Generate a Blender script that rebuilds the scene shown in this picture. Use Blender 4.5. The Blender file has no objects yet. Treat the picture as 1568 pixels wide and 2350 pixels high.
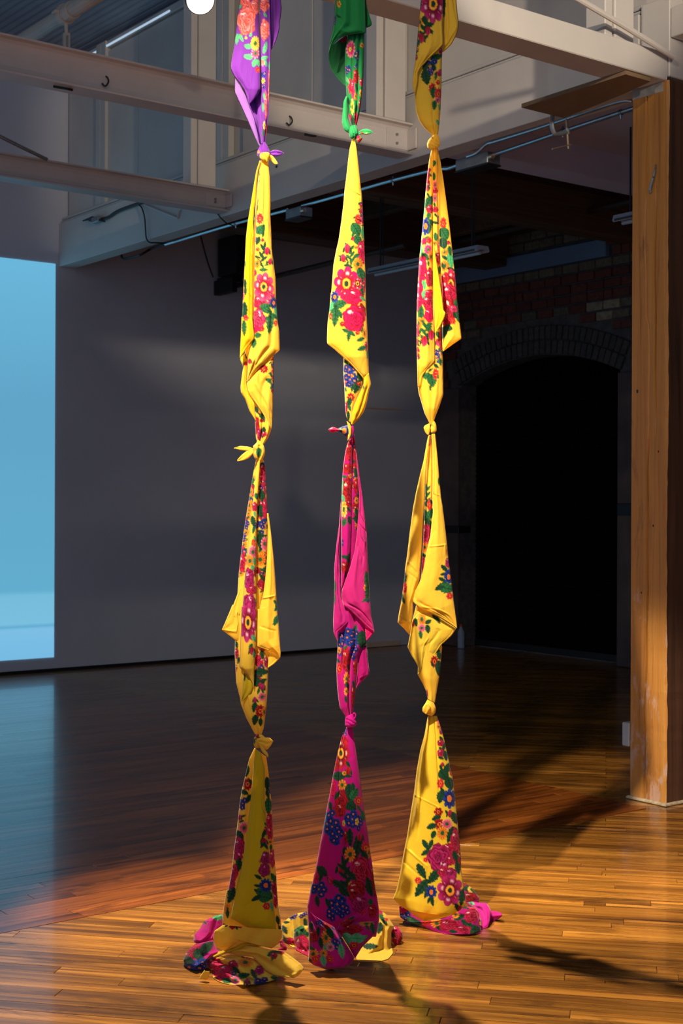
import bpy, bmesh, math, random
import numpy as np
from mathutils import Vector, Matrix

# ------------------------------------------------------------------ camera
IMG_W, IMG_H = 1568, 2350
F_PX, HORIZON, YAW, ROLL, CAM_H = 3180.0, 1160.0, math.radians(37.15), 0.004, 1.4
VIEW = np.array([math.sin(YAW), math.cos(YAW), 0.0])
RIGHT = np.array([math.cos(YAW), -math.sin(YAW), 0.0])
EYE = np.array([0.0, 0.0, CAM_H])
SC = bpy.context.scene
COL = SC.collection
cam_data = bpy.data.cameras.new('camera')
cam = bpy.data.objects.new('camera', cam_data)
COL.objects.link(cam)
cam_data.sensor_fit = 'VERTICAL'
cam_data.sensor_height = 36.0
cam_data.lens = F_PX / IMG_H * 36.0
cam_data.shift_y = -(IMG_H / 2 - HORIZON) / IMG_H
cam_data.clip_start = 0.05
cam_data.dof.use_dof = True
cam_data.dof.focus_distance = 4.4
cam_data.dof.aperture_fstop = 9.0
_r, _u, _v = Vector(RIGHT), Vector((0, 0, 1)), Vector(VIEW)
_M = Matrix((_r, _u, -_v)).transposed().to_4x4()
cam.matrix_world = Matrix.Translation(Vector(EYE)) @ _M @ Matrix.Rotation(ROLL, 4, 'Z')
SC.camera = cam

# ------------------------------------------------------------------ world, lights, exposure
SC.view_settings.view_transform = 'Standard'
SC.view_settings.look = 'None'
SC.view_settings.gamma = 1.0
SC.view_settings.exposure = 0.0
SC.view_settings.use_curve_mapping = False
SC.cycles.use_denoising = True
SC.cycles.max_bounces = 8
world = bpy.data.worlds.new('night_sky')
SC.world = world
world.use_nodes = True
world.node_tree.nodes['Background'].inputs['Color'].default_value = (0.48, 0.61, 0.92, 1)
world.node_tree.nodes['Background'].inputs['Strength'].default_value = 0.37


def spot(name, loc, target, watts, angle, blend, color, radius):
    d = bpy.data.lights.new(name, 'SPOT')
    d.energy, d.spot_size, d.spot_blend, d.color = watts, math.radians(angle), blend, color
    d.shadow_soft_size = radius
    o = bpy.data.objects.new(name, d)
    COL.objects.link(o)
    o.location = loc
    o.rotation_euler = (Vector(target) - Vector(loc)).to_track_quat('-Z', 'Y').to_euler()
    return o


def area(name, loc, target, watts, size, color):
    d = bpy.data.lights.new(name, 'AREA')
    d.energy, d.size, d.color = watts, size, color
    o = bpy.data.objects.new(name, d)
    COL.objects.link(o)
    o.location = loc
    o.rotation_euler = (Vector(target) - Vector(loc)).to_track_quat('-Z', 'Y').to_euler()
    return o


WARM = (1.0, 0.85, 0.64)
# gallery spots: one behind the scarves (seen at the top of the picture), two heads high up on the left
LAMP_POS = (2.865, 4.72, 3.40)
spot('gallery_spot_back', (2.83, 4.64, 3.34), (2.75, 2.75, 0.0), 1000, 66, 0.6, WARM, 0.045)
spot('gallery_spot_floor', (0.2, 2.2, 4.6), (4.2, 4.2, 0.0), 2350, 24.5, 0.4, WARM, 0.05)
spot('gallery_spot_high', (0.3, 1.5, 4.6), (3.3, 3.9, 2.95), 190, 48, 0.7, WARM, 0.05)
spot('gallery_spot_header', (2.9, 1.0, 3.7), (4.4, 4.3, 3.98), 420, 28, 0.5, WARM, 0.05)
spot('added_floor_fill', (1.0, 2.4, 4.8), (2.2, 5.6, 0.0), 120, 60, 0.9, WARM, 0.1)  # added fill: weak warm light for the floor behind the seam
spot('added_strip_fill', (1.2, 3.5, 4.6), (2.5, 4.22, 0.0), 900, 15, 0.5, WARM, 0.05)  # added lamp, only brightens the floor strip on the left
area('added_beam_fill', (0.2, -0.8, 4.3), (3.0, 6.1, 3.5), 24, 2.0, (1.0, 0.9, 0.8))  # added soft fill that warms the near faces of the beams

# ------------------------------------------------------------------ rays from measured pixels to places in the room
def ray(x, y):
    u, w = x - 784.0, y - HORIZON
    c, s = math.cos(ROLL), math.sin(ROLL)
    return F_PX * VIEW + (c * u + s * w) * RIGHT - np.array([0, 0, 1.0]) * (-s * u + c * w)


def rays(P):
    u, w = P[:, 0] - 784.0, P[:, 1] - HORIZON
    c, s = math.cos(ROLL), math.sin(ROLL)
    return (F_PX * VIEW)[None] + (c * u + s * w)[:, None] * RIGHT[None] - (-s * u + c * w)[:, None] * np.array([[0, 0, 1.0]])


def visible(p, m=60):
    q = np.array(p, float) - EYE
    d = q @ VIEW
    if d < 0.3:
        return False
    x, y = 784 + q @ RIGHT / d * F_PX, HORIZON - q[2] / d * F_PX
    return -m < x < IMG_W + m and -m < y < IMG_H + m


# ------------------------------------------------------------------ materials
def srgb(r, g, b):
    f = lambda c: ((c / 255 + 0.055) / 1.055) ** 2.4 if c > 10 else c / 255 / 12.92
    return (f(r), f(g), f(b))


class NT:
    def __init__(self, name):
        self.m = bpy.data.materials.new(name)
        self.m.use_nodes = True
        self.n, self.l = self.m.node_tree.nodes, self.m.node_tree.links
        self.p = self.n['Principled BSDF']

    def add(self, t, **kw):
        n = self.n.new(t)
        for k, v in kw.items():
            if k in n.inputs.keys():
                n.inputs[k].default_value = v
            else:
                setattr(n, k, v)
        return n

    def link(self, a, b):
        self.l.new(a, b)

    def ramp(self, src, stops):
        r = self.n.new('ShaderNodeValToRGB')
        while len(r.color_ramp.elements) < len(stops):
            r.color_ramp.elements.new(0.5)
        for e, (p, c) in zip(r.color_ramp.elements, stops):
            e.position = p
            e.color = (*c, 1) if len(c) == 3 else c
        self.link(src, r.inputs['Fac'])
        return r.outputs['Color']

    def mix(self, fac, a, b, mode='MIX'):
        n = self.n.new('ShaderNodeMix')
        n.data_type = 'RGBA'
        n.blend_type = mode
        for i, v in ((0, fac), (6, a), (7, b)):
            if hasattr(v, 'is_output'):
                self.link(v, n.inputs[i])
            else:
                n.inputs[i].default_value = v if i == 0 else (*v, 1) if len(v) == 3 else v
        return n.outputs[2]

    def coords(self, scale=(1, 1, 1), rot=(0, 0, 0), rnd=0.0, kind='Object'):
        tc = self.n.new('ShaderNodeTexCoord')
        mp = self.n.new('ShaderNodeMapping')
        mp.inputs['Scale'].default_value = scale
        mp.inputs['Rotation'].default_value = rot
        src = tc.outputs[kind]
        if rnd:
            oi = self.n.new('ShaderNodeObjectInfo')
            mu = self.n.new('ShaderNodeVectorMath')
            mu.operation = 'MULTIPLY_ADD'
            cb = self.n.new('ShaderNodeCombineXYZ')
            self.link(oi.outputs['Random'], cb.inputs[0])
            self.link(oi.outputs['Random'], cb.inputs[1])
            self.link(oi.outputs['Random'], cb.inputs[2])
            self.link(cb.outputs[0], mu.inputs[0])
            mu.inputs[1].default_value = (rnd, rnd * 1.7, rnd * 0.6)
            self.link(src, mu.inputs[2])
            src = mu.outputs[0]
        self.link(src, mp.inputs['Vector'])
        return mp.outputs['Vector']

    def noise(self, vec, scale=5, detail=4, rough=0.55, dist=0.0):
        n = self.n.new('ShaderNodeTexNoise')
        n.inputs['Scale'].default_value = scale
        n.inputs['Detail'].default_value = detail
        n.inputs['Roughness'].default_value = rough
        n.inputs['Distortion'].default_value = dist
        if vec is not None:
            self.link(vec, n.inputs['Vector'])
        return n.outputs['Fac']

    def bump(self, h, strength=0.3, dist=0.01):
        b = self.n.new('ShaderNodeBump')
        b.inputs['Strength'].default_value = strength
        b.inputs['Distance'].default_value = dist
        self.link(h, b.inputs['Height'])
        self.link(b.outputs['Normal'], self.p.inputs['Normal'])

    def base(self, c):
        if hasattr(c, 'is_output'):
            self.link(c, self.p.inputs['Base Color'])
        else:
            self.p.inputs['Base Color'].default_value = (*c, 1)

    def set(self, **kw):
        for k, v in kw.items():
            k = k.replace('_', ' ')
            if hasattr(v, 'is_output'):
                self.link(v, self.p.inputs[k])
            else:
                self.p.inputs[k].default_value = v
        return self


def plain(name, col, rough=0.6, metal=0.0, var=0.12, scale=6.0, bump=0.0):
    t = NT(name)
    f = t.noise(t.coords(), scale, 5)
    a = tuple(c * (1 - var) for c in col)
    b = tuple(min(1, c * (1 + var)) for c in col)
    t.base(t.ramp(f, [(0.3, a), (0.7, b)]))
    t.set(Roughness=rough, Metallic=metal)
    if bump:
        t.bump(t.noise(t.coords(), scale * 14, 4), bump, 0.004)
    return t.m


def paint_white(name, col, dirt=0.3):
    """old white paint with rubbed and grimy spots"""
    t = NT(name)
    v = t.coords()
    f = t.noise(v, 1.6, 6, 0.6)
    g = t.noise(v, 22, 3, 0.7)
    c = t.ramp(f, [(0.3, tuple(x * 0.86 for x in col)), (0.65, col)])
    m = t.ramp(g, [(0.70, (0, 0, 0)), (0.80, (dirt, dirt, dirt))])
    t.base(t.mix(m, c, tuple(x * 0.25 for x in col)))
    t.set(Roughness=0.55)
    t.bump(t.noise(v, 60, 3), 0.12, 0.004)
    return t.m


def wood(name, stops, rough, along='X', rnd=3.0, coat=0.0, knots=True, fine=1.0, stain=None):
    """streaked timber; the grain runs along the given axis of the object"""
    t = NT(name)
    sc = {'X': (0.7, 22, 22), 'Y': (22, 0.7, 22), 'Z': (22, 22, 0.7)}[along]
    v = t.coords(scale=tuple(c * fine for c in sc), rnd=rnd)
    f = t.noise(v, 1.0, 6, 0.65, 0.6)
    c = t.ramp(f, stops)
    if knots:
        v2 = t.coords(scale=tuple(c * 0.25 for c in sc), rnd=rnd * 2)
        g = t.noise(v2, 2.2, 5, 0.7, 1.0)
        c = t.mix(t.ramp(g, [(0.58, (0, 0, 0)), (0.72, (0.8, 0.8, 0.8))]), c, tuple(x * 0.35 for x in stops[0][1]))
    oi = t.n.new('ShaderNodeObjectInfo')
    tone = t.ramp(oi.outputs['Random'], [(0.0, (0.62, 0.58, 0.55)), (0.5, (0.95, 0.93, 0.9)), (1.0, (1.25, 1.2, 1.1))])
    c = t.mix(1.0, c, tone, 'MULTIPLY')
    if stain:
        ge = t.n.new('ShaderNodeNewGeometry')
        mp = t.n.new('ShaderNodeMapping')
        mp.vector_type = 'TEXTURE'
        mp.inputs['Rotation'].default_value = (0, 0, stain[0])
        mp.inputs['Scale'].default_value = (0.45, 0.11, 1)
        t.link(ge.outputs['Position'], mp.inputs['Vector'])
        g = t.noise(mp.outputs[0], 1.0, 6, 0.68, 0.7)
        c = t.mix(t.ramp(g, [(0.50, (0,) * 3), (0.66, (0.72,) * 3)]), c, stain[1])
        mp2 = t.n.new('ShaderNodeMapping')
        mp2.vector_type = 'TEXTURE'
        mp2.inputs['Rotation'].default_value = (0, 0, stain[0])
        mp2.inputs['Scale'].default_value = (0.05, 0.006, 1)
        t.link(ge.outputs['Position'], mp2.inputs['Vector'])
        g2 = t.noise(mp2.outputs[0], 1.0, 4, 0.6)
        c = t.mix(t.ramp(g2, [(0.60, (0,) * 3), (0.75, (0.7,) * 3)]), c, stain[1])
    t.base(c)
    r = t.ramp(f, [(0.3, (rough * 1.3,) * 3), (0.7, (rough * 0.8,) * 3)])
    t.set(Roughness=r)
    if coat:
        t.set(Coat_Weight=coat, Coat_Roughness=0.07)
    t.bump(f, 0.12, 0.003)
    return t.m


M = {}
M['gallery_wall'] = plain('gallery_wall_paint', (0.70, 0.72, 0.80), 0.75, 0, 0.05, 1.2, 0.05)
M['white_paint'] = paint_white('old_white_paint', (0.66, 0.61, 0.57))
M['white_panel'] = paint_white('white_panel_paint', (0.66, 0.61, 0.56), 0.12)
M['beam_paint'] = paint_white('pinkish_white_beam_paint', (0.66, 0.60, 0.57), 0.35)
M['lavender_lit_white'] = plain('pale_soffit_paint', (0.62, 0.58, 0.72), 0.8, 0, 0.04, 1.5)  # white paint, with lavender from the bounced blue light in its colour
M['metal_deck'] = plain('grey_roof_deck', (0.30, 0.34, 0.40), 0.5, 0.3, 0.1, 2)
M['pipe_paint'] = plain('cream_pipe_paint', (0.58, 0.51, 0.42), 0.5, 0, 0.08, 8)
M['conduit'] = plain('galvanised_steel', (0.55, 0.62, 0.66), 0.28, 0.9, 0.1, 30)
M['steel_grey'] = plain('dull_grey_steel', (0.30, 0.32, 0.34), 0.4, 0.7, 0.15, 20)
M['black_metal'] = plain('black_painted_metal', (0.012, 0.012, 0.014), 0.5, 0.0, 0.2, 10)
M['black_cable'] = plain('black_cable_rubber', (0.015, 0.015, 0.016), 0.6)
M['brass_screw'] = plain('worn_brass_screw', (0.65, 0.47, 0.34), 0.35, 0.8, 0.2, 20)
M['fixture'] = plain('white_enamel_fixture', (0.42, 0.45, 0.50), 0.4, 0, 0.06, 5)
M['fixture_dark'] = plain('fixture_slot', (0.05, 0.05, 0.055), 0.6)
M['lintel_blue'] = plain('blue_grey_lintel_paint', (0.16, 0.24, 0.36), 0.6, 0, 0.1, 3)
M['slat'] = plain('dark_roller_slat', (0.004, 0.0045, 0.004), 1.0, 0.0, 0.2, 12)
M['slat'].node_tree.nodes['Principled BSDF'].inputs['Specular IOR Level'].default_value = 0.0
M['jamb'] = plain('brown_painted_brick', (0.105, 0.07, 0.062), 0.85, 0, 0.25, 5, 0.4)
M['mortar'] = plain('grey_mortar', (0.10, 0.085, 0.08), 0.95, 0, 0.3, 14, 0.5)
M['old_wood'] = wood('dark_old_joist', [(0.25, (0.05, 0.022, 0.010)), (0.6, (0.13, 0.062, 0.028)), (0.85, (0.20, 0.10, 0.05))], 0.7, 'X')
M['deck_wood'] = wood('dark_ceiling_board', [(0.25, (0.045, 0.020, 0.009)), (0.6, (0.11, 0.052, 0.024)), (0.85, (0.17, 0.085, 0.04))], 0.75, 'X')
M['mdf'] = plain('brown_mdf', (0.24, 0.155, 0.08), 0.75, 0, 0.08, 30)
M['rust_pipe'] = plain('rusty_sprinkler_pipe', (0.06, 0.03, 0.022), 0.6, 0.2, 0.3, 20)
M['lit_trim_colour'] = plain('light_tinted_trim', (0.85, 0.62, 0.45), 0.55, 0, 0.08, 5)  # pale orange stands for light falling on the trim
M['outlet'] = plain('grey_outlet_cover', (0.45, 0.48, 0.5), 0.45, 0.4, 0.05, 9)
M['red_cap'] = plain('red_bottle_cap', (0.5, 0.06, 0.03), 0.4)

t = NT('clear_bottle_plastic')
t.base(t.ramp(t.noise(t.coords(), 12, 3), [(0.3, (0.55, 0.66, 0.85)), (0.7, (0.7, 0.8, 0.95))]))
t.set(Roughness=0.12, Transmission_Weight=0.55, IOR=1.33)
M['bottle'] = t.m

# brick, warm red to burnt, tone by piece
def brickmat(name, stops):
    t = NT(name)
    oi = t.n.new('ShaderNodeObjectInfo')
    c = t.ramp(oi.outputs['Random'], stops)
    f = t.noise(t.coords(rnd=5), 26, 5, 0.7)
    t.base(t.mix(t.ramp(f, [(0.35, (0.55,) * 3), (0.7, (0,) * 3)]), c, (0.02, 0.016, 0.014)))
    t.set(Roughness=0.9)
    t.bump(f, 0.5, 0.006)
    return t.m
M['brick_red'] = brickmat('red_brick', [(0.0, (0.16, 0.035, 0.024)), (0.5, (0.24, 0.055, 0.034)), (1.0, (0.20, 0.06, 0.042))])
M['brick_buff'] = brickmat('buff_brick', [(0.0, (0.42, 0.34, 0.22)), (0.5, (0.52, 0.36, 0.24)), (1.0, (0.48, 0.42, 0.22))])
M['brick_grey'] = brickmat('sooty_arch_brick', [(0.0, (0.085, 0.075, 0.07)), (0.5, (0.11, 0.085, 0.078)), (1.0, (0.13, 0.10, 0.09))])
M['brick_tan'] = brickmat('dull_tan_brick', [(0.0, (0.20, 0.15, 0.095)), (0.5, (0.25, 0.185, 0.12)), (1.0, (0.17, 0.13, 0.085))])

FRONT_STOPS = [(0.24, (0.045, 0.014, 0.003)), (0.42, (0.20, 0.076, 0.011)), (0.58, (0.38, 0.160, 0.026)), (0.82, (0.54, 0.255, 0.050))]
BACK_STOPS = [(0.24, (0.040, 0.010, 0.002)), (0.42, (0.17, 0.046, 0.007)), (0.58, (0.28, 0.080, 0.013)), (0.82, (0.38, 0.125, 0.024))]
M['board_front'] = wood('golden_maple_board', FRONT_STOPS, 0.25, 'X', 4.0, 0.4, stain=(math.radians(132), (0.05, 0.018, 0.005)))
M['board_back'] = wood('reddish_maple_board', BACK_STOPS, 0.25, 'X', 4.0, 0.4, stain=(0.0, (0.035, 0.010, 0.003)))

# the floor beyond the boards that can be told apart: same strips, drawn by texture
FRONT_ANG = math.radians(90 + 42)
def plank_floor():
    t = NT('strip_floor')
    tc = t.n.new('ShaderNodeTexCoord')
    def zone(rot, stops):
        mp = t.n.new('ShaderNodeMapping')
        mp.vector_type = 'TEXTURE'
        mp.inputs['Rotation'].default_value = (0, 0, rot)
        t.link(tc.outputs['Object'], mp.inputs['Vector'])
        b = t.add('ShaderNodeTexBrick', offset=0.37, offset_frequency=2, squash=1.0)
        b.inputs['Color1'].default_value = (0, 0, 0, 1)
        b.inputs['Color2'].default_value = (1, 1, 1, 1)
        b.inputs['Mortar'].default_value = (0.5, 0.5, 0.5, 1)
        b.inputs['Scale'].default_value = 1.0
        b.inputs['Mortar Size'].default_value = 0.0012
        b.inputs['Brick Width'].default_value = 1.15
        b.inputs['Row Height'].default_value = 0.0605
        t.link(mp.outputs[0], b.inputs['Vector'])
        mp2 = t.n.new('ShaderNodeMapping')
        mp2.inputs['Scale'].default_value = (0.7, 20, 20)
        t.link(mp.outputs[0], mp2.inputs['Vector'])
        ad = t.n.new('ShaderNodeVectorMath')
        ad.operation = 'ADD'
        sc = t.n.new('ShaderNodeVectorMath')
        sc.operation = 'SCALE'
        sc.inputs['Scale'].default_value = 7.0
        t.link(b.outputs['Color'], sc.inputs[0])
        t.link(mp2.outputs[0], ad.inputs[0])
        t.link(sc.outputs[0], ad.inputs[1])
        f = t.noise(ad.outputs[0], 1.0, 6, 0.65, 0.5)
        c = t.ramp(f, stops)
        tone = t.ramp(b.outputs['Color'], [(0.0, (0.62, 0.58, 0.55)), (0.5, (0.95, 0.93, 0.9)), (1.0, (1.2, 1.15, 1.05))])
        c = t.mix(1.0, c, tone, 'MULTIPLY')
        mp3 = t.n.new('ShaderNodeMapping')
        mp3.inputs['Scale'].default_value = (2.2, 9, 1)
        t.link(mp.outputs[0], mp3.inputs['Vector'])
        g = t.noise(mp3.outputs[0], 1.0, 6, 0.68, 0.7)
        c = t.mix(t.ramp(g, [(0.50, (0,) * 3), (0.66, (0.72,) * 3)]), c, (0.04, 0.013, 0.004))
        c = t.mix(b.outputs['Fac'], c, (0.02, 0.008, 0.003))
        return c, f
    ca, fa = zone(FRONT_ANG, FRONT_STOPS)
    cb, fb = zone(0.0, BACK_STOPS)
    sp = t.n.new('ShaderNodeSeparateXYZ')
    t.link(tc.outputs['Object'], sp.inputs[0])
    def gt(sock, val):
        n = t.n.new('ShaderNodeMath')
        n.operation = 'GREATER_THAN'
        n.inputs[1].default_value = val
        t.link(sock, n.inputs[0])
        return n.outputs[0]
    gx, gy = gt(sp.outputs[0], 5.02), gt(sp.outputs[1], 4.27)
    inv = t.n.new('ShaderNodeMath')
    inv.operation = 'SUBTRACT'
    inv.inputs[0].default_value = 1.0
    t.link(gx, inv.inputs[1])
    mu = t.n.new('ShaderNodeMath')
    mu.operation = 'MULTIPLY'
    t.link(inv.outputs[0], mu.inputs[0])
    t.link(gy, mu.inputs[1])
    t.base(t.mix(mu.outputs[0], ca, cb))
    r = t.ramp(fb, [(0.3, (0.32,) * 3), (0.7, (0.2,) * 3)])
    t.set(Roughness=r, Coat_Weight=0.4, Coat_Roughness=0.07)
    t.bump(fb, 0.1, 0.003)
    return t.m
M['floor'] = plank_floor()

# printed cloth: colour comes with the cloth, lets some light through
def cloth():
    t = NT('printed_scarf_cloth')
    a = t.n.new('ShaderNodeAttribute')
    a.attribute_name = 'dye'
    t.base(a.outputs['Color'])
    t.set(Roughness=0.72, Sheen_Weight=0.25, Sheen_Roughness=0.4, Specular_IOR_Level=0.25)
    v = t.coords(scale=(34, 34, 14))
    f = t.noise(v, 1.0, 5, 0.6, 0.8)
    t.bump(f, 0.42, 0.008)
    tr = t.n.new('ShaderNodeBsdfTranslucent')
    t.link(a.outputs['Color'], tr.inputs['Color'])
    mx = t.n.new('ShaderNodeMixShader')
    mx.inputs[0].default_value = 0.33
    t.link(t.p.outputs[0], mx.inputs[1])
    t.link(tr.outputs[0], mx.inputs[2])
    t.link(mx.outputs[0], t.n['Material Output'].inputs['Surface'])
    return t.m
M['cloth'] = cloth()

def emission(name, col, strength):
    t = NT(name)
    t.base((0, 0, 0))
    f = t.noise(t.coords(), 3, 2)
    t.link(t.ramp(f, [(0.2, col), (0.8, col)]), t.p.inputs['Emission Color'])
    t.set(Emission_Strength=strength)
    return t.m
M['lamp_lens'] = emission('glowing_lamp_lens', (1.0, 0.86, 0.62), 14.0)
M['pale_glow'] = emission('pale_blue_glow', (0.55, 0.74, 0.95), 0.75)

def projection():
    t = NT('blue_video_picture')
    t.base((0, 0, 0))
    g = t.n.new('ShaderNodeTexCoord')
    sp = t.n.new('ShaderNodeSeparateXYZ')
    t.link(g.outputs['Object'], sp.inputs[0])
    mr = t.n.new('ShaderNodeMapRange')
    mr.inputs['From Min'].default_value = 0.11
    mr.inputs['From Max'].default_value = 3.45
    t.link(sp.outputs['Z'], mr.inputs['Value'])
    S = srgb
    k = lambda z: (z - 0.11) / 3.34
    c = t.ramp(mr.outputs[0], [(0.0, S(118, 186, 226)), (k(0.365), S(124, 190, 228)), (k(0.385), S(96, 170, 208)), (k(0.41), S(122, 190, 222)),
                               (k(0.64), S(118, 188, 218)), (k(0.68), S(98, 172, 206)), (k(2.2), S(96, 164, 200)), (1.0, S(106, 182, 218))])
    t.link(c, t.p.inputs['Emission Color'])
    t.set(Emission_Strength=1.0)
    return t.m
M['projection'] = projection()


# ------------------------------------------------------------------ object helpers
def link(o, parent=None):
    COL.objects.link(o)
    if parent is not None:
        o.parent = parent
    return o


def tag(o, label=None, cat=None, group=None, kind=None):
    for k, v in (('label', label), ('category', cat), ('group', group), ('kind', kind)):
        if v:
            o[k] = v
    return o


def empty(name, loc, label, cat, group=None):
    o = bpy.data.objects.new(name, None)
    o.location = loc
    o.empty_display_size = 0.05
    return tag(link(o), label, cat, group)


def obj(name, bm, mat, parent=None, loc=None, smooth=False):
    """one mesh object; its vertices are given in room coordinates (or, with loc, around loc)"""
    me = bpy.data.meshes.new(name)
    bmesh.ops.recalc_face_normals(bm, faces=bm.faces[:])
    bm.to_mesh(me)
    bm.free()
    if smooth:
        me.polygons.foreach_set('use_smooth', [True] * len(me.polygons))
    me.materials.append(mat)
    o = link(bpy.data.objects.new(name, me), parent)
    pl = parent.location if parent is not None else Vector((0, 0, 0))
    if parent is not None and parent.parent is not None:
        pl = pl + parent.parent.location
    if loc is None:
        c = sum((v.co for v in me.vertices), Vector()) / max(1, len(me.vertices))
        me.transform(Matrix.Translation(-c))
        o.location = c - pl
    else:
        o.location = Vector(loc) - pl
    return o


def keep_origin(o):
    """put the object's origin at the room's origin so that its texture runs in room coordinates"""
    o.data.transform(Matrix.Translation(o.location))
    o.location = (0, 0, 0)
    return o


def add_box(bm, x0, x1, y0, y1, z0, z1, bev=0.0):
    g = bmesh.ops.create_cube(bm, size=1.0)
    vs = g['verts']
    bmesh.ops.scale(bm, vec=(x1 - x0, y1 - y0, z1 - z0), verts=vs)
    bmesh.ops.translate(bm, vec=((x0 + x1) / 2, (y0 + y1) / 2, (z0 + z1) / 2), verts=vs)
    if bev:
        es = list({e for v in vs for e in v.link_edges})
        bmesh.ops.bevel(bm, geom=es, offset=bev, segments=1, affect='EDGES', profile=0.5)
    return vs


def box(x0, x1, y0, y1, z0, z1, bev=0.0):
    bm = bmesh.new()
    add_box(bm, x0, x1, y0, y1, z0, z1, bev)
    return bm


def prism(poly, z0, z1, inset=0.0):
    """upright prism over a floor polygon, its top edge chamfered by inset"""
    bm = bmesh.new()
    P = [Vector((*p, 0)) for p in poly]
    c = sum(P, Vector()) / len(P)
    lo = [bm.verts.new((p.x, p.y, z0)) for p in P]
    md = [bm.verts.new((p.x, p.y, z1 - inset)) for p in P]
    up = []
    for p in P:
        d = (c - p)
        q = p + d.normalized() * min(inset * 1.4, d.length * 0.5)
        up.append(bm.verts.new((q.x, q.y, z1)))
    n = len(P)
    for a, b in ((lo, md), (md, up)):
        for i in range(n):
            bm.faces.new((a[i], a[(i + 1) % n], b[(i + 1) % n], b[i]))
    bm.faces.new(up)
    bm.faces.new(lo[::-1])
    return bm


def clip(poly, a, b, c):
    """the part of a polygon where a*x + b*y <= c"""
    out = []
    for i, p in enumerate(poly):
        q = poly[(i + 1) % len(poly)]
        dp, dq = a * p[0] + b * p[1] - c, a * q[0] + b * q[1] - c
        if dp <= 0:
            out.append(p)
        if dp * dq < 0:
            k = dp / (dp - dq)
            out.append((p[0] + k * (q[0] - p[0]), p[1] + k * (q[1] - p[1])))
    return out


def add_tube(bm, pts, r, n=10, cap=True):
    """a round bar along a line of points; r is one radius or one per point"""
    P = [Vector(p) for p in pts]
    R = r if isinstance(r, (list, tuple)) else [r] * len(P)
    ref = Vector((0, 0, 1))
    rings = []
    for i, p in enumerate(P):
        d = (P[min(i + 1, len(P) - 1)] - P[max(i - 1, 0)]).normalized()
        a = d.cross(ref if abs(d.dot(ref)) < 0.95 else Vector((1, 0, 0))).normalized()
        b = d.cross(a).normalized()
        rings.append([bm.verts.new(p + R[i] * (math.cos(k * 2 * math.pi / n) * a + math.sin(k * 2 * math.pi / n) * b)) for k in range(n)])
    for u, w in zip(rings, rings[1:]):
        for k in range(n):
            bm.faces.new((u[k], u[(k + 1) % n], w[(k + 1) % n], w[k]))
    if cap:
        bm.faces.new(rings[0][::-1])
        bm.faces.new(rings[-1])
    return bm


def tube(pts, r, n=10):
    return add_tube(bmesh.new(), pts, r, n)


def smooth_line(pts, k=6):
    """Catmull-Rom through the points"""
    P = [Vector(p) for p in pts]
    P = [P[0] * 2 - P[1]] + P + [P[-1] * 2 - P[-2]]
    out = []
    for i in range(1, len(P) - 2):
        for j in range(k):
            t = j / k
            a, b, c, d = P[i - 1], P[i], P[i + 1], P[i + 2]
            out.append(0.5 * (2 * b + (c - a) * t + (2 * a - 5 * b + 4 * c - d) * t * t + (3 * b - a - 3 * c + d) * t ** 3))
    out.append(P[-2])
    return out

# ================================================================== THE SETTING
FRONT_Y, HEADER_X, BACK_Y, BRICK_X, ROOF_Z = 4.27, 5.14, 10.74, 9.27, 5.2
rng = random.Random(7)

# ---- floor: a base with the far strips, and the near boards one by one
floor = obj('floor', box(-3.0, 11.0, -1.5, BACK_Y + 0.1, -0.16, -0.0035), M['floor'], loc=(0, 0, 0))
tag(floor, 'worn glossy hardwood strip floor, golden in front and redder behind the seam', None, None, 'structure')


def lay_boards(ang, width, clips, umin, umax, wmin, wmax, mat, lim, seed):
    """boards of one floor zone, in rows along direction ang, cut where the zone ends"""
    R = random.Random(seed)
    u = (math.cos(ang), math.sin(ang))
    w = (-u[1], u[0])
    n, a = 0, wmin
    while a < wmax and n < lim:
        s = umin - R.random() * 1.2
        while s < umax and n < lim:
            L = R.choice((0.62, 0.8, 0.95, 1.1, 1.3, 1.55))
            e = s + L
            c = [(s + .0006, a + .0006), (e - .0006, a + .0006), (e - .0006, a + width - .0006), (s + .0006, a + width - .0006)]
            poly = [(p[0] * u[0] + p[1] * w[0], p[0] * u[1] + p[1] * w[1]) for p in c]
            for k in clips:
                poly = clip(poly, *k) if poly else poly
            s = e
            if len(poly) < 3:
                continue
            pts = poly + [((poly[i][0] + poly[i - 1][0]) / 2, (poly[i][1] + poly[i - 1][1]) / 2) for i in range(len(poly))]
            if not any(visible((x, y, 0), 90) for x, y in pts):
                continue
            cx, cy = sum(p[0] for p in poly) / len(poly), sum(p[1] for p in poly) / len(poly)
            if cx < 0.2 or cy < 0.5:
                continue
            # the mesh lies along its own x axis, so that the grain follows the board
            loc = [((p[0] - cx) * u[0] + (p[1] - cy) * u[1], (p[0] - cx) * w[0] + (p[1] - cy) * w[1]) for p in poly]
            o = obj('board', prism(loc, -0.0035, R.uniform(-0.0004, 0.0004), 0.0011), mat, floor, (0, 0, 0))
            o.location = (cx, cy, 0)
            o.rotation_euler = (0, 0, ang)
            n += 1
        a += width
    return n


nf = lay_boards(FRONT_ANG, 0.0605, [(0, 1, FRONT_Y - 0.001)], 0.2, 6.4, -6.2, -0.6, M['board_front'], 230, 3)
nb = lay_boards(0.0, 0.0605, [(0, -1, -FRONT_Y - 0.001), (1, 0, 5.02), (0, 1, 4.95)], 0.4, 5.1, FRONT_Y + 0.002, 4.95, M['board_back'], 66, 5)
print('boards', nf, nb)

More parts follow.
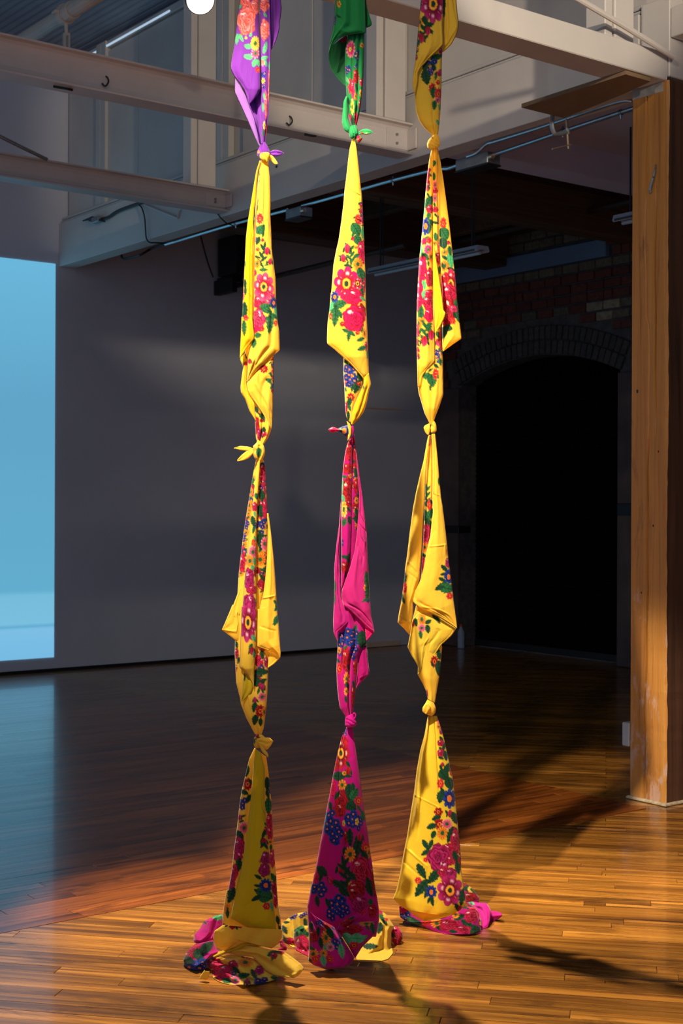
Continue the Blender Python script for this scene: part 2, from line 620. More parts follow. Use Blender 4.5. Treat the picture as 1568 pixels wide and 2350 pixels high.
# ---- walls
w = obj('wall_back', box(-3.0, BRICK_X + 0.4, BACK_Y, BACK_Y + 0.15, 0.0, 5.6), M['gallery_wall'])
tag(w, 'tall white gallery wall at the far end, holding the blue projection', None, None, 'structure')
tag(obj('foot_strip_back', box(-3.0, 8.44, BACK_Y - 0.012, BACK_Y, 0.0, 0.022), M['black_metal']), 'thin black strip along the foot of the far wall', None, None, 'structure')  # black strip drawn along the wall foot
tag(obj('trim_1', box(8.44, 8.87, BACK_Y - 0.022, BACK_Y, 0.0, 0.05, 0.004), M['lit_trim_colour']), 'short base strip at the foot of the far wall, warm light in its colour', None, None, 'structure')  # warm light patch at the wall foot, built as a pale strip
tag(obj('trim_2', box(8.43, 8.87, BACK_Y - 0.014, BACK_Y, 2.356, 2.372, 0.003), M['lit_trim_colour']), 'thin ledge on the far wall, light put into its pale colour', None, None, 'structure')  # lit stretch of the ledge, brightened in its colour
tag(obj('trim_3', box(8.87, 9.25, BACK_Y - 0.010, BACK_Y, 2.357, 2.370, 0.003), M['gallery_wall']), 'faint grey end of the ledge line on the far wall', None, None, 'structure')

# the side of the low bay and its end, mostly outside the picture
tag(obj('wall_front', box(5.3, BRICK_X + .4, -1.6, -1.5, 0, 4.2), M['mortar']), 'dark end wall of the low bay behind the viewer', None, None, 'structure')
tag(obj('ceiling_front', box(5.29, BRICK_X + .4, -1.5, 4.44, 3.80, 3.86), M['lavender_lit_white']), 'plain ceiling of the low bay beside the viewer', None, None, 'structure')

# roof deck with ribs
bm = bmesh.new()
x, k, prof = -3.0, 0, []
while x < 5.6:
    prof += [(x, ROOF_Z), (x + 0.018, ROOF_Z), (x + 0.026, ROOF_Z + 0.012), (x + 0.044, ROOF_Z + 0.012), (x + 0.052, ROOF_Z)]
    x += 0.07
rows = [[bm.verts.new((px_, y, pz_ + (y - 10) * 0.012)) for px_, pz_ in prof] for y in (-1.5, BACK_Y + 0.1)]
for i in range(len(prof) - 1):
    bm.faces.new((rows[0][i], rows[0][i + 1], rows[1][i + 1], rows[1][i]))
tag(obj('ceiling', bm, M['metal_deck']), 'ribbed grey metal roof deck high above the gallery', None, None, 'structure')
# pale glowing patch on the far wall under the roof
bm = bmesh.new()
tri = [(4.2, 5.2), (4.2, 5.70 - 0.06), (4.44, 5.51), (4.61, 5.355), (4.755, 5.25), (4.79, 5.205)]
a = [bm.verts.new((x, BACK_Y - 0.004, z)) for x, z in tri]
b = [bm.verts.new((x, BACK_Y - 0.02, z)) for x, z in tri]
bm.faces.new(a)
bm.faces.new(b[::-1])
for i in range(len(tri)):
    j = (i + 1) % len(tri)
    bm.faces.new((a[i], a[j], b[j], b[i]))
tag(obj('glow_patch_1', bm, M['pale_glow']), 'pale glowing patch with a sloping edge under the roof deck', None, None, 'structure')

# clerestory wall above the header: panels, posts and rails
wu = obj('wall_upper', box(5.235, 5.30, -1.5, BACK_Y, 3.60, ROOF_Z - 0.06), M['white_panel'])
tag(wu, 'white painted upper wall of boarded panels above the long header', None, None, 'structure')
for y0, y1 in ((4.75, 6.12), (6.38, 7.20), (7.206, 8.02), (8.28, 9.5), (9.506, 10.7), (2.6, 4.25)):
    keep_origin(obj('panel', box(5.21, 5.234, y0, y1, 3.815, 5.04, 0.004), M['white_panel'], wu))
for y0 in (4.62, 6.28, 8.16, 10.0):
    for dy in (0.0, 0.085):
        keep_origin(obj('stud', box(5.185, 5.233, y0 + dy, y0 + dy + 0.08, 3.815, 5.12, 0.004), M['white_paint'], wu))
for z0, z1, x0 in ((3.768, 3.783, 5.155), (3.792, 3.813, 5.165)):
    keep_origin(obj('rail', box(x0, 5.234, 4.44, BACK_Y, z0, z1, 0.004), M['white_paint'], wu))
keep_origin(obj('rail', box(5.20, 5.234, -1.5, BACK_Y, 5.06, 5.12, 0.006), M['white_paint'], wu))
tag(obj('daylight_slit', box(5.19, 5.21, 9.0, 10.40, 5.07, 5.084, 0.003), M['pale_glow']), 'thin bright slit of daylight between the roof deck and the upper wall', 'light', None, 'thing')  # glowing strip stands for daylight leaking in under the deck

# header on which the cross beams end
hd = obj('header_beam', box(HEADER_X, 5.285, 4.44, BACK_Y, 3.40, 3.762, 0.003), M['white_paint'], loc=(0, 0, 0))
tag(hd, 'long white painted header beam running back from the timber post to the far wall', None, None, 'structure')
for y, z, r in ((6.62, 3.60, .008), (6.66, 3.425, .010), (4.95, 3.66, .012), (7.5, 3.62, .009)):
    bm = bmesh.new()
    bmesh.ops.create_cone(bm, cap_ends=True, segments=10, radius1=r, radius2=r, depth=0.006)
    bmesh.ops.rotate(bm, cent=(0, 0, 0), matrix=Matrix.Rotation(math.pi / 2, 3, 'Y'), verts=bm.verts[:])
    bmesh.ops.translate(bm, vec=(HEADER_X - 0.002, y, z), verts=bm.verts[:])
    obj('bolt_hole', bm, M['black_metal'], hd)


def ibeam(name, y0, y1, z0, z1, x0, x1, label):
    """painted steel beam across the gallery: two flanges, web, end plate with bolts"""
    root = empty(name, (x1, (y0 + y1) / 2, z0), label, None)
    root['kind'] = 'structure'
    ym = (y0 + y1) / 2
    tf = 0.014
    # section drawn as one outline with rounded roots between web and flange
    half = (y1 - y0) / 2
    wb = 0.016
    S = [(-half, 0), (half, 0), (half, tf * .7), (wb + .022, tf), (wb + .008, tf + .012), (wb, tf + .034)]
    h = z1 - z0
    S += [(a, h - b) for a, b in S[:1:-1]] + [(half, h), (-half, h)]
    S += [(-a, b) for a, b in reversed(S[2:-2])]
    bm = bmesh.new()
    ends = [[bm.verts.new((x, ym + a, z0 + b)) for a, b in S] for x in (x0, x1)]
    for i in range(len(S)):
        j = (i + 1) % len(S)
        bm.faces.new((ends[0][i], ends[0][j], ends[1][j], ends[1][i]))
    bm.faces.new(ends[0][::-1])
    bm.faces.new(ends[1])
    keep = obj('girder', bm, M['beam_paint'], root, (0, 0, 0))
    obj('end_plate', box(x1 - 0.16, x1 - 0.004, ym - wb - 0.012, ym - wb + 0.004, z0 + 0.03, z1 - 0.035, 0.002), M['beam_paint'], root)
    obj('end_plate', box(x1 - 0.012, x1 - 0.002, ym - wb - 0.09, ym - wb, z0 + 0.03, z1 - 0.035, 0.002), M['beam_paint'], root)
    for zz in (z0 + 0.06, z1 - 0.07):
        bm = bmesh.new()
        bmesh.ops.create_cone(bm, cap_ends=True, segments=8, radius1=.009, radius2=.007, depth=0.012)
        bmesh.ops.rotate(bm, cent=(0, 0, 0), matrix=Matrix.Rotation(math.pi / 2, 3, 'X'), verts=bm.verts[:])
        bmesh.ops.translate(bm, vec=(x1 - 0.09, ym - wb - 0.016, zz), verts=bm.verts[:])
        obj('bolt', bm, M['steel_grey'], root)
    return root


b1 = ibeam('cross_beam', 6.115, 6.245, 3.42, 3.60, -1.0, HEADER_X - 0.002, 'white steel cross beam in the middle, carrying the cream pipe')
ibeam('cross_beam', 8.075, 8.205, 3.42, 3.57, -1.0, HEADER_X - 0.002, 'white steel cross beam farthest from the viewer, below the corner of the upper wall')


def hook(x, y, z, parent):
    pts = smooth_line([(x, y, z + .04), (x, y - .018, z + .028), (x - .004, y - .034, z + .004), (x - .018, y - .028, z - .018), (x - .03, y - .016, z - .004)], 4)
    obj('hook', tube(pts, 0.0045, 6), M['black_metal'], parent)


hook(3.20, 6.165, 3.475, b1)
hook(4.305, 6.165, 3.47, b1)
obj('cable_stub', tube(smooth_line([(2.92, 6.17, 3.414), (2.97, 6.15, 3.410), (3.02, 6.17, 3.416)], 4), 0.006, 6), M['black_cable'], b1)
obj('cable_stub', tube(smooth_line([(4.38, 6.13, 3.416), (4.42, 6.11, 3.410), (4.45, 6.12, 3.417)], 4), 0.006, 6), M['black_cable'], b1)

b0 = keep_origin(obj('timber_beam', box(-1.0, HEADER_X + 0.0, 4.262, 4.43, 3.40, 3.53, 0.004), M['white_paint']))
tag(b0, 'white painted timber cross beam nearest the viewer, resting on the post', None, None, 'structure')
tag(keep_origin(obj('header_beam', box(HEADER_X + 0.004, 5.9, 4.255, 4.43, 3.42, 3.80, 0.004), M['white_paint'])), 'white painted block above the post, right of the dark joint', None, None, 'structure')
tag(keep_origin(obj('header_beam', box(5.145, 5.285, -1.5, 4.25, 3.60, 3.74, 0.004), M['white_paint'])), 'white painted continuation of the header over the front bay', None, None, 'structure')

# posts of the upper wall, standing on the beam ends
for (x0, x1, y0, y1, z0, lab) in ((4.875, 4.925, 6.12, 6.22, 3.60, 'narrow white painted upright on the middle cross beam'),
                                   (4.935, 5.085, 6.115, 6.24, 3.60, 'white painted upright post on the end of the middle cross beam'),
                                   (4.835, 4.885, 8.08, 8.19, 3.57, 'narrow white painted upright on the farthest cross beam'),
                                   (4.89, 5.03, 8.075, 8.20, 3.57, 'white painted upright post on the end of the farthest cross beam'),
                                   (4.74, 4.79, 4.29, 4.41, 3.53, 'narrow white painted upright on the nearest timber beam'),
                                   (4.80, 4.93, 4.285, 4.42, 3.53, 'white painted upright post on the nearest timber beam')):
    tag(keep_origin(obj('upright_post', box(x0, x1, y0, y1, z0, 5.14, 0.005), M['white_paint'])), lab, None, None, 'structure')

# low bay beyond the header: painted soffit, dark boards, joists, brick wall
tag(keep_origin(obj('ceiling_soffit', box(5.30, BRICK_X, 4.45, 6.17, 3.71, 3.76), M['lavender_lit_white'])), 'unlit painted soffit of the low bay behind the conduit', None, None, 'structure')
tag(keep_origin(obj('painted_joist', box(5.30, BRICK_X, 6.15, 6.36, 3.525, 3.712, 0.004), M['lavender_lit_white'])), 'white painted joist crossing the low bay, lavender light in its colour', None, None, 'structure')
cl = obj('ceiling_boards', box(5.30, BRICK_X + .3, 6.3, BACK_Y, 4.03, 4.08), M['deck_wood'], loc=(0, 0, 0))
tag(cl, 'dark boarded ceiling of the low bay', None, None, 'structure')
y = 6.38
while y < BACK_Y - 0.02:
    obj('board', box(5.3, BRICK_X + .28, y, min(y + 0.136, BACK_Y), 4.005, 4.03, 0.004), M['deck_wood'], cl)
    y += 0.14
for y0, y1, z0, lab in ((7.95, 8.22, 3.70, 'dark heavy timber joist in the middle of the low bay'), (9.60, 9.90, 3.69, 'dark heavy timber joist near the far wall of the low bay')):
    tag(obj('joist', box(5.30, BRICK_X + 0.05, y0, y1, z0, 4.02, 0.012), M['old_wood']), lab, None, None, 'structure')
for xx in (6.1, 7.3, 8.4):
    tag(obj('joist', box(xx, xx + 0.09, 8.23, 9.59, 3.86, 4.01, 0.006), M['old_wood']), 'short dark trimmer between the heavy joists of the low bay', None, 'trimmers between the joists', 'structure')

# ---- brick wall with arch
wr = obj('wall_right', box(BRICK_X + 0.03, BRICK_X + 0.20, -1.5, 8.15, 0, 4.2), M['mortar'], loc=(0, 0, 0))
tag(wr, 'dark old brick wall of the low bay with a segmental arch', None, None, 'structure')
ARC_Y0, ARC_Y1, ARC_SPRING, ARC_TOP = 8.225, 10.30, 2.60, 2.815
half = (ARC_Y1 - ARC_Y0) / 2
rise = ARC_TOP - ARC_SPRING
ARC_R = (half * half + rise * rise) / (2 * rise)
ARC_CY, ARC_CZ = (ARC_Y0 + ARC_Y1) / 2, ARC_TOP - ARC_R
# mortar body around the opening
bm = bmesh.new()
out = [(8.15, 0), (ARC_Y0, 0)]
for i in range(25):
    a = -math.asin(half / ARC_R) + 2 * math.asin(half / ARC_R) * i / 24
    out.append((ARC_CY + ARC_R * math.sin(a), ARC_CZ + ARC_R * math.cos(a)))
out += [(ARC_Y1, 0), (BACK_Y, 0)]
top = [(y, 4.2) for y, z in out]
fr = [bm.verts.new((BRICK_X + 0.03, y, z)) for y, z in out]
bk = [bm.verts.new((BRICK_X + 0.30, y, z)) for y, z in out]
ft = [bm.verts.new((BRICK_X + 0.03, y, z)) for y, z in top]
for i in range(len(out) - 1):
    bm.faces.new((fr[i], bk[i], bk[i + 1], fr[i + 1]))
    bm.faces.new((fr[i], fr[i + 1], ft[i + 1], ft[i]))
obj('mortar_bed', bm, M['mortar'], wr, (0, 0, 0))


def dst(y, z):
    return math.hypot(y - ARC_CY, z - ARC_CZ)


CR = 0.0942
brick_meshes = {}
def brick(y0, y1, z0, z1, mat, proud=0.0):
    k = (round(y1 - y0, 2), round(z1 - z0, 3), mat)
    if k not in brick_meshes:
        bm = box(-0.045, 0.045, -k[0] / 2, k[0] / 2, -k[1] / 2, k[1] / 2, 0.006)
        me = bpy.data.meshes.new('brick')
        bm.to_mesh(me)
        bm.free()
        me.materials.append(M[mat])
        brick_meshes[k] = me
    o = link(bpy.data.objects.new('brick', brick_meshes[k]), wr)
    o.location = (BRICK_X + 0.045 - proud, (y0 + y1) / 2, (z0 + z1) / 2)


R2 = random.Random(11)
nbrick = 0
RING = 0.275
z, row = 2.58, 0
while z < 3.99:
    y = 8.0 - (row % 2) * 0.105
    while y < BACK_Y:
        Lb = R2.choice((0.20, 0.20, 0.205, 0.10)) if row % 3 else 0.205
        y1 = y + Lb
        ym, zm = (y + y1) / 2, z + CR / 2
        inside = min(dst(y, z), dst(y1, z), dst(ym, z)) < ARC_R + RING + 0.012 and ARC_Y0 - 0.16 < ym < ARC_Y1 + 0.14
        lint = 3.60 < zm < 3.80 and ym > 8.33
        if not inside and not lint and y1 > 8.02 and y < BACK_Y - 0.04:
            mat = 'brick_red'
            if 3.48 < zm < 3.62 or zm > 3.80:
                mat = 'brick_tan'
            elif 3.02 < zm < 3.24 and 8.2 < ym < 9.25 and R2.random() < 0.85:
                mat = 'brick_buff'
            elif 3.02 < zm < 3.24 and R2.random() < 0.3:
                mat = 'brick_tan'
            brick(y + 0.005, min(y1, BACK_Y) - 0.006, z + 0.006, z + CR - 0.012, mat, R2.uniform(-0.004, 0.006))
            nbrick += 1
        y = y1
    z += CR
    row += 1
# two rings of voussoirs
for ring in (0, 1):
    r0 = ARC_R + 0.006 + ring * 0.136
    n = 30 + 2 * ring
    amax = math.asin((half + 0.02) / ARC_R)
    for i in range(n):
        a = -amax + 2 * amax * (i + 0.5) / n
        wv = 2 * amax * r0 / n - 0.012
        k = ('v', ring)
        if k not in brick_meshes:
            bm = box(-0.045, 0.045, -wv / 2, wv / 2, 0, 0.125, 0.006)
            me = bpy.data.meshes.new('brick')
            bm.to_mesh(me)
            bm.free()
            me.materials.append(M['brick_grey'])
            brick_meshes[k] = me
        o = link(bpy.data.objects.new('brick', brick_meshes[k]), wr)
        o.location = (BRICK_X + 0.04 + R2.uniform(-.004, .004), ARC_CY + r0 * math.sin(a), ARC_CZ + r0 * math.cos(a))
        o.rotation_euler = (-a, 0, 0)
        nbrick += 1
print('bricks', nbrick)
# painted brick jambs, in blocks with a dark iron band
for y0, y1, z0, z1 in ((8.0, ARC_Y0 - 0.002, 0.0, 1.325), (8.0, ARC_Y0 - 0.002, 1.425, 2.575), (ARC_Y1 + 0.002, BACK_Y - 0.01, 0.0, 1.13), (ARC_Y1 + 0.002, BACK_Y - 0.01, 1.20, 2.575)):
    keep_origin(obj('jamb', box(BRICK_X - 0.012, BRICK_X + 0.20, y0, y1, z0, z1, 0.008), M['jamb'], wr))
for y0, y1, z0, z1 in ((8.0, ARC_Y0 + .004, 1.325, 1.425), (ARC_Y1 - .004, BACK_Y - 0.01, 1.13, 1.20)):
    keep_origin(obj('iron_band', box(BRICK_X - 0.004, BRICK_X + 0.16, y0, y1, z0, z1, 0.004), M['black_metal'], wr))
tag(obj('lintel', box(BRICK_X - 0.03, BRICK_X + 0.03, 8.352, 10.70, 3.615, 3.772, 0.006), M['lintel_blue']), 'blue-grey painted lintel beam set in the brick wall above the arch', 'lintel')

# ---- roller shutter in the arch
sh = empty('roller_shutter', (BRICK_X + 0.24, ARC_CY, 0.0), 'black roller shutter of narrow slats closing the brick arch', 'shutter')
sm = bpy.data.meshes.new('slat')
bm = bmesh.new()
hw = half + 0.06
prof = [(0.0, 0.002), (-0.009, 0.012), (-0.012, 0.026), (-0.009, 0.040), (0.0, 0.050), (0.008, 0.050), (0.008, 0.002)]
ends = [[bm.verts.new((x, y, z)) for x, z in prof] for y in (-hw, hw)]
for i in range(len(prof)):
    j = (i + 1) % len(prof)
    bm.faces.new((ends[0][i], ends[0][j], ends[1][j], ends[1][i]))
bm.faces.new(ends[0][::-1])
bm.faces.new(ends[1])
bmesh.ops.recalc_face_normals(bm, faces=bm.faces[:])
bm.to_mesh(sm)
bm.free()
sm.materials.append(M['slat'])
obj('light_stop', box(BRICK_X + 0.262, BRICK_X + 0.275, ARC_CY - hw, ARC_CY + hw, 0.0, 2.9), M['black_metal'], sh)  # unseen black panel added to stop sky light through the slat gaps
for i in range(57):
    o = link(bpy.data.objects.new('slat', sm), sh)
    o.location = (0, 0, 0.065 + i * 0.0503)
obj('bottom_bar', box(BRICK_X + 0.222, BRICK_X + 0.262, ARC_CY - hw, ARC_CY + hw, 0.0, 0.066, 0.004), M['black_metal'], sh)
for y in (ARC_Y0 - 0.05, ARC_Y1 + 0.05):
    obj('guide_rail', box(BRICK_X + 0.205, BRICK_X + 0.275, y - 0.045, y + 0.045, 0.0, 2.6, 0.004), M['black_metal'], sh)

# ================================================================== THINGS IN THE ROOM
def at_x(x, y, X):
    d = ray(x, y)
    return EYE + d * (X / d[0])


def at_y(x, y, Y):
    d = ray(x, y)
    return EYE + d * (Y / d[1])


# ---- projection: a flat lit picture on the far wall
tag(obj('video_projection', box(-0.8, 5.108, BACK_Y - 0.006, BACK_Y - 0.001, 0.116, 3.42), M['projection'], loc=(0, 0, 0)),
    'large pale blue video picture with a lighter band at its foot, on the far wall', 'projection')


# ---- timber post
def post_mat():
    t = NT('orange_stained_post_timber')
    v = t.coords(scale=(26, 26, 0.8))
    f = t.noise(v, 1.0, 6, 0.65, 0.8)
    c = t.ramp(f, [(0.22, (0.20, 0.065, 0.016)), (0.42, (0.44, 0.18, 0.030)), (0.62, (0.52, 0.225, 0.038)), (0.85, (0.58, 0.28, 0.06))])
    k = t.noise(t.coords(scale=(7, 7, 1.6)), 1.0, 5, 0.7, 0.9)
    c = t.mix(t.ramp(k, [(0.60, (0,) * 3), (0.72, (0.75,) * 3)]), c, (0.16, 0.055, 0.018))
    # worn paint flecks, more of them low down
    g = t.n.new('ShaderNodeTexCoord')
    sp = t.n.new('ShaderNodeSeparateXYZ')
    t.link(g.outputs['Object'], sp.inputs[0])
    mr = t.n.new('ShaderNodeMapRange')
    mr.inputs['From Min'].default_value = 1.9
    mr.inputs['From Max'].default_value = 0.1
    mr.inputs['To Min'].default_value = -0.10
    mr.inputs['To Max'].default_value = 0.13
    t.link(sp.outputs['Z'], mr.inputs['Value'])
    pn = t.noise(t.coords(scale=(14, 14, 5)), 1.0, 5, 0.7, 0.3)
    ad = t.n.new('ShaderNodeMath')
    t.link(pn, ad.inputs[0])
    t.link(mr.outputs[0], ad.inputs[1])
    c = t.mix(t.ramp(ad.outputs[0], [(0.62, (0,) * 3), (0.70, (0.75,) * 3)]), c, (0.50, 0.33, 0.26))
    t.base(c)
    t.set(Roughness=0.55)
    t.bump(f, 0.25, 0.004)
    return t.m


def stained_shaded_side_mat():  # real brown stain, deepened in colour for the side turned from the lamps
    t = NT('brown_stain_and_shade_post_side')
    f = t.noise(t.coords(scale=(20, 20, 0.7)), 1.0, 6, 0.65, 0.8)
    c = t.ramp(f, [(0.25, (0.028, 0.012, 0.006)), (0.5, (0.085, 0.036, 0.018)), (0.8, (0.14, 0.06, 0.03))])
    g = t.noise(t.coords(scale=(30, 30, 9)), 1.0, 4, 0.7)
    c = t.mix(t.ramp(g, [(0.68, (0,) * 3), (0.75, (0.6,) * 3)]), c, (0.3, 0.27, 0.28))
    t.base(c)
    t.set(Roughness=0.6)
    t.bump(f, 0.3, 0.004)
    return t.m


PX0, PX1, PY0, PY1 = 5.13, 5.42, 4.25, 4.47
post = empty('timber_post', (5.27, 4.36, 0), 'tall square timber post with orange face, long cracks and worn paint at its foot', 'post')
bm = bmesh.new()
rings = []
NR = 90
R3 = random.Random(5)
for i in range(NR + 1):
    z = 3.40 * i / NR
    wob = 0.006 * math.sin(z * 2.1 + 1) + 0.004 * math.sin(z * 5.3) + 0.002 * math.sin(z * 17)
    g1 = 4.366 + wob + (0.012 if z > 2.3 else 0)
    g2 = 4.320 + 0.003 * math.sin(z * 3) + 0.002 * math.sin(z * 13)
    d1 = 0.026 * max(0.15, min(1, 0.55 + 0.6 * math.sin(z * 1.7 + .8) + 0.2 * math.sin(z * 9)))
    d2 = 0.024 * max(0.0, min(1, (z - 1.7) * 2)) * max(0, min(1, (2.95 - z) * 3))
    ch = 0.007 + 0.004 * math.sin(z * 4.1) + R3.uniform(-.002, .003)
    e = R3.uniform(-.0012, .0012)
    sec = [(PX0 + e, PY1 - .006), (PX0 + e, g1 + .007), (PX0 + d1, g1), (PX0 + e, g1 - .007),
           (PX0 + e, g2 + .006), (PX0 + d2, g2), (PX0 + e, g2 - .006), (PX0 + e, PY0 + ch), (PX0 + ch, PY0 + e), (PX1 - .008, PY0 + e), (PX1, PY0 + .008),
           (PX1, PY1 - .006), (PX1 - .006, PY1), (PX0 + .006, PY1)]
    rings.append([bm.verts.new((x, y, z)) for x, y in sec])
fdark = []
for a, b in zip(rings, rings[1:]):
    n = len(a)
    for k in range(n):
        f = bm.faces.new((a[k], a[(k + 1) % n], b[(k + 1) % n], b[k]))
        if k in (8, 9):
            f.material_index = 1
bm.faces.new(rings[0])
bm.faces.new(rings[-1])
tb = obj('timber', bm, post_mat(), post, (0, 0, 0))
tb.data.materials.append(stained_shaded_side_mat())
M['grey_top'] = plain('grey_paint_at_post_top', (0.33, 0.31, 0.27), 0.7, 0, 0.25, 30)
obj('paint_band', box(PX0 - .0015, PX0 + .05, PY0 + .03, PY1 - .002, 3.352, 3.399, 0.001), M['grey_top'], post)
obj('base_bead', prism([(PX0 - .012, PY0 - .012), (PX1 + .012, PY0 - .012), (PX1 + .012, PY1 + .012), (PX0 - .012, PY1 + .012)], 0, 0.012, 0.006), plain('dusty_base_bead', (0.42, 0.33, 0.22), 0.9, 0, 0.3, 40), post)
p = [(PX0 - .001, 4.322, 2.985 + .03), (PX0 - .012, 4.318, 2.985), (PX0 - .016, 4.325, 2.95), (PX0 - .014, 4.345, 2.905), (PX0 - .004, 4.35, 2.89)]
obj('turn_hook', tube(smooth_line(p, 5), [0.004 + 0.004 * (i / 20) for i in range(21)], 8), M['steel_grey'], post)
obj('outlet_cover', box(PX0 - .004, PX0 + .07, PY1, PY1 + .045, 0.245, 0.36, .004), M['outlet'], post)
for y, z, r in ((4.43, 1.952, .006), (4.33, 1.31, .004), (4.30, 1.66, .0035), (4.40, 0.99, .0035)):
    bm = bmesh.new()
    bmesh.ops.create_uvsphere(bm, u_segments=8, v_segments=5, radius=r)
    bmesh.ops.scale(bm, vec=(.4, 1, 1.5), verts=bm.verts[:])
    bmesh.ops.translate(bm, vec=(PX0 - .0005, y, z), verts=bm.verts[:])
    obj('nail_hole', bm, M['black_metal'], post)

# ---- brown board clamped under the header, and its clamp
tag(obj('mdf_board', prism([(4.862, 4.275), (5.035, 4.275), (5.085, 4.47), (5.165, 4.95), (4.862, 4.95)], 3.379, 3.3985, 0.001), M['mdf']), 'brown fibreboard panel clamped flat under the header beside the post', 'board')
cl = empty('c_clamp', (5.17, 4.93, 3.2), 'dark screw clamp gripping the far end of the brown board', 'clamp')
q = lambda x, y, Y: Vector(at_y(x, y, Y))
fr = [q(1268, 262, 4.95), q(1267, 285, 4.95), q(1270, 300, 4.95), q(1277, 308, 4.95), q(1300, 304, 4.95)]
f3 = [Vector((fr[0].x, fr[0].y, 3.41))] + fr
obj('clamp_frame', tube(smooth_line(f3, 5), 0.0115, 8), M['steel_grey'], cl)
s0, s1 = q(1300, 266, 4.95), q(1305, 342, 4.95)
obj('clamp_screw', tube([Vector((s0.x, s0.y, 3.379)), s0 + (s1 - s0) * .5, s1], 0.0055, 10), M['brass_screw'], cl)
obj('clamp_boss', tube([s0 + (s1 - s0) * .38, s0 + (s1 - s0) * .56], 0.012, 10), M['steel_grey'], cl)
obj('clamp_handle', tube([q(1268, 342, 4.93), q(1289, 337, 4.94), q(1310, 332, 4.95)], [0.0042, 0.003, 0.0042], 8), M['brass_screw'], cl)

# ---- conduit under the header
cd = empty('conduit', (5.33, 7.0, 3.3), 'long shiny steel conduit clipped under the header beam, running to the post', 'conduit')
A = lambda x, y, X=5.33: Vector(at_x(x, y, X))
main = [A(380, 561), A(400, 555), A(540, 513), A(660, 481.5)]
obj('pipe_run', tube(smooth_line(main, 4), 0.0115, 12), M['conduit'], cd)
obj('pipe_run', tube(smooth_line([A(694, 472), A(768, 451.5), A(900, 414), A(1000, 389), A(1030, 386), A(1054, 378)], 4), 0.0115, 12), M['conduit'], cd)
obj('pipe_run', tube(smooth_line([A(1104, 365), A(1200, 333), A(1300, 299), A(1400, 266), A(1456, 248)], 4), 0.0115, 12), M['conduit'], cd)
obj('pipe_branch', tube(smooth_line([A(1072, 360, 5.22), A(1095, 351, 5.22), A(1118, 331, 5.22), A(1140, 324, 5.22), A(1240, 293, 5.22), A(1380, 246, 5.22), A(1430, 232, 5.22), A(1450, 233, 5.24)], 4), 0.009, 10), M['conduit'], cd)
for (x, y) in ((541, 513), (902, 413.5), (1292, 301), (1425, 258)):
    c = A(x, y)
    cp = obj('pipe_clip', tube([c + Vector((0, -.008, 0)), c + Vector((0, .008, 0))], 0.0145, 12), M['steel_grey'], cd)
    obj('screw', tube([c + Vector((0, 0, -.012)), c + Vector((0.002, 0, -.032))], [0.006, 0.004], 8), M['conduit'], cp)
    obj('strap', box(c.x - .004, c.x + .004, c.y - .006, c.y + .006, c.z, 3.402, .001), M['steel_grey'], cp)
for (x0, x1, yy, nm) in ((1054, 1128, 372, 'junction_box'), (664, 698, 477, 'junction_box')):
    a, b = A(x0, yy), A(x1, yy)
    ya, yb = sorted((a.y, A(x1, yy - (x1 - x0) * .33).y))
    zc = a.z
    jb = obj('junction_box', box(5.30, 5.40, ya, yb, 3.312, 3.378, .004), M['steel_grey'], cd)
    obj('box_lid', box(5.296, 5.404, ya - .004, yb + .004, 3.304, 3.312, .002), M['black_metal'], jb)
    obj('box_connector', tube([(5.315, ya + .06, 3.345), (5.315, ya - .03, 3.345)], 0.015, 10), M['brass_screw'], jb)

# black cables and small gear at the far end of the header
tr = empty('track_rail', (5.10, 9.9, 3.66), 'black lighting track with a small grey head, high on the far end of the header', 'track')
obj('rail', tube(smooth_line([A(205, 505, 5.115), A(245, 500, 5.115), A(272, 484, 5.115), A(318, 467, 5.115), A(360, 452, 5.115)], 4), [0.012] * 6 + [0.013] * 11, 8), M['black_metal'], tr)
c = A(222, 505, 5.10)
obj('head', box(c.x - .02, c.x + .03, c.y - .06, c.y + .06, c.z - .02, c.z + .025, .005), M['steel_grey'], tr)
obj('spur', tube([A(190, 507, 5.10), A(212, 500, 5.10), A(240, 508, 5.10)], [0.005, .014, .008], 8), M['black_metal'], tr)
tag(obj('hanging_cable', tube(smooth_line([A(318, 469, 5.118), A(326, 478, 5.11), A(332, 500, 5.11), A(334, 525, 5.12), A(336, 546, 5.12), A(343, 556, 5.14), A(360, 557, 5.2), A(380, 558, 5.28)], 5), 0.0055, 8), M['black_cable']),
    'thin black cable looping down the far end of the header', 'cable')
tag(obj('cable_bundle', tube(smooth_line([A(278, 583, 5.30), A(282, 594, 5.29), A(300, 591, 5.30), A(322, 585, 5.22), A(345, 572, 5.32), A(372, 562, 5.325), A(385, 559, 5.33)], 5), 0.010, 8), M['black_cable']),
    'dark cable bundle under the far end of the header', 'cable')
tag(obj('drop_cable', tube(smooth_line([A(497, 487, 5.12), A(507, 500, 5.13), A(520, 512, 5.22), A(534, 517, 5.32)], 5), 0.0045, 8), M['black_cable']),
    'short black cable dropping from the farthest cross beam to the conduit', 'cable')
tag(obj('flat_bracket', tube([A(332, 470, 5.128), A(408, 501, 5.128), A(412, 482, 5.128)], 0.008, 6), M['beam_paint']),
    'thin painted angle bracket on the far end of the header', 'bracket')

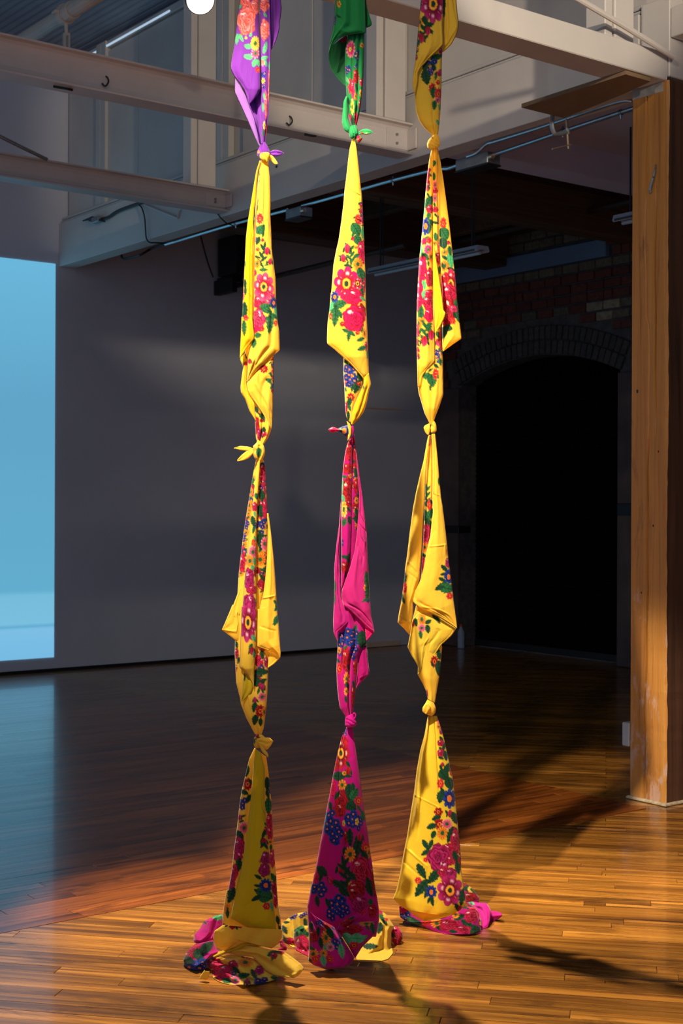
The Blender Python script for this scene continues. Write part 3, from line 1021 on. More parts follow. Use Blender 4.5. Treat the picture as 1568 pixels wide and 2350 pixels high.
# ---- cream pipe on a stand over the middle beam
pp = empty('cream_pipe', (3.0, 6.2, 3.6), 'cream painted round pipe held above the middle cross beam', 'pipe')
obj('pipe_run', tube([(3.0, 7.6, 3.79), (3.0, 6.25, 3.79), (3.0, 5.2, 3.79)], 0.038, 16), M['pipe_paint'], pp)
obj('pipe_coupling', tube([(3.0, 6.26, 3.79), (3.0, 6.12, 3.79)], 0.044, 16), M['pipe_paint'], pp)
cb = obj('clamp_ring', tube([(3.0, 6.225, 3.79), (3.0, 6.19, 3.79)], 0.050, 16), M['pipe_paint'], pp)
for s in (-1, 1):
    obj('clamp_ear', box(3.0 + s * .052 - .012, 3.0 + s * .052 + .012, 6.185, 6.23, 3.783, 3.797, .003), M['pipe_paint'], cb)
obj('support_rod', tube([(3.0, 6.2, 3.742), (3.003, 6.2, 3.69)], [0.010, 0.007], 8), M['pipe_paint'], pp)
bm = bmesh.new()
for s in (-1, 1):
    add_box(bm, 3.003 + s * .011 - .005, 3.003 + s * .011 + .005, 6.19, 6.21, 3.602, 3.69, .001)
add_box(bm, 2.988, 3.018, 6.188, 6.212, 3.683, 3.697, .001)
add_box(bm, 2.984, 3.022, 6.186, 6.214, 3.598, 3.612, .001)
obj('support_yoke', bm, M['pipe_paint'], pp)

# ---- diagonal tie rods at the beams
tag(obj('tie_rod', tube([at_y(1300, -18, 4.21), at_y(1430, 58, 4.215), at_y(1546, 130, 4.225)], 0.014, 10), M['white_paint']),
    'white painted diagonal rod ending on the block above the post', 'rod')
tag(obj('tie_rod', tube([at_y(-30, 298, 8.02), at_y(50, 338, 8.03), at_y(108, 366, 8.05)], 0.012, 8), M['steel_grey']),
    'grey diagonal rod meeting the top of the farthest cross beam', 'rod')

# ---- fluorescent fixtures in the low bay
def tube_light(y0, y1, label):
    root = empty('tube_light', (6.5, (y0 + y1) / 2, 3.13), label, 'light', 'tube lights of the low bay')
    S = [(-.062, .028), (-.05, .062), (.05, .062), (.062, .028), (.05, .020), (.03, .034), (-.03, .034), (-.05, .020)]
    bm = bmesh.new()
    e = [[bm.verts.new((6.5 + a, y, 3.122 + b)) for a, b in S] for y in (y0, y1)]
    for i in range(len(S)):
        j = (i + 1) % len(S)
        bm.faces.new((e[0][i], e[0][j], e[1][j], e[1][i]))
    bm.faces.new(e[0])
    bm.faces.new(e[1][::-1])
    obj('reflector', bm, M['fixture'], root)
    obj('slot', box(6.435, 6.442, y0 + .02, y1 - .02, 3.146, 3.158), M['fixture_dark'], root)
    obj('tube', tube([(6.5, y0 + .03, 3.138), (6.5, y1 - .03, 3.138)], 0.013, 10), M['fixture'], root)
    for y in (y0 + .10, y1 - .10):
        obj('hanger', tube([(6.49, y, 3.184), (6.49, y, 4.03)], 0.006, 8), M['black_metal'], root)
        obj('hanger', tube([(6.515, y, 3.184), (6.515, y, 4.03)], 0.004, 8), M['black_metal'], root)
tube_light(6.985, 8.195, 'unlit white tube light hanging in the low bay, crossing behind the yellow scarves')
tube_light(4.55, 5.765, 'unlit white tube light mostly hidden behind the timber post')

tag(obj('sprinkler_pipe', tube([(8.6, 6.4, 3.87), (8.6, 8.0, 3.86), (8.6, 9.7, 3.85)], 0.03, 10), M['rust_pipe']), 'dark sprinkler pipe under the low bay ceiling in front of the brick wall', 'pipe')
tag(obj('sprinkler_pipe', tube([(6.9, 8.3, 3.43), (6.9, 9.6, 3.42), (6.9, BACK_Y, 3.41)], 0.022, 10), M['rust_pipe']), 'dark thin pipe reaching the far wall right of the black loudspeaker', 'pipe')

# ---- black loudspeaker on the far wall
sp_ = empty('loudspeaker', (6.8, 10.55, 3.30), 'black box loudspeaker on a stepped wall bracket, high on the far wall', 'loudspeaker')
obj('cabinet', box(6.66, 6.90, 10.36, 10.66, 3.46, 3.80, .008), M['black_metal'], sp_)
obj('grille', box(6.672, 6.888, 10.352, 10.362, 3.475, 3.785, .003), plain('black_speaker_grille', (0.02, 0.02, 0.022), 0.8, 0, 0.3, 80, .4), sp_)
obj('bracket_arm', box(6.70, 6.80, 10.46, 10.735, 3.40, 3.46, .004), M['black_metal'], sp_)
obj('bracket_arm', box(6.66, 6.72, 10.42, 10.72, 3.30, 3.43, .004), M['black_metal'], sp_)
obj('power_lead', tube(smooth_line([(6.64, 10.70, 3.46), (6.60, 10.72, 3.58), (6.55, 10.72, 3.72), (6.52, 10.72, 3.82)], 4), 0.006, 6), M['black_cable'], sp_)

# ---- water bottle by the shutter
bx, by = 9.19, 10.17
bt = empty('water_bottle', (bx, by, 0), 'clear water bottle with a red cap standing on the floor by the shutter', 'bottle')
prof = [(0.0, .030), (.006, .034), (.03, .034), (.05, .032), (.07, .034), (.10, .034), (.115, .032), (.14, .034), (.165, .031), (.19, .018), (.205, .0135), (.222, .0135)]
bm = bmesh.new()
rg = [[bm.verts.new((bx + r * math.cos(a * math.pi / 10), by + r * math.sin(a * math.pi / 10), z)) for a in range(20)] for z, r in prof]
for a, b in zip(rg, rg[1:]):
    for k in range(20):
        bm.faces.new((a[k], a[(k + 1) % 20], b[(k + 1) % 20], b[k]))
bm.faces.new(rg[0][::-1])
bm.faces.new(rg[-1])
obj('flask', bm, M['bottle'], bt, smooth=True)
obj('cap', tube([(bx, by, .212), (bx, by, .236)], 0.0155, 16), M['red_cap'], bt)

# ---- the spot lamp seen at the top of the picture
lp = empty('spot_lamp', LAMP_POS, 'glowing round spot lamp hanging behind the scarves, above the middle beam', 'lamp')
LDIR = Vector((-0.25, -0.78, -0.55)).normalized()
lc = Vector(LAMP_POS)
bm = bmesh.new()
side = LDIR.cross(Vector((0, 0, 1))).normalized()
upv = side.cross(LDIR).normalized()
rg = []
for k, (r, d) in enumerate([(0.0, .014), (.028, .011), (.048, .004), (.055, -.004)]):
    rg.append([bm.verts.new(lc + LDIR * d + r * (math.cos(a * math.pi / 16) * side + math.sin(a * math.pi / 16) * upv)) for a in range(32)] if r else [bm.verts.new(lc + LDIR * d)])
for k in range(32):
    bm.faces.new((rg[0][0], rg[1][k], rg[1][(k + 1) % 32]))
    for a, b in zip(rg[1:], rg[2:]):
        bm.faces.new((a[k], b[k], b[(k + 1) % 32], a[(k + 1) % 32]))
obj('lens', bm, M['lamp_lens'], lp, smooth=True)
obj('housing', tube([lc - LDIR * .005, lc - LDIR * .04, lc - LDIR * .10, lc - LDIR * .135], [.059, .058, .042, .022], 24), M['black_metal'], lp)
obj('stem', tube([lc - LDIR * .09 + Vector((0, 0, .03)), lc - LDIR * .09 + Vector((0, 0, .5)), (lc.x + .03, lc.y + .07, 5.13)], .009, 8), M['black_metal'], lp)

# ================================================================== THE SCARVES
# Places on the cloth were measured in enlarged views of the photograph; key = (corner x, corner y, enlargement).
VIEWS = {'A1': (500, 0, 5.875), 'A2': (500, 340, 5.875), 'A3': (500, 700, 5.875), 'A4': (480, 1020, 5.875), 'A5': (480, 1380, 5.875),
         'A6': (480, 1660, 5.875), 'A7': (400, 2000, 4.9), 'B1': (700, 0, 5.875), 'B2': (700, 300, 5.875), 'B3': (700, 660, 5.875),
         'B4': (720, 980, 5.875), 'B5': (720, 1340, 5.875), 'B6': (680, 1620, 5.341), 'B7': (630, 1980, 5.058),
         'C1': (900, 0, 5.875), 'C2': (900, 300, 5.875), 'C3': (900, 660, 5.875), 'C4': (890, 980, 5.875), 'C5': (890, 1340, 5.875), 'C6': (880, 1640, 3.917)}


def pts_of(text):
    out, k = [], None
    for w in text.split():
        if w in VIEWS:
            k = VIEWS[w]
        else:
            a, b = w.split(',')
            out.append((k[0] + float(a) / k[2], k[1] + float(b) / k[2]))
    return np.array(out)


def walk(P, n, soft=2.0):
    """n points along a line, corners slightly rounded"""
    d = np.r_[0, np.cumsum(np.hypot(*np.diff(P, axis=0).T))]
    m = max(n, int(d[-1] / 1.0) + 2)
    s = np.linspace(0, d[-1], m)
    Q = np.c_[np.interp(s, d, P[:, 0]), np.interp(s, d, P[:, 1])]
    k = max(1, int(soft * 2 * m / max(d[-1], 1)))
    pad = np.r_[np.repeat(Q[:1], k, 0), Q, np.repeat(Q[-1:], k, 0)]
    ker = np.hanning(2 * k + 3)[1:-1]
    ker /= ker.sum()
    S = np.c_[np.convolve(pad[:, 0], ker, 'valid'), np.convolve(pad[:, 1], ker, 'valid')]
    S[0], S[-1] = Q[0], Q[-1]
    t = np.linspace(0, 1, m)
    u = np.linspace(0, 1, n)
    return np.c_[np.interp(u, t, S[:, 0]), np.interp(u, t, S[:, 1])], d[-1]


def ripple(a, b, seed):
    """soft wrinkles, -1..1"""
    R = np.random.RandomState(seed)
    v = 0
    for k in range(5):
        fa, fb, p, q = R.uniform(-1, 1), R.uniform(-1, 1), R.uniform(0, 6.28), R.uniform(0, 6.28)
        v = v + np.sin(a * (0.7 + k * 0.55) * (1 if fa > 0 else -1) + b * fb * (1.2 + k * .5) + p) / (1 + 0.5 * k)
    return v / 2.8


# ---- printed motifs -------------------------------------------------------------------------------
PAL = {  # dark, middle, light, accent
    'crim': [(88, 2, 20), (178, 8, 44), (224, 48, 108), (252, 215, 215)],
    'pink': [(112, 4, 36), (190, 20, 70), (228, 84, 138), (252, 215, 215)],
    'hot': [(120, 0, 30), (208, 10, 54), (238, 14, 122), (252, 225, 215)],
    'red': [(70, 0, 10), (164, 6, 26), (214, 30, 46), (250, 205, 195)],
    'coral': [(205, 60, 45), (240, 100, 78), (252, 150, 165), (255, 225, 235)],
    'mag': [(84, 2, 38), (162, 8, 74), (206, 48, 132), (246, 195, 215)],
}
GREEN = [(6, 40, 22), (22, 92, 46), (62, 138, 84)]
DGREEN = [(4, 26, 18), (12, 62, 36), (36, 98, 60)]
LGREEN = [(40, 130, 80), (80, 180, 115), (120, 205, 150)]
BLUE = [(6, 14, 62), (20, 44, 136), (48, 86, 184)]
ORANGE = [(190, 70, 10), (238, 140, 30), (252, 190, 60)]


def lin(c):
    c = np.asarray(c, float) / 255
    return np.where(c > 0.04045, ((c + 0.055) / 1.055) ** 2.4, c / 12.92)


class Dye:
    """paints motifs, in picture measure, on points of cloth"""
    def __init__(self, P, base):
        self.P, self.C = P, np.repeat(lin(base)[None], len(P), 0)

    def near(self, x, y, r):
        return np.nonzero((abs(self.P[:, 0] - x) < r) & (abs(self.P[:, 1] - y) < r))[0]

    def put(self, i, mask, col):
        m = np.clip(mask, 0, 1)[:, None]
        self.C[i] = self.C[i] * (1 - m) + col * m

    def local(self, x, y, r, rot, sx, sy):
        i = self.near(x, y, r * max(sx, sy) * 1.5)
        d = self.P[i] - (x, y)
        a = math.radians(rot)
        u = (d[:, 0] / sx * math.cos(a) + d[:, 1] / sy * math.sin(a)) / r
        v = (-d[:, 0] / sx * math.sin(a) + d[:, 1] / sy * math.cos(a)) / r
        return i, u, v

    def rose(self, x, y, r, pal='crim', rot=0, sx=1, sy=1):
        i, u, v = self.local(x, y, r, rot, sx, sy)
        if not len(i):
            return
        d, m, l, w = [lin(c) for c in PAL[pal]]
        q, th = np.hypot(u, v), np.arctan2(v, u)
        ph = (x * 1.7 + y) % 6.28
        b = 0.92 + .07 * np.sin(5 * th + ph) + .03 * np.sin(13 * th)
        s = q * 3.4 + .45 * np.sin(3 * th + ph + q * 3) + .2 * np.sin(7 * th - q * 4)
        f = s - np.floor(s)
        c = d + (m - d) * np.clip(f * 2.6, 0, 1)[:, None]
        c = c + (l - c) * (np.clip((f - .45) * 2.2, 0, 1) * np.clip(1.15 - q * .5, 0, 1))[:, None]
        k = np.clip(1.1 - q * 2.4, 0, 1)
        c = c + (d - c) * (k * .55)[:, None]
        h = np.exp(-(((u + .32) / .38) ** 2 + ((v + .42) / .20) ** 2) * 1.6) * (f > .35)
        c = c + (l - c) * np.clip(h * 1.2, 0, 1)[:, None]
        c = c + (w - c) * np.clip((h - .45) * 3.5, 0, 1)[:, None]
        c = c + (d * .45 - c) * (np.clip(1 - (b - q) / .07, 0, 1) * .6)[:, None]
        self.put(i, (b - q) * r / 1.3 + .4, c)

    def peony(self, x, y, r, pal='crim', rot=0, sx=1, sy=1, n=8):
        i, u, v = self.local(x, y, r, rot, sx, sy)
        if not len(i):
            return
        d, m, l, w = [lin(c) for c in PAL[pal]]
        q, th = np.hypot(u, v), np.arctan2(v, u)
        pet = np.abs(np.cos(th * n / 2))
        b = .74 + .25 * pet ** .6
        g = np.clip((q - .28) / .6, 0, 1)
        c = d + (m - d) * np.clip(g * 2.2, 0, 1)[:, None]
        c = c + (l - c) * (np.clip(g * 1.6 - .75, 0, 1) * (.4 + .6 * pet))[:, None]
        c = c + (d - c) * (np.clip(.28 - pet, 0, 1) * 2.6)[:, None]
        st = np.exp(-((q - .52 - .08 * pet) / .075) ** 2) * np.clip(pet * 1.6 - .6, 0, 1) * (np.sin(th * n / 2 + 1) > -.2)
        c = c + (w - c) * np.clip(st * 1.15, 0, 1)[:, None]
        c = c * (1 + .12 * np.sin(th * 34)[:, None] * (q > .3)[:, None])
        c[q < .33] = lin(ORANGE[1])
        c[(q < .27) & (q > .2)] = lin((250, 195, 70))
        c[q < .16] = lin(DGREEN[1])
        c = c + (d * .5 - c) * (np.clip(1 - (b - q) / .05, 0, 1) * .5)[:, None]
        self.put(i, (b - q) * r / 1.3 + .4, c)

    def daisy(self, x, y, r, col='orange', rot=0, sx=1, sy=1, n=12):
        i, u, v = self.local(x, y, r, rot, sx, sy)
        if not len(i):
            return
        T = {'orange': ORANGE, 'blue': BLUE, 'red': [PAL['red'][1], PAL['red'][2], (240, 80, 90)], 'pink': PAL['pink'][1:], 'yellow': [(215, 130, 20), (250, 205, 60), (255, 235, 120)],
             'dred': [PAL['red'][0], PAL['red'][1], PAL['red'][2]], 'hot': PAL['hot'][1:]}[col]
        q, th = np.hypot(u, v), np.arctan2(v, u)
        pet = np.abs(np.cos(th * n / 2))
        b = .62 + .36 * pet ** .5
        c = lin(T[0]) + (lin(T[1]) - lin(T[0])) * np.clip(pet * 1.8 - .2, 0, 1)[:, None]
        c = c + (lin(T[2]) - c) * (np.clip(q * 1.6 - .8, 0, 1) * pet)[:, None]
        c[q < (.33 if n != 5 else .22)] = lin(ORANGE[1] if col in ('blue', 'dred', 'red') else (60, 110, 50))
        c[q < .2] = lin((240, 120, 40) if col == 'blue' else (30, 90, 50) if col not in ('dred', 'red') else (150, 20, 30))
        c = c + (lin(T[0]) * .3 - c) * (np.clip(1 - (b - q) / .10, 0, 1) * .6)[:, None]
        self.put(i, (b - q) * r / 1.2 + .4, c)

    def blues(self, x, y, r, seed=1, n=5, sx=1, sy=1):
        R = np.random.RandomState(int(seed))
        for k in range(n):
            a = k * 2.4 + R.rand()
            self.daisy(x + math.cos(a) * r * .55 * sx * (k > 0), y + math.sin(a) * r * .6 * sy * (k > 0), r * .48, 'blue', R.rand() * 60, sx, 1, 5)

    def leaf(self, x, y, r, rot=0, tone='g', wide=.5, teeth=5):
        i, u, v = self.local(x, y, r, rot, 1, 1)
        if not len(i):
            return
        T = {'g': GREEN, 'd': DGREEN, 'l': LGREEN}[tone]
        a = np.clip((u + 1) / 2, 0, 1)
        saw = (a * teeth) % 1.0
        w = wide * np.sin(np.pi * a ** .8) ** .75 * (1 - .28 * saw * (teeth > 0))
        e = w - np.abs(v)
        c = np.repeat(lin(T[1])[None], len(i), 0)
        vein = np.abs(np.sin((a * 5 - np.abs(v) * 1.6) * np.pi))
        c = c + (lin(T[2]) - c) * (np.clip(vein * 1.3 - .5, 0, 1) * .55)[:, None]
        c = c + (lin(T[0]) - c) * (np.exp(-(v / .055) ** 2) * .85)[:, None]
        c = c + (lin(T[0]) - c) * (np.clip(1 - e / .10, 0, 1) * .6)[:, None]
        self.put(i, np.where(np.abs(u) < 1, e * r / 1.1 + .4, 0), c)

    def bud(self, x, y, r, rot=-90, pal='crim'):
        self.leaf(x - r * .5, y, r * .9, rot + 25, 'd', .4, 3)
        self.leaf(x + r * .5, y, r * .9, rot - 25, 'd', .4, 3)
        i, u, v = self.local(x, y, r, rot, .7, 1)
        if len(i):
            d, m, l, w = [lin(c) for c in PAL[pal]]
            c = m + (l - m) * np.clip(u * .9 + .3 + .4 * np.sin(v * 9), 0, 1)[:, None]
            c = c + (d - c) * np.exp(-(v / .12) ** 2)[:, None] * .5
            self.put(i, (.95 - np.hypot(u, v * 1.3)) * r / 1.1 + .4, c)

    def sprig(self, x, y, r, rot=-90, tone='g', n=4):
        a = math.radians(rot)
        for k in range(n):
            t = (k + .5) / n
            px_, py_ = x + math.cos(a) * r * 2 * (t - .5), y + math.sin(a) * r * 2 * (t - .5)
            s = 1 if k % 2 else -1
            self.leaf(px_ + s * r * .18, py_, r * .48, rot + s * 42, tone, .42, 4)
        self.leaf(x + math.cos(a) * r, y + math.sin(a) * r, r * .45, rot, tone, .4, 4)

    def gar(self, x0, y0, x1, y1, width, seed, pal='crim', size=9.0, tone='g'):
        """a crowded garland from one end to the other"""
        R = np.random.RandomState(int(seed))
        L = math.hypot(x1 - x0, y1 - y0)
        n = int(L / size * 1.5) + 1
        spots = []
        for k in range(n):
            t = (k + R.rand() * .6) / n
            o = (R.rand() - .5) * width
            spots.append((x0 + (x1 - x0) * t + o, y0 + (y1 - y0) * t))
        for k, (x, y) in enumerate(spots):
            self.leaf(x + R.randn() * 3, y + R.randn() * 3, size * R.uniform(.7, 1.15), R.uniform(0, 360), tone if R.rand() < .7 else 'd', R.uniform(.4, .6), 4)
        for k, (x, y) in enumerate(spots):
            q = R.rand()
            if q < .26:
                self.rose(x, y, size * R.uniform(.75, 1.2), pal, R.rand() * 360)
            elif q < .42:
                self.daisy(x, y, size * .75, 'orange', R.rand() * 90, 1, 1, 10)
            elif q < .58:
                self.daisy(x, y, size * .62, 'blue', R.rand() * 90, 1, 1, 6)
            elif q < .76:
                self.bud(x, y, size * .62, R.uniform(0, 360), pal)


BASES = {'yellow': (242, 200, 62), 'purple': (118, 44, 158), 'green': (20, 132, 66), 'magenta': (196, 8, 128)}


def panel(name, parent, d, L, R, e0=0.0, bul=8.0, th=3.0, folds=(), base='yellow', prints=(), hem='', rip=1.6, step=2.1, d1=None, lean=None, seed=None, tuck=0.0, label=None):
    """one traced piece of cloth: a front that swells towards the viewer, a back, folds and hems.
    d: metres from the viewer (at its top; d1 at its foot); e0, bul, th, fold heights in millimetres"""
    PL, PR = pts_of(L), pts_of(R)
    _, la = walk(PL, 4)
    _, lb = walk(PR, 4)
    nt = max(6, int(max(la, lb) / step))
    A_, _ = walk(PL, nt)
    B_, _ = walk(PR, nt)
    W = np.hypot(*(A_ - B_).T)
    ns = max(6, int(W.max() / step))
    s = np.linspace(0, 1, ns)[None, :]
    t = np.linspace(0, 1, nt)[:, None]
    P = A_[:, None, :] * (1 - s[..., None]) + B_[:, None, :] * s[..., None]
    seed = seed if seed is not None else (abs(hash(name)) % 1000 if False else int(PL[0, 0] * 3 + PL[-1, 1]) % 9973)
    rel = np.minimum(1, W / max(30.0, W.max() * .6))[:, None]
    dome = np.clip(1 - (2 * s - 1) ** 2, 0, 1) ** .62
    e = e0 + bul * dome * rel
    # edges at the ends come back too
    for f in folds:
        sa, sb, w, amp, ta, tb = f
        c = sa + (sb - sa) * np.clip((t - ta) / max(1e-6, tb - ta), 0, 1)
        win = np.clip((t - ta + .06) / .06, 0, 1) * np.clip((tb + .06 - t) / .06, 0, 1)
        e = e + amp * np.exp(-((s - c) / w) ** 2) * win
    inner = np.clip(np.minimum(s, 1 - s) * W[:, None] / 6.0, 0, 1)
    px_a, px_b = P[..., 0] / 13.0, P[..., 1] / 34.0
    e = e + rip * ripple(px_a, px_b, seed) * (0.25 + .75 * inner)
    for k in hem:
        dist = {'L': s * W[:, None], 'R': (1 - s) * W[:, None], 'B': (1 - t) * max(la, lb) + 0 * s}[k]
        e = e + 1.5 * np.exp(-((dist - 2.2) / 1.7) ** 2) - 1.0 * np.exp(-((dist - 6.0) / 1.2) ** 2)
    dd = d + ((d1 if d1 is not None else d) - d) * t
    dep = dd - e / 1000.0
    fl = F_PX * CAM_H / np.maximum(1.0, (P[..., 1] - HORIZON - ROLL * (P[..., 0] - 784)))
    lim = np.where(P[..., 1] > HORIZON + 5, fl - 0.004, 99)
    dep = np.minimum(dep, lim)
    thick = th * (np.clip(np.sin(np.pi * s), 0, 1) ** .5) * np.clip(np.minimum(t, 1 - t) * max(la, lb) / 8.0, 0, 1) ** .5 * np.clip(W[:, None] / 12.0, 0.05, 1)
    depb = np.minimum(dep + thick / 1000.0 + 0.0004, np.where(P[..., 1] > HORIZON + 5, fl - 0.0015, 99))
    flat = P.reshape(-1, 2)
    D = rays(flat)
    front = EYE + D * (dep.reshape(-1, 1) / F_PX)
    inn = np.zeros((nt, ns), bool)
    inn[1:-1, 1:-1] = True
    back = (EYE + D * (depb.reshape(-1, 1) / F_PX))[inn.ravel()]
    idx = np.arange(nt * ns).reshape(nt, ns)
    bidx = idx.copy()
    bidx[inn] = nt * ns + np.arange(inn.sum())
    q = lambda I: np.stack([I[:-1, :-1], I[1:, :-1], I[1:, 1:], I[:-1, 1:]], -1).reshape(-1, 4)
    area2 = 0
    poly = np.r_[A_, B_[::-1]]
    area2 = np.sum(poly[:, 0] * np.roll(poly[:, 1], -1) - np.roll(poly[:, 0], -1) * poly[:, 1])
    fq, bq = q(idx), q(bidx)[:, ::-1]
    if area2 > 0:  # sides given the other way round
        fq, bq = fq[:, ::-1], bq[:, ::-1]
    # drop what the tips squeeze to nothing
    V = np.r_[front, back]
    dye = Dye(np.r_[flat, flat[inn.ravel()]], BASES[base] if isinstance(base, str) else base)
    for m in prints:
        k, v = m[0], VIEWS[m[1]]
        if k == 'gar':
            dye.gar(v[0] + m[2] / v[2], v[1] + m[3] / v[2], v[0] + m[4] / v[2], v[1] + m[5] / v[2], m[6] / v[2], *m[7:])
        else:
            getattr(dye, k)(v[0] + m[2] / v[2], v[1] + m[3] / v[2], m[4] / v[2], *m[5:])
    faces = np.r_[fq, bq]
    me = bpy.data.meshes.new(name)
    c = V.mean(0)
    V = V - c
    me.vertices.add(len(V))
    me.vertices.foreach_set('co', V.astype(np.float32).ravel())
    me.loops.add(faces.size)
    me.loops.foreach_set('vertex_index', faces.astype(np.int32).ravel())
    me.polygons.add(len(faces))
    me.polygons.foreach_set('loop_start', (np.arange(len(faces)) * 4).astype(np.int32))
    me.polygons.foreach_set('loop_total', np.full(len(faces), 4, np.int32))
    me.polygons.foreach_set('use_smooth', np.ones(len(faces), bool))
    me.update(calc_edges=True)
    at = me.color_attributes.new('dye', 'FLOAT_COLOR', 'POINT')
    at.data.foreach_set('color', np.c_[dye.C, np.ones(len(dye.C))].astype(np.float32).ravel())
    me.materials.append(M['cloth'])
    o = link(bpy.data.objects.new(name, me), parent)
    o.location = Vector(c) - (parent.location if parent else Vector())
    if label:
        o['label'] = label
    PANEL_STATS.append(len(faces) * 2)
    return o


PANEL_STATS = []


def scarf(view, x, y, d, label, group):
    k = VIEWS[view]
    D = ray(k[0] + x / k[2], k[1] + y / k[2])
    return empty('scarf', Vector(EYE + D * (d / F_PX)), label, 'scarf', group)

GROUPS = ('scarves knotted into the left hanging strand', 'scarves knotted into the middle hanging strand', 'scarves knotted into the right hanging strand')

# ------------------------------------------------------------------ left strand
D1 = 4.20
s = scarf('A1', 610, 1990, D1, 'purple printed scarf with coral roses, topmost of the left strand', GROUPS[0])
B = 'purple'
panel('folded_cloth', s, D1, 'A1 590,-760 560,-420 562,0 568,500 577,900 583,1300 592,1600 590,1900 588,1990', 'A1 620,-760 690,-420 705,0 712,400 715,700 703,1000 695,1250 680,1600 655,1800 640,1930 638,1990', 0, 18, 34,
      [(.84, .80, .05, -9, .3, .98), (.1, .1, .05, 3, .3, .6), (.45, .4, .12, 3, .2, .95)], B, [
          ('rose', 'A1', 630, 60, 90, 'coral', 0, .8, 1.2), ('leaf', 'A1', 640, 200, 40, 60, 'l'), ('rose', 'A1', 632, 400, 78, 'coral', 40, .85, 2.0), ('leaf', 'A1', 640, 640, 90, -75, 'l', .35), ('leaf', 'A1', 630, 780, 60, -20, 'l', .5),
          ('bud', 'A1', 605, 850, 45, 90, 'coral'), ('leaf', 'A1', 645, 850, 60, 80, 'l', .35), ('blues', 'A1', 620, 1000, 55, 3, 5, .7), ('daisy', 'A1', 610, 1090, 28, 'yellow', 0, 1, 1.5, 6), ('blues', 'A1', 622, 1150, 50, 5, 4, .7),
          ('leaf', 'A1', 625, 1300, 55, 88, 'l', .3), ('leaf', 'A1', 610, 1450, 70, 88, 'l', .25), ('rose', 'A1', 650, 1420, 30, 'coral', 0, .7, 7), ('daisy', 'A1', 628, 1690, 30, 'yellow', 0, .6, 2.2, 8), ('leaf', 'A1', 615, 1800, 60, 88, 'g', .3),
          ('rose', 'A1', 690, 1180, 24, 'coral', 0, .6, 11), ('rose', 'A1', 655, 1780, 20, 'red', 0, .6, 6), ('leaf', 'A1', 700, 900, 70, 85, 'l', .25),
          ('rose', 'A1', 566, 280, 12, 'red', 0, .8, 24)], step=2.0)
panel('side_flap', s, D1, 'A1 640,-760 690,-420 700,0 712,400 718,670', 'A1 660,-760 835,-420 850,0 862,110 850,220 832,320 832,400 790,540 740,650 720,672', -14, 5, 2.5,
      [(.34, .4, .17, -16, 0, 1)], B, hem='R')
panel('front_flap', s, D1, 'A1 580,-760 330,-420 300,0 270,150 245,400 215,640 185,790 172,890 185,960 235,1050 290,1110 360,1220 425,1395', 'A1 600,-760 550,-420 552,0 562,500 574,900 578,1200 540,1280 490,1340 430,1400', 15, 13, 3,
      [(.96, .96, .04, -3, .1, .9), (.25, .3, .15, 3, .5, .95)], B, [
          ('rose', 'A1', 520, 90, 110, 'coral'), ('rose', 'A1', 370, 25, 80, 'coral', 80), ('leaf', 'A1', 300, 90, 40, 120, 'l'), ('leaf', 'A1', 258, 530, 80, 95, 'l', .36), ('leaf', 'A1', 315, 510, 65, 60, 'l', .45),
          ('rose', 'A1', 385, 280, 165, 'coral', 0, .85, 1.3), ('daisy', 'A1', 380, 510, 22, 'yellow', 0, 1, 1, 5), ('leaf', 'A1', 445, 465, 35, -60, 'l', .6), ('leaf', 'A1', 405, 625, 60, 190, 'l', .7), ('leaf', 'A1', 405, 765, 65, 195, 'l', .7),
          ('daisy', 'A1', 505, 720, 62, 'pink', 15, 1, 1.25, 9), ('daisy', 'A1', 508, 585, 78, 'yellow', 0, .9, 1.35, 14), ('leaf', 'A1', 495, 850, 60, 110, 'l', .7), ('leaf', 'A1', 545, 850, 50, 80, 'l', .6), ('daisy', 'A1', 540, 940, 42, 'red', 0, 1, 1, 6)], hem='L')
panel('inner_fold', s, D1, 'A1 300,1090 420,1400 500,1620 560,1940', 'A1 580,1090 588,1500 595,1800 600,1940', -6, -4, 3, [(.45, .5, .15, -10, .2, 1)], B)
panel('hem_strip', s, D1, 'A1 232,1050 230,1250 270,1340 400,1620 500,1850 545,1950 572,1988', 'A1 250,1080 300,1150 380,1290 425,1420 500,1620 537,1800 562,1930 588,1985', 10, 5, 2.5, [(.5, .5, .3, 3, 0, 1)], (150, 98, 180), hem='L')
panel('knot', s, D1, 'A1 600,1918 568,1970 535,2030 528,2085 548,2125', 'A1 640,1915 668,1965 695,2015 708,2055 700,2105', 24, 16, 46, [(.2, .7, .09, -7, .1, .9), (.55, .95, .08, -5, 0, .6)], B, [('daisy', 'A1', 550, 2050, 20, 'orange')])
panel('knot_tail', s, D1, 'A1 692,2050 760,2018 830,2028 892,2062', 'A1 692,2076 750,2108 800,2110 850,2092 892,2066', 20, 9, 8, [(.35, .5, .12, -4, .1, .9)], B, hem='L')

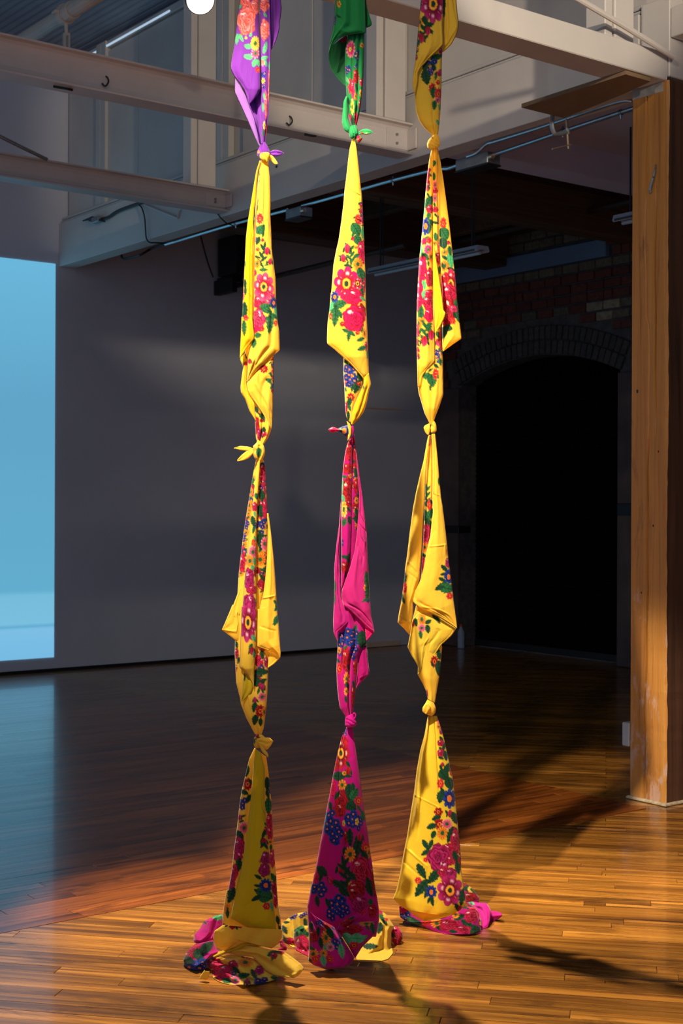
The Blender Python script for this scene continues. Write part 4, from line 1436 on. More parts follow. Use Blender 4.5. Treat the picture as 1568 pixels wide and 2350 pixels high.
s = scarf('A3', 555, 1840, D1, 'yellow scarf with pink peonies and folded left hem, second down the left strand', GROUPS[0])
B = 'yellow'
panel('knot', s, D1, 'A2 575,60 562,100 568,140 600,175 660,192', 'A2 640,52 700,58 705,100 695,150 680,188', 36, 16, 30, [(.3, .75, .09, -7, 0, 1), (.75, .3, .07, -4, .2, .9)], B)
panel('knot_tail', s, D1, 'A2 700,80 735,100 780,150 812,205', 'A2 690,130 720,170 765,222 808,212', 22, 8, 7, [(.55, .5, .15, -3, .1, .9)], B)
panel('folded_cloth', s, D1, 'A2 580,160 545,400 500,900 470,1500 440,2100 A3 370,640 400,900 480,1250 503,1400 503,1600 515,1800 530,1845', 'A2 680,180 700,500 705,900 720,1400 740,2000 A3 752,700 752,1000 745,1200 735,1500 720,1690 680,1790 615,1885', -4, 20, 30,
      [(.45, .45, .07, -9, .74, 1), (.8, .85, .08, 6, .8, 1)], B, [
          ('rose', 'A3', 525, 1620, 60, 'red', 0, .7, 2.2), ('leaf', 'A3', 600, 1500, 90, 70, 'd', .5), ('leaf', 'A3', 530, 1420, 70, 60, 'd', .5), ('rose', 'A3', 590, 1560, 30, 'red'), ('leaf', 'A3', 610, 1720, 80, 100, 'd', .5), ('rose', 'A3', 628, 1740, 40, 'crim'),
          ('rose', 'A3', 560, 1750, 50, 'mag', 0, .6, 2), ('daisy', 'A3', 570, 1440, 24, 'orange'), ('rose', 'A3', 745, 740, 30, 'hot', 0, .6, 2), ('leaf', 'A3', 735, 790, 30, 90), ('blues', 'A3', 750, 930, 40, 3, 4, .6), ('leaf', 'A3', 715, 1020, 80, 200, 'd', .6), ('leaf', 'A3', 740, 1060, 60, 90, 'g', .4)])
panel('lower_flap', s, D1, 'A3 600,790 470,945 385,1060 400,1160 510,1330 600,1460 690,1615', 'A3 752,720 753,1000 747,1200 742,1500 735,1600 724,1680', 14, 13, 3,
      [(.2, .9, .08, 5, .2, .8), (.7, .2, .09, -5, .3, .9), (.9, .5, .12, 4, .4, 1)], B, [
          ('leaf', 'A3', 600, 820, 40, 30, 'd'), ('daisy', 'A3', 620, 860, 62, 'dred', 10, 1, 1, 9), ('leaf', 'A3', 710, 1025, 75, 200, 'g', .6), ('leaf', 'A3', 730, 950, 50, 60, 'g', .5), ('leaf', 'A3', 735, 790, 40, 90), ('gar', 'A3', 748, 720, 750, 1200, 6, 4, 'hot', 6)], hem='L', rip=2.5)
panel('under_flap', s, D1, 'A3 298,720 320,790 345,832 325,940 305,1110 312,1180 370,1270 430,1440 510,1562', 'A3 372,640 400,720 395,900 388,1060 415,1180 505,1320 500,1440 518,1562', 6, 6, 2.5, [(.4, .4, .2, 4, .1, 1)], (222, 186, 40), [('bud', 'A3', 378, 790, 34, 90), ('leaf', 'A3', 390, 680, 50, 90, 'd')], hem='L', rip=2)
panel('front_flap', s, D1, 'A2 580,170 560,300 545,600 520,900 500,1300 490,1700 480,2300 A3 472,200 485,400 440,520 405,700 400,880 390,1035', 'A2 680,186 705,400 716,700 711,900 722,1100 732,1350 752,1550 776,1750 782,2000 802,2300 A3 800,200 826,350 833,610 740,690 640,790 540,870 470,940 392,1038', 22, 19, 3,
      [(.38, .42, .06, 5, .05, .30), (.6, .35, .10, 5, .70, .92), (.75, .62, .07, -5, .68, .88), (.3, .5, .07, -4, .8, .95), (.2, .8, .03, 4, .2, .26)], B, [
          ('rose', 'A2', 572, 205, 18, 'pink', 0, 1, 1.6), ('leaf', 'A2', 552, 310, 36, 80), ('rose', 'A2', 548, 355, 24, 'crim'), ('leaf', 'A2', 545, 400, 30, 60), ('leaf', 'A2', 548, 460, 38, 100), ('rose', 'A2', 538, 500, 26, 'crim', 0, .8, 1.4), ('leaf', 'A2', 540, 570, 40, 80, 'g', .4),
          ('leaf', 'A2', 532, 710, 55, 88, 'd', .35), ('leaf', 'A2', 530, 800, 55, 88, 'd', .35), ('leaf', 'A2', 522, 940, 90, 88, 'l', .2),
          ('leaf', 'A2', 600, 930, 34, 60), ('daisy', 'A2', 568, 950, 64, 'red', 20, .75, 1.3, 9), ('leaf', 'A2', 580, 1095, 82, -50, 'g', .75, 0), ('leaf', 'A2', 612, 1165, 42, 100), ('leaf', 'A2', 540, 1250, 60, 110, 'd', .7), ('bud', 'A2', 605, 1240, 28, 90),
          ('blues', 'A2', 510, 1080, 50, 4, 3, .5), ('blues', 'A2', 508, 1240, 50, 6, 3, .5), ('daisy', 'A2', 540, 1365, 30, 'red', 0, 1, 1, 6),
          ('sprig', 'A2', 610, 1440, 130, -80, 'd', 5), ('sprig', 'A2', 660, 1560, 75, -50, 'g', 4), ('bud', 'A2', 664, 1388, 58, -80), ('bud', 'A2', 706, 1530, 48, -80), ('leaf', 'A2', 540, 1470, 45, 20, 'd'), ('leaf', 'A2', 620, 1640, 60, 0, 'g'), ('daisy', 'A2', 532, 1560, 55, 'orange', 0, .8, 1.2),
          ('leaf', 'A2', 640, 2180, 95, 200, 'g'), ('rose', 'A2', 590, 2080, 118, 'crim', 0, 1.05, 1), ('peony', 'A2', 690, 2010, 90, 'pink', 20), ('rose', 'A2', 500, 1680, 45, 'pink', 0, .6, 1.2), ('peony', 'A2', 620, 1870, 172, 'pink', 12, .84, 1.18), ('daisy', 'A2', 755, 2090, 72, 'blue', 0, .8, 1.2, 10),
          ('leaf', 'A3', 640, 30, 95, -20, 'g', .7), ('leaf', 'A3', 790, 100, 70, 80, 'l', .5), ('leaf', 'A3', 705, 250, 145, 95, 'g', .42), ('leaf', 'A3', 640, 190, 70, 150, 'g', .5), ('leaf', 'A3', 760, 150, 70, 40, 'g', .5), ('rose', 'A3', 540, 200, 130, 'pink', 60, .85, 1.3), ('rose', 'A3', 510, 320, 60, 'hot'),
          ('daisy', 'A3', 600, 325, 36, 'red', 0, 1, 1, 6), ('daisy', 'A3', 780, 245, 34, 'red', 0, .8, 1.4, 6), ('leaf', 'A3', 545, 408, 50, -10, 'g', .8, 0), ('leaf', 'A3', 488, 520, 70, 100, 'g', .6), ('bud', 'A3', 430, 760, 40, 90)], rip=2.2)
panel('side_strip', s, D1, 'A2 565,160 520,300 485,500 440,780 402,1005 380,1200 365,1500 350,1800 335,2100 325,2300 A3 320,150 310,420 300,600 297,718', 'A2 578,190 545,300 527,480 515,700 492,830 480,1000 490,1200 476,1350 471,1700 474,2300 A3 474,200 497,400 495,462 420,545 300,722', 31, 12, 3,
      [(.5, .5, .2, 3, .1, .9), (.2, .9, .05, -4, .42, .47), (.1, .9, .06, -4, .62, .68), (.1, .9, .05, 4, .70, .76), (.1, .9, .05, -4, .34, .38)], (226, 186, 12), [
          ('leaf', 'A2', 366, 1560, 40, 88, 'g', .4), ('leaf', 'A2', 368, 1840, 75, 88, 'd', .35), ('leaf', 'A2', 372, 1930, 60, 88, 'd', .4), ('leaf', 'A2', 362, 2190, 120, 88, 'd', .4), ('daisy', 'A2', 380, 2290, 40, 'red', 0, 1, 1, 6), ('rose', 'A2', 345, 1990, 25, 'hot', 0, .6, 3), ('leaf', 'A3', 355, 310, 110, 88, 'g', .36), ('leaf', 'A3', 335, 80, 90, 88, 'g', .3)], hem='R', rip=2.2)
panel('knot_wrap', s, D1, 'A3 540,1815 520,1860 470,1905 490,1960 470,2000 490,2060 540,2110', 'A3 580,1840 612,1880 632,1930 640,1985 625,2045 590,2095 550,2112', 26, 18, 48, [(.25, .3, .12, 5, .1, .9), (.55, .62, .12, -7, .25, .8)], B, [('leaf', 'A3', 555, 1990, 70, 90, 'g', .6, 0)])

s = scarf('A5', 610, 1790, D1, 'yellow scarf with a printed middle fold and two hanging corners, third down the left strand', GROUPS[0])
panel('knot_tail', s, D1, 'A4 338,46 420,20 530,28 618,64', 'A4 338,52 420,76 520,84 615,82', 30, 8, 7, [(.5, .5, .2, -3, .1, .95)], B)
panel('knot_tail', s, D1, 'A4 600,72 510,84 440,140 376,212', 'A4 598,118 530,190 460,216 380,228', 32, 8, 7, [(.4, .6, .2, -3, .1, .95)], B)
panel('folded_cloth', s, D1, 'A4 640,180 600,360 560,600 510,900 470,1150 440,1400 410,1650 395,1800 385,2000 A5 350,540 345,700 355,900 365,1100 420,1320 430,1390 500,1570 600,1760 622,1795', 'A4 722,178 752,280 772,500 782,800 792,1000 788,1500 750,1850 720,2150 A5 720,300 800,650 796,1000 786,1250 770,1450 740,1700 708,1795', 0, 22, 34,
      [(.52, .5, .045, -14, .03, .6), (.3, .3, .06, 4, .0, .5), (.15, .5, .06, 4, .72, .98), (.55, .55, .1, -5, .6, .8)], B, [
          ('gar', 'A4', 590, 450, 400, 1800, 60, 21, 'crim', 11), ('gar', 'A4', 720, 280, 740, 1950, 60, 22, 'crim', 11), ('rose', 'A4', 725, 320, 40, 'crim'), ('rose', 'A4', 715, 450, 48, 'crim'), ('leaf', 'A4', 715, 700, 90, 80, 'd', .5, 0), ('leaf', 'A4', 695, 900, 90, 85, 'd', .6, 0),
          ('rose', 'A4', 755, 850, 70, 'hot', 0, .5, 2), ('blues', 'A4', 700, 1070, 80, 3, 6), ('leaf', 'A4', 690, 1300, 130, 88, 'd', .35, 0), ('daisy', 'A4', 750, 1340, 80, 'pink', 0, .7, 1.3), ('daisy', 'A4', 690, 1550, 82, 'orange', 0, 1, 1.2, 14), ('rose', 'A4', 655, 1700, 50, 'red'), ('leaf', 'A4', 710, 1690, 40, 30), ('leaf', 'A4', 720, 1800, 60, 60, 'd'),
          ('blues', 'A4', 500, 1080, 70, 7, 5, .7), ('blues', 'A4', 470, 1250, 60, 8, 4, .6), ('rose', 'A4', 450, 1600, 80, 'crim', 0, .6, 1.8), ('daisy', 'A4', 560, 640, 50, 'orange', 0, .7, 1.4), ('daisy', 'A4', 545, 820, 50, 'orange', 0, .7, 1.4), ('leaf', 'A4', 590, 480, 50, 80),
          ('leaf', 'A5', 372, 590, 55, 80, 'd'), ('rose', 'A5', 372, 700, 50, 'crim', 0, .6, 1.6), ('leaf', 'A5', 395, 800, 50, 100, 'd'), ('rose', 'A5', 368, 900, 26, 'crim', 0, .5, 2),
          ('gar', 'A5', 690, 620, 660, 1140, 90, 24, 'crim', 12, 'd'), ('leaf', 'A5', 715, 720, 70, 80, 'd'), ('rose', 'A5', 770, 820, 55, 'mag', 0, .6, 1.5), ('leaf', 'A5', 710, 950, 100, 0, 'd', .6), ('leaf', 'A5', 640, 1080, 80, 90, 'd', .7), ('leaf', 'A5', 720, 1070, 60, 160, 'd'),
          ('bud', 'A5', 720, 1160, 55, -70, 'mag'), ('leaf', 'A5', 665, 1215, 45, 110, 'g'), ('leaf', 'A5', 725, 1225, 45, 90, 'g'), ('daisy', 'A5', 715, 1290, 65, 'pink'), ('bud', 'A5', 620, 1330, 45, -100, 'mag'), ('leaf', 'A5', 612, 1430, 75, 100, 'd', .6), ('daisy', 'A5', 690, 1480, 78, 'dred', 0, .9, 1.2, 9), ('daisy', 'A5', 745, 1490, 50, 'orange', 0, .7, 1.5), ('leaf', 'A5', 620, 1600, 75, 100, 'd', .7), ('leaf', 'A5', 695, 1630, 60, 90, 'd', .6)], step=2.0)
panel('left_corner', s, D1, 'A4 470,1800 430,1900 385,2010 320,2180 245,2345 A5 320,30 260,180 205,310 172,382', 'A4 478,1850 462,2100 448,2345 A5 440,100 430,400 425,562 365,532 270,460 176,388', 8, 7, 2.5, [(.68, .6, .04, 4, .3, 1), (.3, .4, .1, -3, .3, .9)], B, hem='LB')
panel('right_corner', s, D1, 'A4 780,930 792,1100 782,1500 757,1800 732,2000 692,2150 660,2300 A5 650,100 636,400 632,612 760,655 870,690 955,752', 'A4 802,930 817,1050 842,1250 872,1550 892,1800 907,2050 922,2300 A5 937,300 957,600 967,700 960,760', 20, 12, 3,
      [(.1, .9, .05, 4, .5, .56), (.2, .8, .06, -3, .74, .80), (.6, .5, .12, 4, .3, .95)], B, [('leaf', 'A4', 895, 2130, 40, 60, 'g', .6), ('leaf', 'A4', 900, 2220, 40, 120, 'g', .6), ('leaf', 'A5', 905, 60, 40, 100, 'g'), ('leaf', 'A5', 905, 260, 75, 110, 'g', .6), ('leaf', 'A5', 885, 290, 40, 140, 'g')], hem='L')
panel('corner_lining', s, D1, 'A5 795,672 800,800 792,898', 'A5 905,690 962,762 880,842 797,902', 10, 5, 2.5, [], B, hem='R')
panel('middle_fold', s, D1, 'A4 655,215 640,300 600,700 560,950 520,1400 490,1700 465,2000 445,2300 A5 438,60 430,400 420,650 410,890 520,1000 585,1100 596,1172', 'A4 690,215 686,300 667,600 652,900 642,1300 637,1700 642,2100 645,2300 A5 642,200 640,450 627,700 613,950 601,1172', 30, 17, 4,
      [(.2, .2, .08, 2, .1, .9)], B, [
          ('leaf', 'A4', 640, 700, 48, 80, 'g', .6, 0), ('rose', 'A4', 615, 840, 55, 'crim', 0, .8, 1.3), ('leaf', 'A4', 615, 940, 40, 80, 'l'), ('leaf', 'A4', 595, 1040, 80, 80, 'd', .5), ('blues', 'A4', 630, 1100, 50, 2, 4, .5), ('leaf', 'A4', 600, 1150, 60, 100, 'g', .4), ('leaf', 'A4', 620, 1270, 40, 70, 'l'),
          ('daisy', 'A4', 600, 1330, 40, 'red', 0, .8, 1.6), ('daisy', 'A4', 590, 1450, 74, 'pink', 0, .9, 1.3), ('daisy', 'A4', 550, 1570, 78, 'orange', 0, .8, 1.2, 14), ('leaf', 'A4', 612, 1580, 55, 85, 'l', .5), ('leaf', 'A4', 595, 1670, 50, 60, 'l', .6), ('rose', 'A4', 620, 1720, 40, 'red', 0, .5, 2),
          ('rose', 'A4', 540, 1830, 110, 'mag', 0, .7, 1.7), ('rose', 'A4', 590, 1960, 70, 'crim'), ('leaf', 'A4', 610, 2110, 60, 70, 'd'), ('rose', 'A4', 540, 2160, 110, 'mag', 50, .9, 1.5), ('rose', 'A4', 590, 2280, 80, 'crim', 0),
          ('peony', 'A5', 525, 285, 175, 'mag', 10, .74, 1.6), ('leaf', 'A5', 605, 500, 55, 60, 'l', .6), ('leaf', 'A5', 560, 620, 55, 110, 'g', .6), ('bud', 'A5', 580, 670, 60, 90, 'crim'), ('leaf', 'A5', 605, 720, 45, 90, 'l')], step=2.0)
panel('middle_lining', s, D1, 'A5 472,960 455,1150 436,1345', 'A5 590,1050 601,1150 576,1240 440,1352', 22, 8, 3, [(.5, .5, .2, -4, .1, .9)], (214, 184, 24), [('leaf', 'A5', 470, 1020, 60, 80, 'd')])

# lowest hanging scarf of the left strand
s = scarf('A7', 820, 880, D1, 'yellow scarf with a plain middle flap, lowest hanging one of the left strand', GROUPS[0])
panel('knot', s, D1, 'A6 640,150 602,200 600,290 622,335', 'A6 712,150 760,190 740,330 680,335', 30, 16, 46, [(.3, .7, .1, -6, .1, .95)], B, [('rose', 'A6', 650, 170, 30, 'crim'), ('leaf', 'A6', 665, 205, 40, -10, 'g'), ('leaf', 'A6', 612, 240, 40, 90, 'd')])
panel('knot_loop', s, D1, 'A6 640,205 720,190 820,192 864,240', 'A6 660,290 720,320 780,362 835,300 862,246', 44, 12, 18, [(.4, .6, .12, -6, .1, .9)], B)
panel('knot_tail', s, D1, 'A6 668,280 715,385 790,458', 'A6 710,285 762,360 802,415 800,460', 50, 6, 6, [], B, hem='L')
LOWA = 4.185
panel('folded_cloth', s, D1, 'A6 612,330 540,480 490,700 440,900 410,1100 390,1300 365,1500 335,1700 310,1950 265,2200 240,2320 A7 590,200 560,360 547,500 540,640 500,760', 'A6 770,450 800,650 832,950 852,1250 862,1500 882,1800 907,2050 917,2320 A7 1152,150 1167,350 1192,500 1205,640 1180,780', 0, 30, 46,
      [(.62, .78, .05, -10, .05, .98), (.3, .2, .06, -6, .1, .9), (.12, .1, .07, 4, .2, .9), (.9, .9, .06, 4, .3, .9)], B, [
          ('leaf', 'A6', 510, 650, 80, 100, 'd', .5), ('daisy', 'A6', 520, 820, 82, 'dred', 0, .9, 1.1, 9), ('leaf', 'A6', 560, 790, 50, 60, 'd'), ('leaf', 'A6', 480, 930, 60, 30, 'd', .7), ('leaf', 'A6', 530, 1020, 70, 120, 'd', .6), ('blues', 'A6', 455, 1080, 90, 5, 5), ('leaf', 'A6', 460, 1250, 40, -20, 'd'), ('bud', 'A6', 412, 1270, 44, -80, 'mag'), ('leaf', 'A6', 440, 1320, 40, -20, 'd'),
          ('daisy', 'A6', 470, 1410, 80, 'pink', 0, 1, 1.1), ('leaf', 'A6', 420, 1520, 90, 60, 'd', .6), ('rose', 'A6', 400, 1660, 110, 'mag', 0, .8, 1.3), ('rose', 'A6', 390, 1800, 70, 'mag', 60), ('leaf', 'A6', 395, 1920, 110, 100, 'd', .5), ('rose', 'A6', 335, 2010, 90, 'crim', 0, .7, 1.4), ('rose', 'A6', 300, 2180, 70, 'mag', 0, .8, 1.2), ('leaf', 'A6', 300, 2300, 90, 80, 'd', .6),
          ('rose', 'A7', 640, 120, 70, 'mag', 0, .7, 1.6), ('leaf', 'A7', 640, 270, 100, 110, 'd', .5), ('daisy', 'A7', 600, 420, 60, 'orange', 0, .7, 1.3), ('leaf', 'A7', 600, 480, 50, 90, 'd'), ('rose', 'A7', 550, 610, 30, 'crim'),
          ('leaf', 'A6', 785, 820, 100, 88, 'd', .5), ('blues', 'A6', 820, 900, 60, 3, 4, .5), ('leaf', 'A6', 790, 960, 60, 70, 'd'), ('leaf', 'A6', 800, 1120, 120, 88, 'g', .5), ('rose', 'A6', 815, 1330, 75, 'crim', 0, .7, 1.8), ('rose', 'A6', 825, 1480, 70, 'crim', 0, .7, 1.5), ('daisy', 'A6', 825, 1600, 45, 'orange'), ('leaf', 'A6', 835, 1680, 50, 90), ('rose', 'A6', 855, 1820, 70, 'pink', 0, .7, 2), ('leaf', 'A6', 865, 2080, 70, 60, 'g', .6), ('rose', 'A6', 880, 2220, 60, 'crim', 0, .7, 1.7),
          ('rose', 'A7', 1120, 170, 50, 'crim', 0, .7, 1.6), ('rose', 'A7', 1140, 320, 50, 'crim', 0, .6, 2), ('leaf', 'A7', 1130, 90, 50, 110, 'g'), ('leaf', 'A7', 1165, 550, 55, 80, 'd', .5), ('leaf', 'A7', 1190, 640, 40, 60, 'd')], step=2.0)
panel('lower_drape', s, 4.17, 'A7 552,600 450,668 437,760 470,850 560,892', 'A7 1140,660 1215,650 1212,740 1172,812 1090,872 1040,760 900,770 760,810 565,894', 28, 14, 10,
      [(.2, .3, .15, 8, .0, .8), (.6, .7, .1, -6, .1, 1)], B, [('leaf', 'A7', 600, 590, 50, 130, 'd'), ('rose', 'A7', 655, 615, 40, 'red'), ('leaf', 'A7', 700, 610, 50, 80, 'd'), ('rose', 'A7', 740, 610, 32, 'crim'), ('leaf', 'A7', 1165, 560, 40, 90, 'd')], rip=3)
panel('middle_flap', s, D1, 'A6 625,340 595,600 572,900 552,1150 525,1300 495,1550 460,1800 430,2000 395,2150 350,2300 A7 690,250 660,380 632,522 760,592 900,662 1030,716 1142,746', 'A6 700,400 752,600 752,760 747,1000 772,1300 802,1650 822,1900 842,2150 857,2330 A7 1102,200 1122,420 1142,600 1150,738', 40, 24, 3,
      [(.86, .9, .07, 5, .05, .5), (.8, .95, .03, -6, .28, .32), (.82, .97, .03, 5, .32, .36), (.25, .3, .12, 4, .1, .7)], (220, 192, 14), [
          ('leaf', 'A6', 762, 1360, 30, 60, 'g'), ('rose', 'A6', 765, 1450, 50, 'crim', 0, .7, 1.3), ('leaf', 'A6', 735, 1500, 60, 110, 'd'), ('bud', 'A6', 742, 1600, 66, 70), ('leaf', 'A6', 725, 1640, 55, 130, 'd'), ('leaf', 'A6', 770, 1660, 50, 60, 'd'),
          ('daisy', 'A6', 700, 1860, 40, 'orange'), ('rose', 'A6', 765, 1820, 88, 'mag', 0, .8, 1.2), ('rose', 'A6', 745, 1980, 92, 'mag', 30, .95, 1.1), ('leaf', 'A6', 660, 2070, 60, 210, 'd'), ('leaf', 'A6', 655, 2190, 55, 190, 'd'), ('leaf', 'A6', 665, 2270, 75, 210, 'd'), ('leaf', 'A6', 760, 2300, 140, 20, 'g', .6), ('daisy', 'A6', 765, 2185, 94, 'blue', 0, 1, 1.1, 11),
          ('leaf', 'A7', 1020, 290, 80, 10, 'g', .8, 0), ('leaf', 'A7', 920, 300, 65, 150, 'd'), ('daisy', 'A7', 1040, 390, 48, 'red', 0, 1, 1, 6), ('leaf', 'A7', 1095, 390, 60, 80, 'l', .35)], hem='LB')

s = scarf('A7', 790, 1230, 4.08, 'yellow flower-printed scarf heaped at the foot of the left strand, plain corner spread right', GROUPS[0])
FA = 4.10
panel('heaped_cloth', s, 4.22, 'A7 372,1000 380,1080 440,1130 430,1190 500,1240 620,1272 780,1280', 'A7 470,960 640,930 760,950 900,980 1000,1080 1100,1150 1180,1185 1120,1225 1000,1262 800,1282', 10, 42, 60,
      [(.25, .3, .10, 14, .1, .9), (.45, .5, .07, -14, .0, .9), (.65, .6, .09, 12, .1, .9), (.85, .8, .07, -10, .1, .9)], B, [
          ('gar', 'A7', 600, 960, 760, 1250, 420, 31, 'crim', 11, 'd'), ('rose', 'A7', 440, 1030, 75, 'hot'), ('rose', 'A7', 540, 1130, 110, 'hot', 40, 1.1, 1), ('rose', 'A7', 660, 1050, 60, 'crim'), ('daisy', 'A7', 800, 1020, 80, 'orange', 0, 1.2, .8), ('leaf', 'A7', 700, 1110, 60, 40, 'd'), ('leaf', 'A7', 780, 1170, 80, -10, 'g'), ('leaf', 'A7', 600, 1230, 70, 10, 'g'), ('daisy', 'A7', 690, 1220, 60, 'pink'), ('bud', 'A7', 820, 1240, 44, -90, 'mag'), ('leaf', 'A7', 900, 1160, 70, 60, 'd'), ('blues', 'A7', 990, 1240, 70, 2, 5, 1.4, .7), ('leaf', 'A7', 1130, 1195, 50, 10, 'g'), ('rose', 'A7', 960, 1110, 60, 'mag')], rip=6, d1=4.035)
panel('small_corner', s, 4.08, 'A7 342,1105 300,1160 280,1200', 'A7 355,1130 400,1120 390,1190 365,1222 284,1206', 8, 8, 6, [(.5, .5, .15, 4, 0, 1)], B)
panel('plain_corner', s, 4.24, 'A7 420,965 470,945 600,920 760,950 880,960 960,1040 1020,1110 1120,1170 1260,1192 1340,1200', 'A7 470,905 620,880 760,850 820,830 960,850 1090,880 1240,900 1340,970 1430,1040 1462,1090 1400,1170 1345,1200', 34, 16, 6,
      [(.5, .45, .16, 12, .2, .6), (.3, .3, .12, -8, .45, .95), (.75, .6, .16, 6, .5, .95)], B, [('leaf', 'A7', 1100, 920, 60, -30, 'g', .6), ('rose', 'A7', 1120, 945, 45, 'crim'), ('leaf', 'A7', 1190, 900, 60, 0, 'g', .5), ('rose', 'A7', 1210, 900, 38, 'crim'), ('leaf', 'A7', 1105, 980, 30, 110, 'g'), ('leaf', 'A7', 1050, 800, 10, 0)], hem='R', rip=4, d1=4.075)
panel('raised_fold', s, 4.20, 'A7 880,775 700,800 560,880 425,955 440,965', 'A7 1020,780 1040,840 900,850 840,840 780,900 600,915 445,968', 36, 10, 6, [(.5, .5, .2, 6, 0, 1)], (218, 190, 30), [('leaf', 'A7', 970, 800, 55, 20, 'd'), ('leaf', 'A7', 930, 790, 40, 150, 'd')], rip=3)

s = scarf('A7', 300, 1100, 4.2, 'magenta scarf with dark leaves, crumpled on the floor left of the left strand', GROUPS[0])
B = 'magenta'
panel('upper_heap', s, 4.34, 'A7 330,560 290,640 222,715 218,790 250,810', 'A7 440,505 545,480 560,700 520,760 430,790 260,812', 0, 45, 80, [(.35, .5, .1, 10, .1, .9), (.65, .5, .08, -9, .2, .9)], B, [('leaf', 'A7', 500, 510, 75, 0, 'l', .6), ('leaf', 'A7', 345, 575, 30, 40, 'd')], rip=5, d1=4.26)
panel('lower_heap', s, 4.26, 'A7 230,815 140,900 102,985 115,1060 180,1110 320,1112', 'A7 330,795 440,770 480,880 520,900 420,960 370,1000 380,1080 330,1112', 8, 46, 80, [(.45, .55, .1, -10, .1, .9), (.7, .8, .1, 9, .1, .9)], B, [
    ('rose', 'A7', 210, 880, 100, 'crim'), ('rose', 'A7', 150, 950, 60, 'crim'), ('leaf', 'A7', 280, 940, 80, 60, 'd', .8, 0), ('leaf', 'A7', 370, 850, 95, -40, 'd', .6, 0), ('rose', 'A7', 120, 1000, 50, 'red'), ('blues', 'A7', 240, 1050, 120, 3, 7, 1.4, .6), ('blues', 'A7', 340, 1060, 60, 4, 5), ('leaf', 'A7', 160, 1000, 70, 10, 'd', .8)], rip=5, d1=4.17)
panel('side_heap', s, 4.22, 'A7 1180,790 1200,850 1160,880', 'A7 1215,765 1270,850 1265,890 1165,884', 0, 16, 30, [], B, [('rose', 'A7', 1215, 830, 60, 'crim')], d1=4.20)

# ------------------------------------------------------------------ middle strand
D2 = 4.28
s = scarf('B1', 640, 1860, D2, 'plain-backed green scarf with a flower-printed inside, topmost of the middle strand', GROUPS[1])
B = 'green'
panel('folded_cloth', s, D2, 'B1 640,-760 590,-420 590,300 560,600 540,680 540,900 552,1150 562,1300 582,1500 612,1650 640,1705', 'B1 680,-760 800,-420 806,300 801,700 791,1000 777,1200 757,1400 732,1550 705,1660 695,1705', 0, 18, 34,
      [(.72, .68, .045, -12, .3, .97), (.5, .3, .04, -9, .3, .97), (.9, .9, .05, 3, .3, .9)], B, [
          ('daisy', 'B1', 617, 660, 92, 'hot', 15, .72, 1.4, 13), ('daisy', 'B1', 612, 665, 30, 'yellow', 0, .7, 1.3, 6), ('daisy', 'B1', 770, 615, 40, 'orange', 0, .7, 1), ('blues', 'B1', 702, 740, 90, 3, 6, .45), ('blues', 'B1', 575, 935, 70, 4, 6, .7), ('blues', 'B1', 690, 890, 40, 5, 3, .8),
          ('daisy', 'B1', 700, 720, 14, 'yellow'), ('daisy', 'B1', 688, 752, 14, 'yellow'), ('rose', 'B1', 690, 1030, 72, 'red', 0, .6, 1.5), ('rose', 'B1', 650, 1200, 40, 'hot', 0, .6, 4), ('rose', 'B1', 607, 1160, 40, 'hot', 0, .6, 3), ('rose', 'B1', 760, 1110, 40, 'hot', 0, .6, 1.5), ('daisy', 'B1', 685, 1300, 36, 'orange', 0, .6, 1.6, 8), ('daisy', 'B1', 755, 1260, 36, 'orange', 0, .6, 1.6, 8),
          ('daisy', 'B1', 640, 1440, 60, 'yellow', 0, .42, 2.0, 9), ('rose', 'B1', 738, 1420, 30, 'red', 0, .5, 3), ('bud', 'B1', 603, 1590, 60, 60, 'hot'), ('rose', 'B1', 690, 1590, 50, 'hot', 0, .5, 2.2), ('leaf', 'B1', 585, 1360, 60, 70, 'd'), ('leaf', 'B1', 640, 1640, 60, 80, 'd'), ('leaf', 'B1', 700, 1180, 60, 80, 'd', .3), ('leaf', 'B1', 695, 1470, 60, 100, 'd', .3), ('leaf', 'B1', 570, 1080, 60, 60, 'l', .4)], step=2.0)
panel('back_flap', s, D2, 'B1 330,640 318,722 316,800 340,920 400,1010 470,1090 545,1162', 'B1 560,470 600,600 590,800 570,1000 548,1162', -16, -14, 3, [], (14, 92, 46), [('rose', 'B1', 520, 530, 60, 'red', 0, 1.3, .8), ('leaf', 'B1', 360, 900, 30, 60, 'g')], hem='L')
panel('front_flap', s, D2, 'B1 620,-760 415,-420 408,0 395,200 370,420 340,560 317,722', 'B1 670,-760 800,-420 815,50 821,300 821,446 700,458 560,478 460,520 400,575 350,650 320,724', 26, 20, 3,
      [(.30, .35, .10, 5, .2, .95), (.55, .55, .13, -8, .2, .7), (.12, .1, .05, 5, .3, .9)], B, [('daisy', 'B1', 458, 55, 42, 'orange', 0, .7, 1.2, 8), ('blues', 'B1', 392, 270, 70, 3, 4, .4), ('daisy', 'B1', 396, 265, 16, 'red', 0, .6, 1.4), ('leaf', 'B1', 455, 220, 40, 30, 'd')], hem='R')
panel('side_flap', s, D2, 'B1 690,-600 805,-100 815,100 822,374', 'B1 700,-600 815,-100 842,120 882,240 905,325 890,352 824,378', -4, 7, 3, [(.4, .5, .15, 4, 0, 1)], B, hem='R')
panel('lower_strip', s, D2, 'B1 556,1290 520,1370 506,1540 500,1650 520,1740 560,1780 605,1795', 'B1 575,1300 577,1450 582,1600 612,1680 634,1745', 14, 8, 8, [(.5, .5, .2, 3, .1, .9)], (40, 152, 86))
panel('knot', s, D2, 'B1 622,1690 600,1740 594,1800 604,1850 628,1874', 'B1 688,1680 710,1730 722,1790 700,1840 640,1872', 26, 17, 46, [(.15, .75, .08, -7, 0, .9), (.5, .98, .07, -6, .05, .8)], (40, 152, 86))
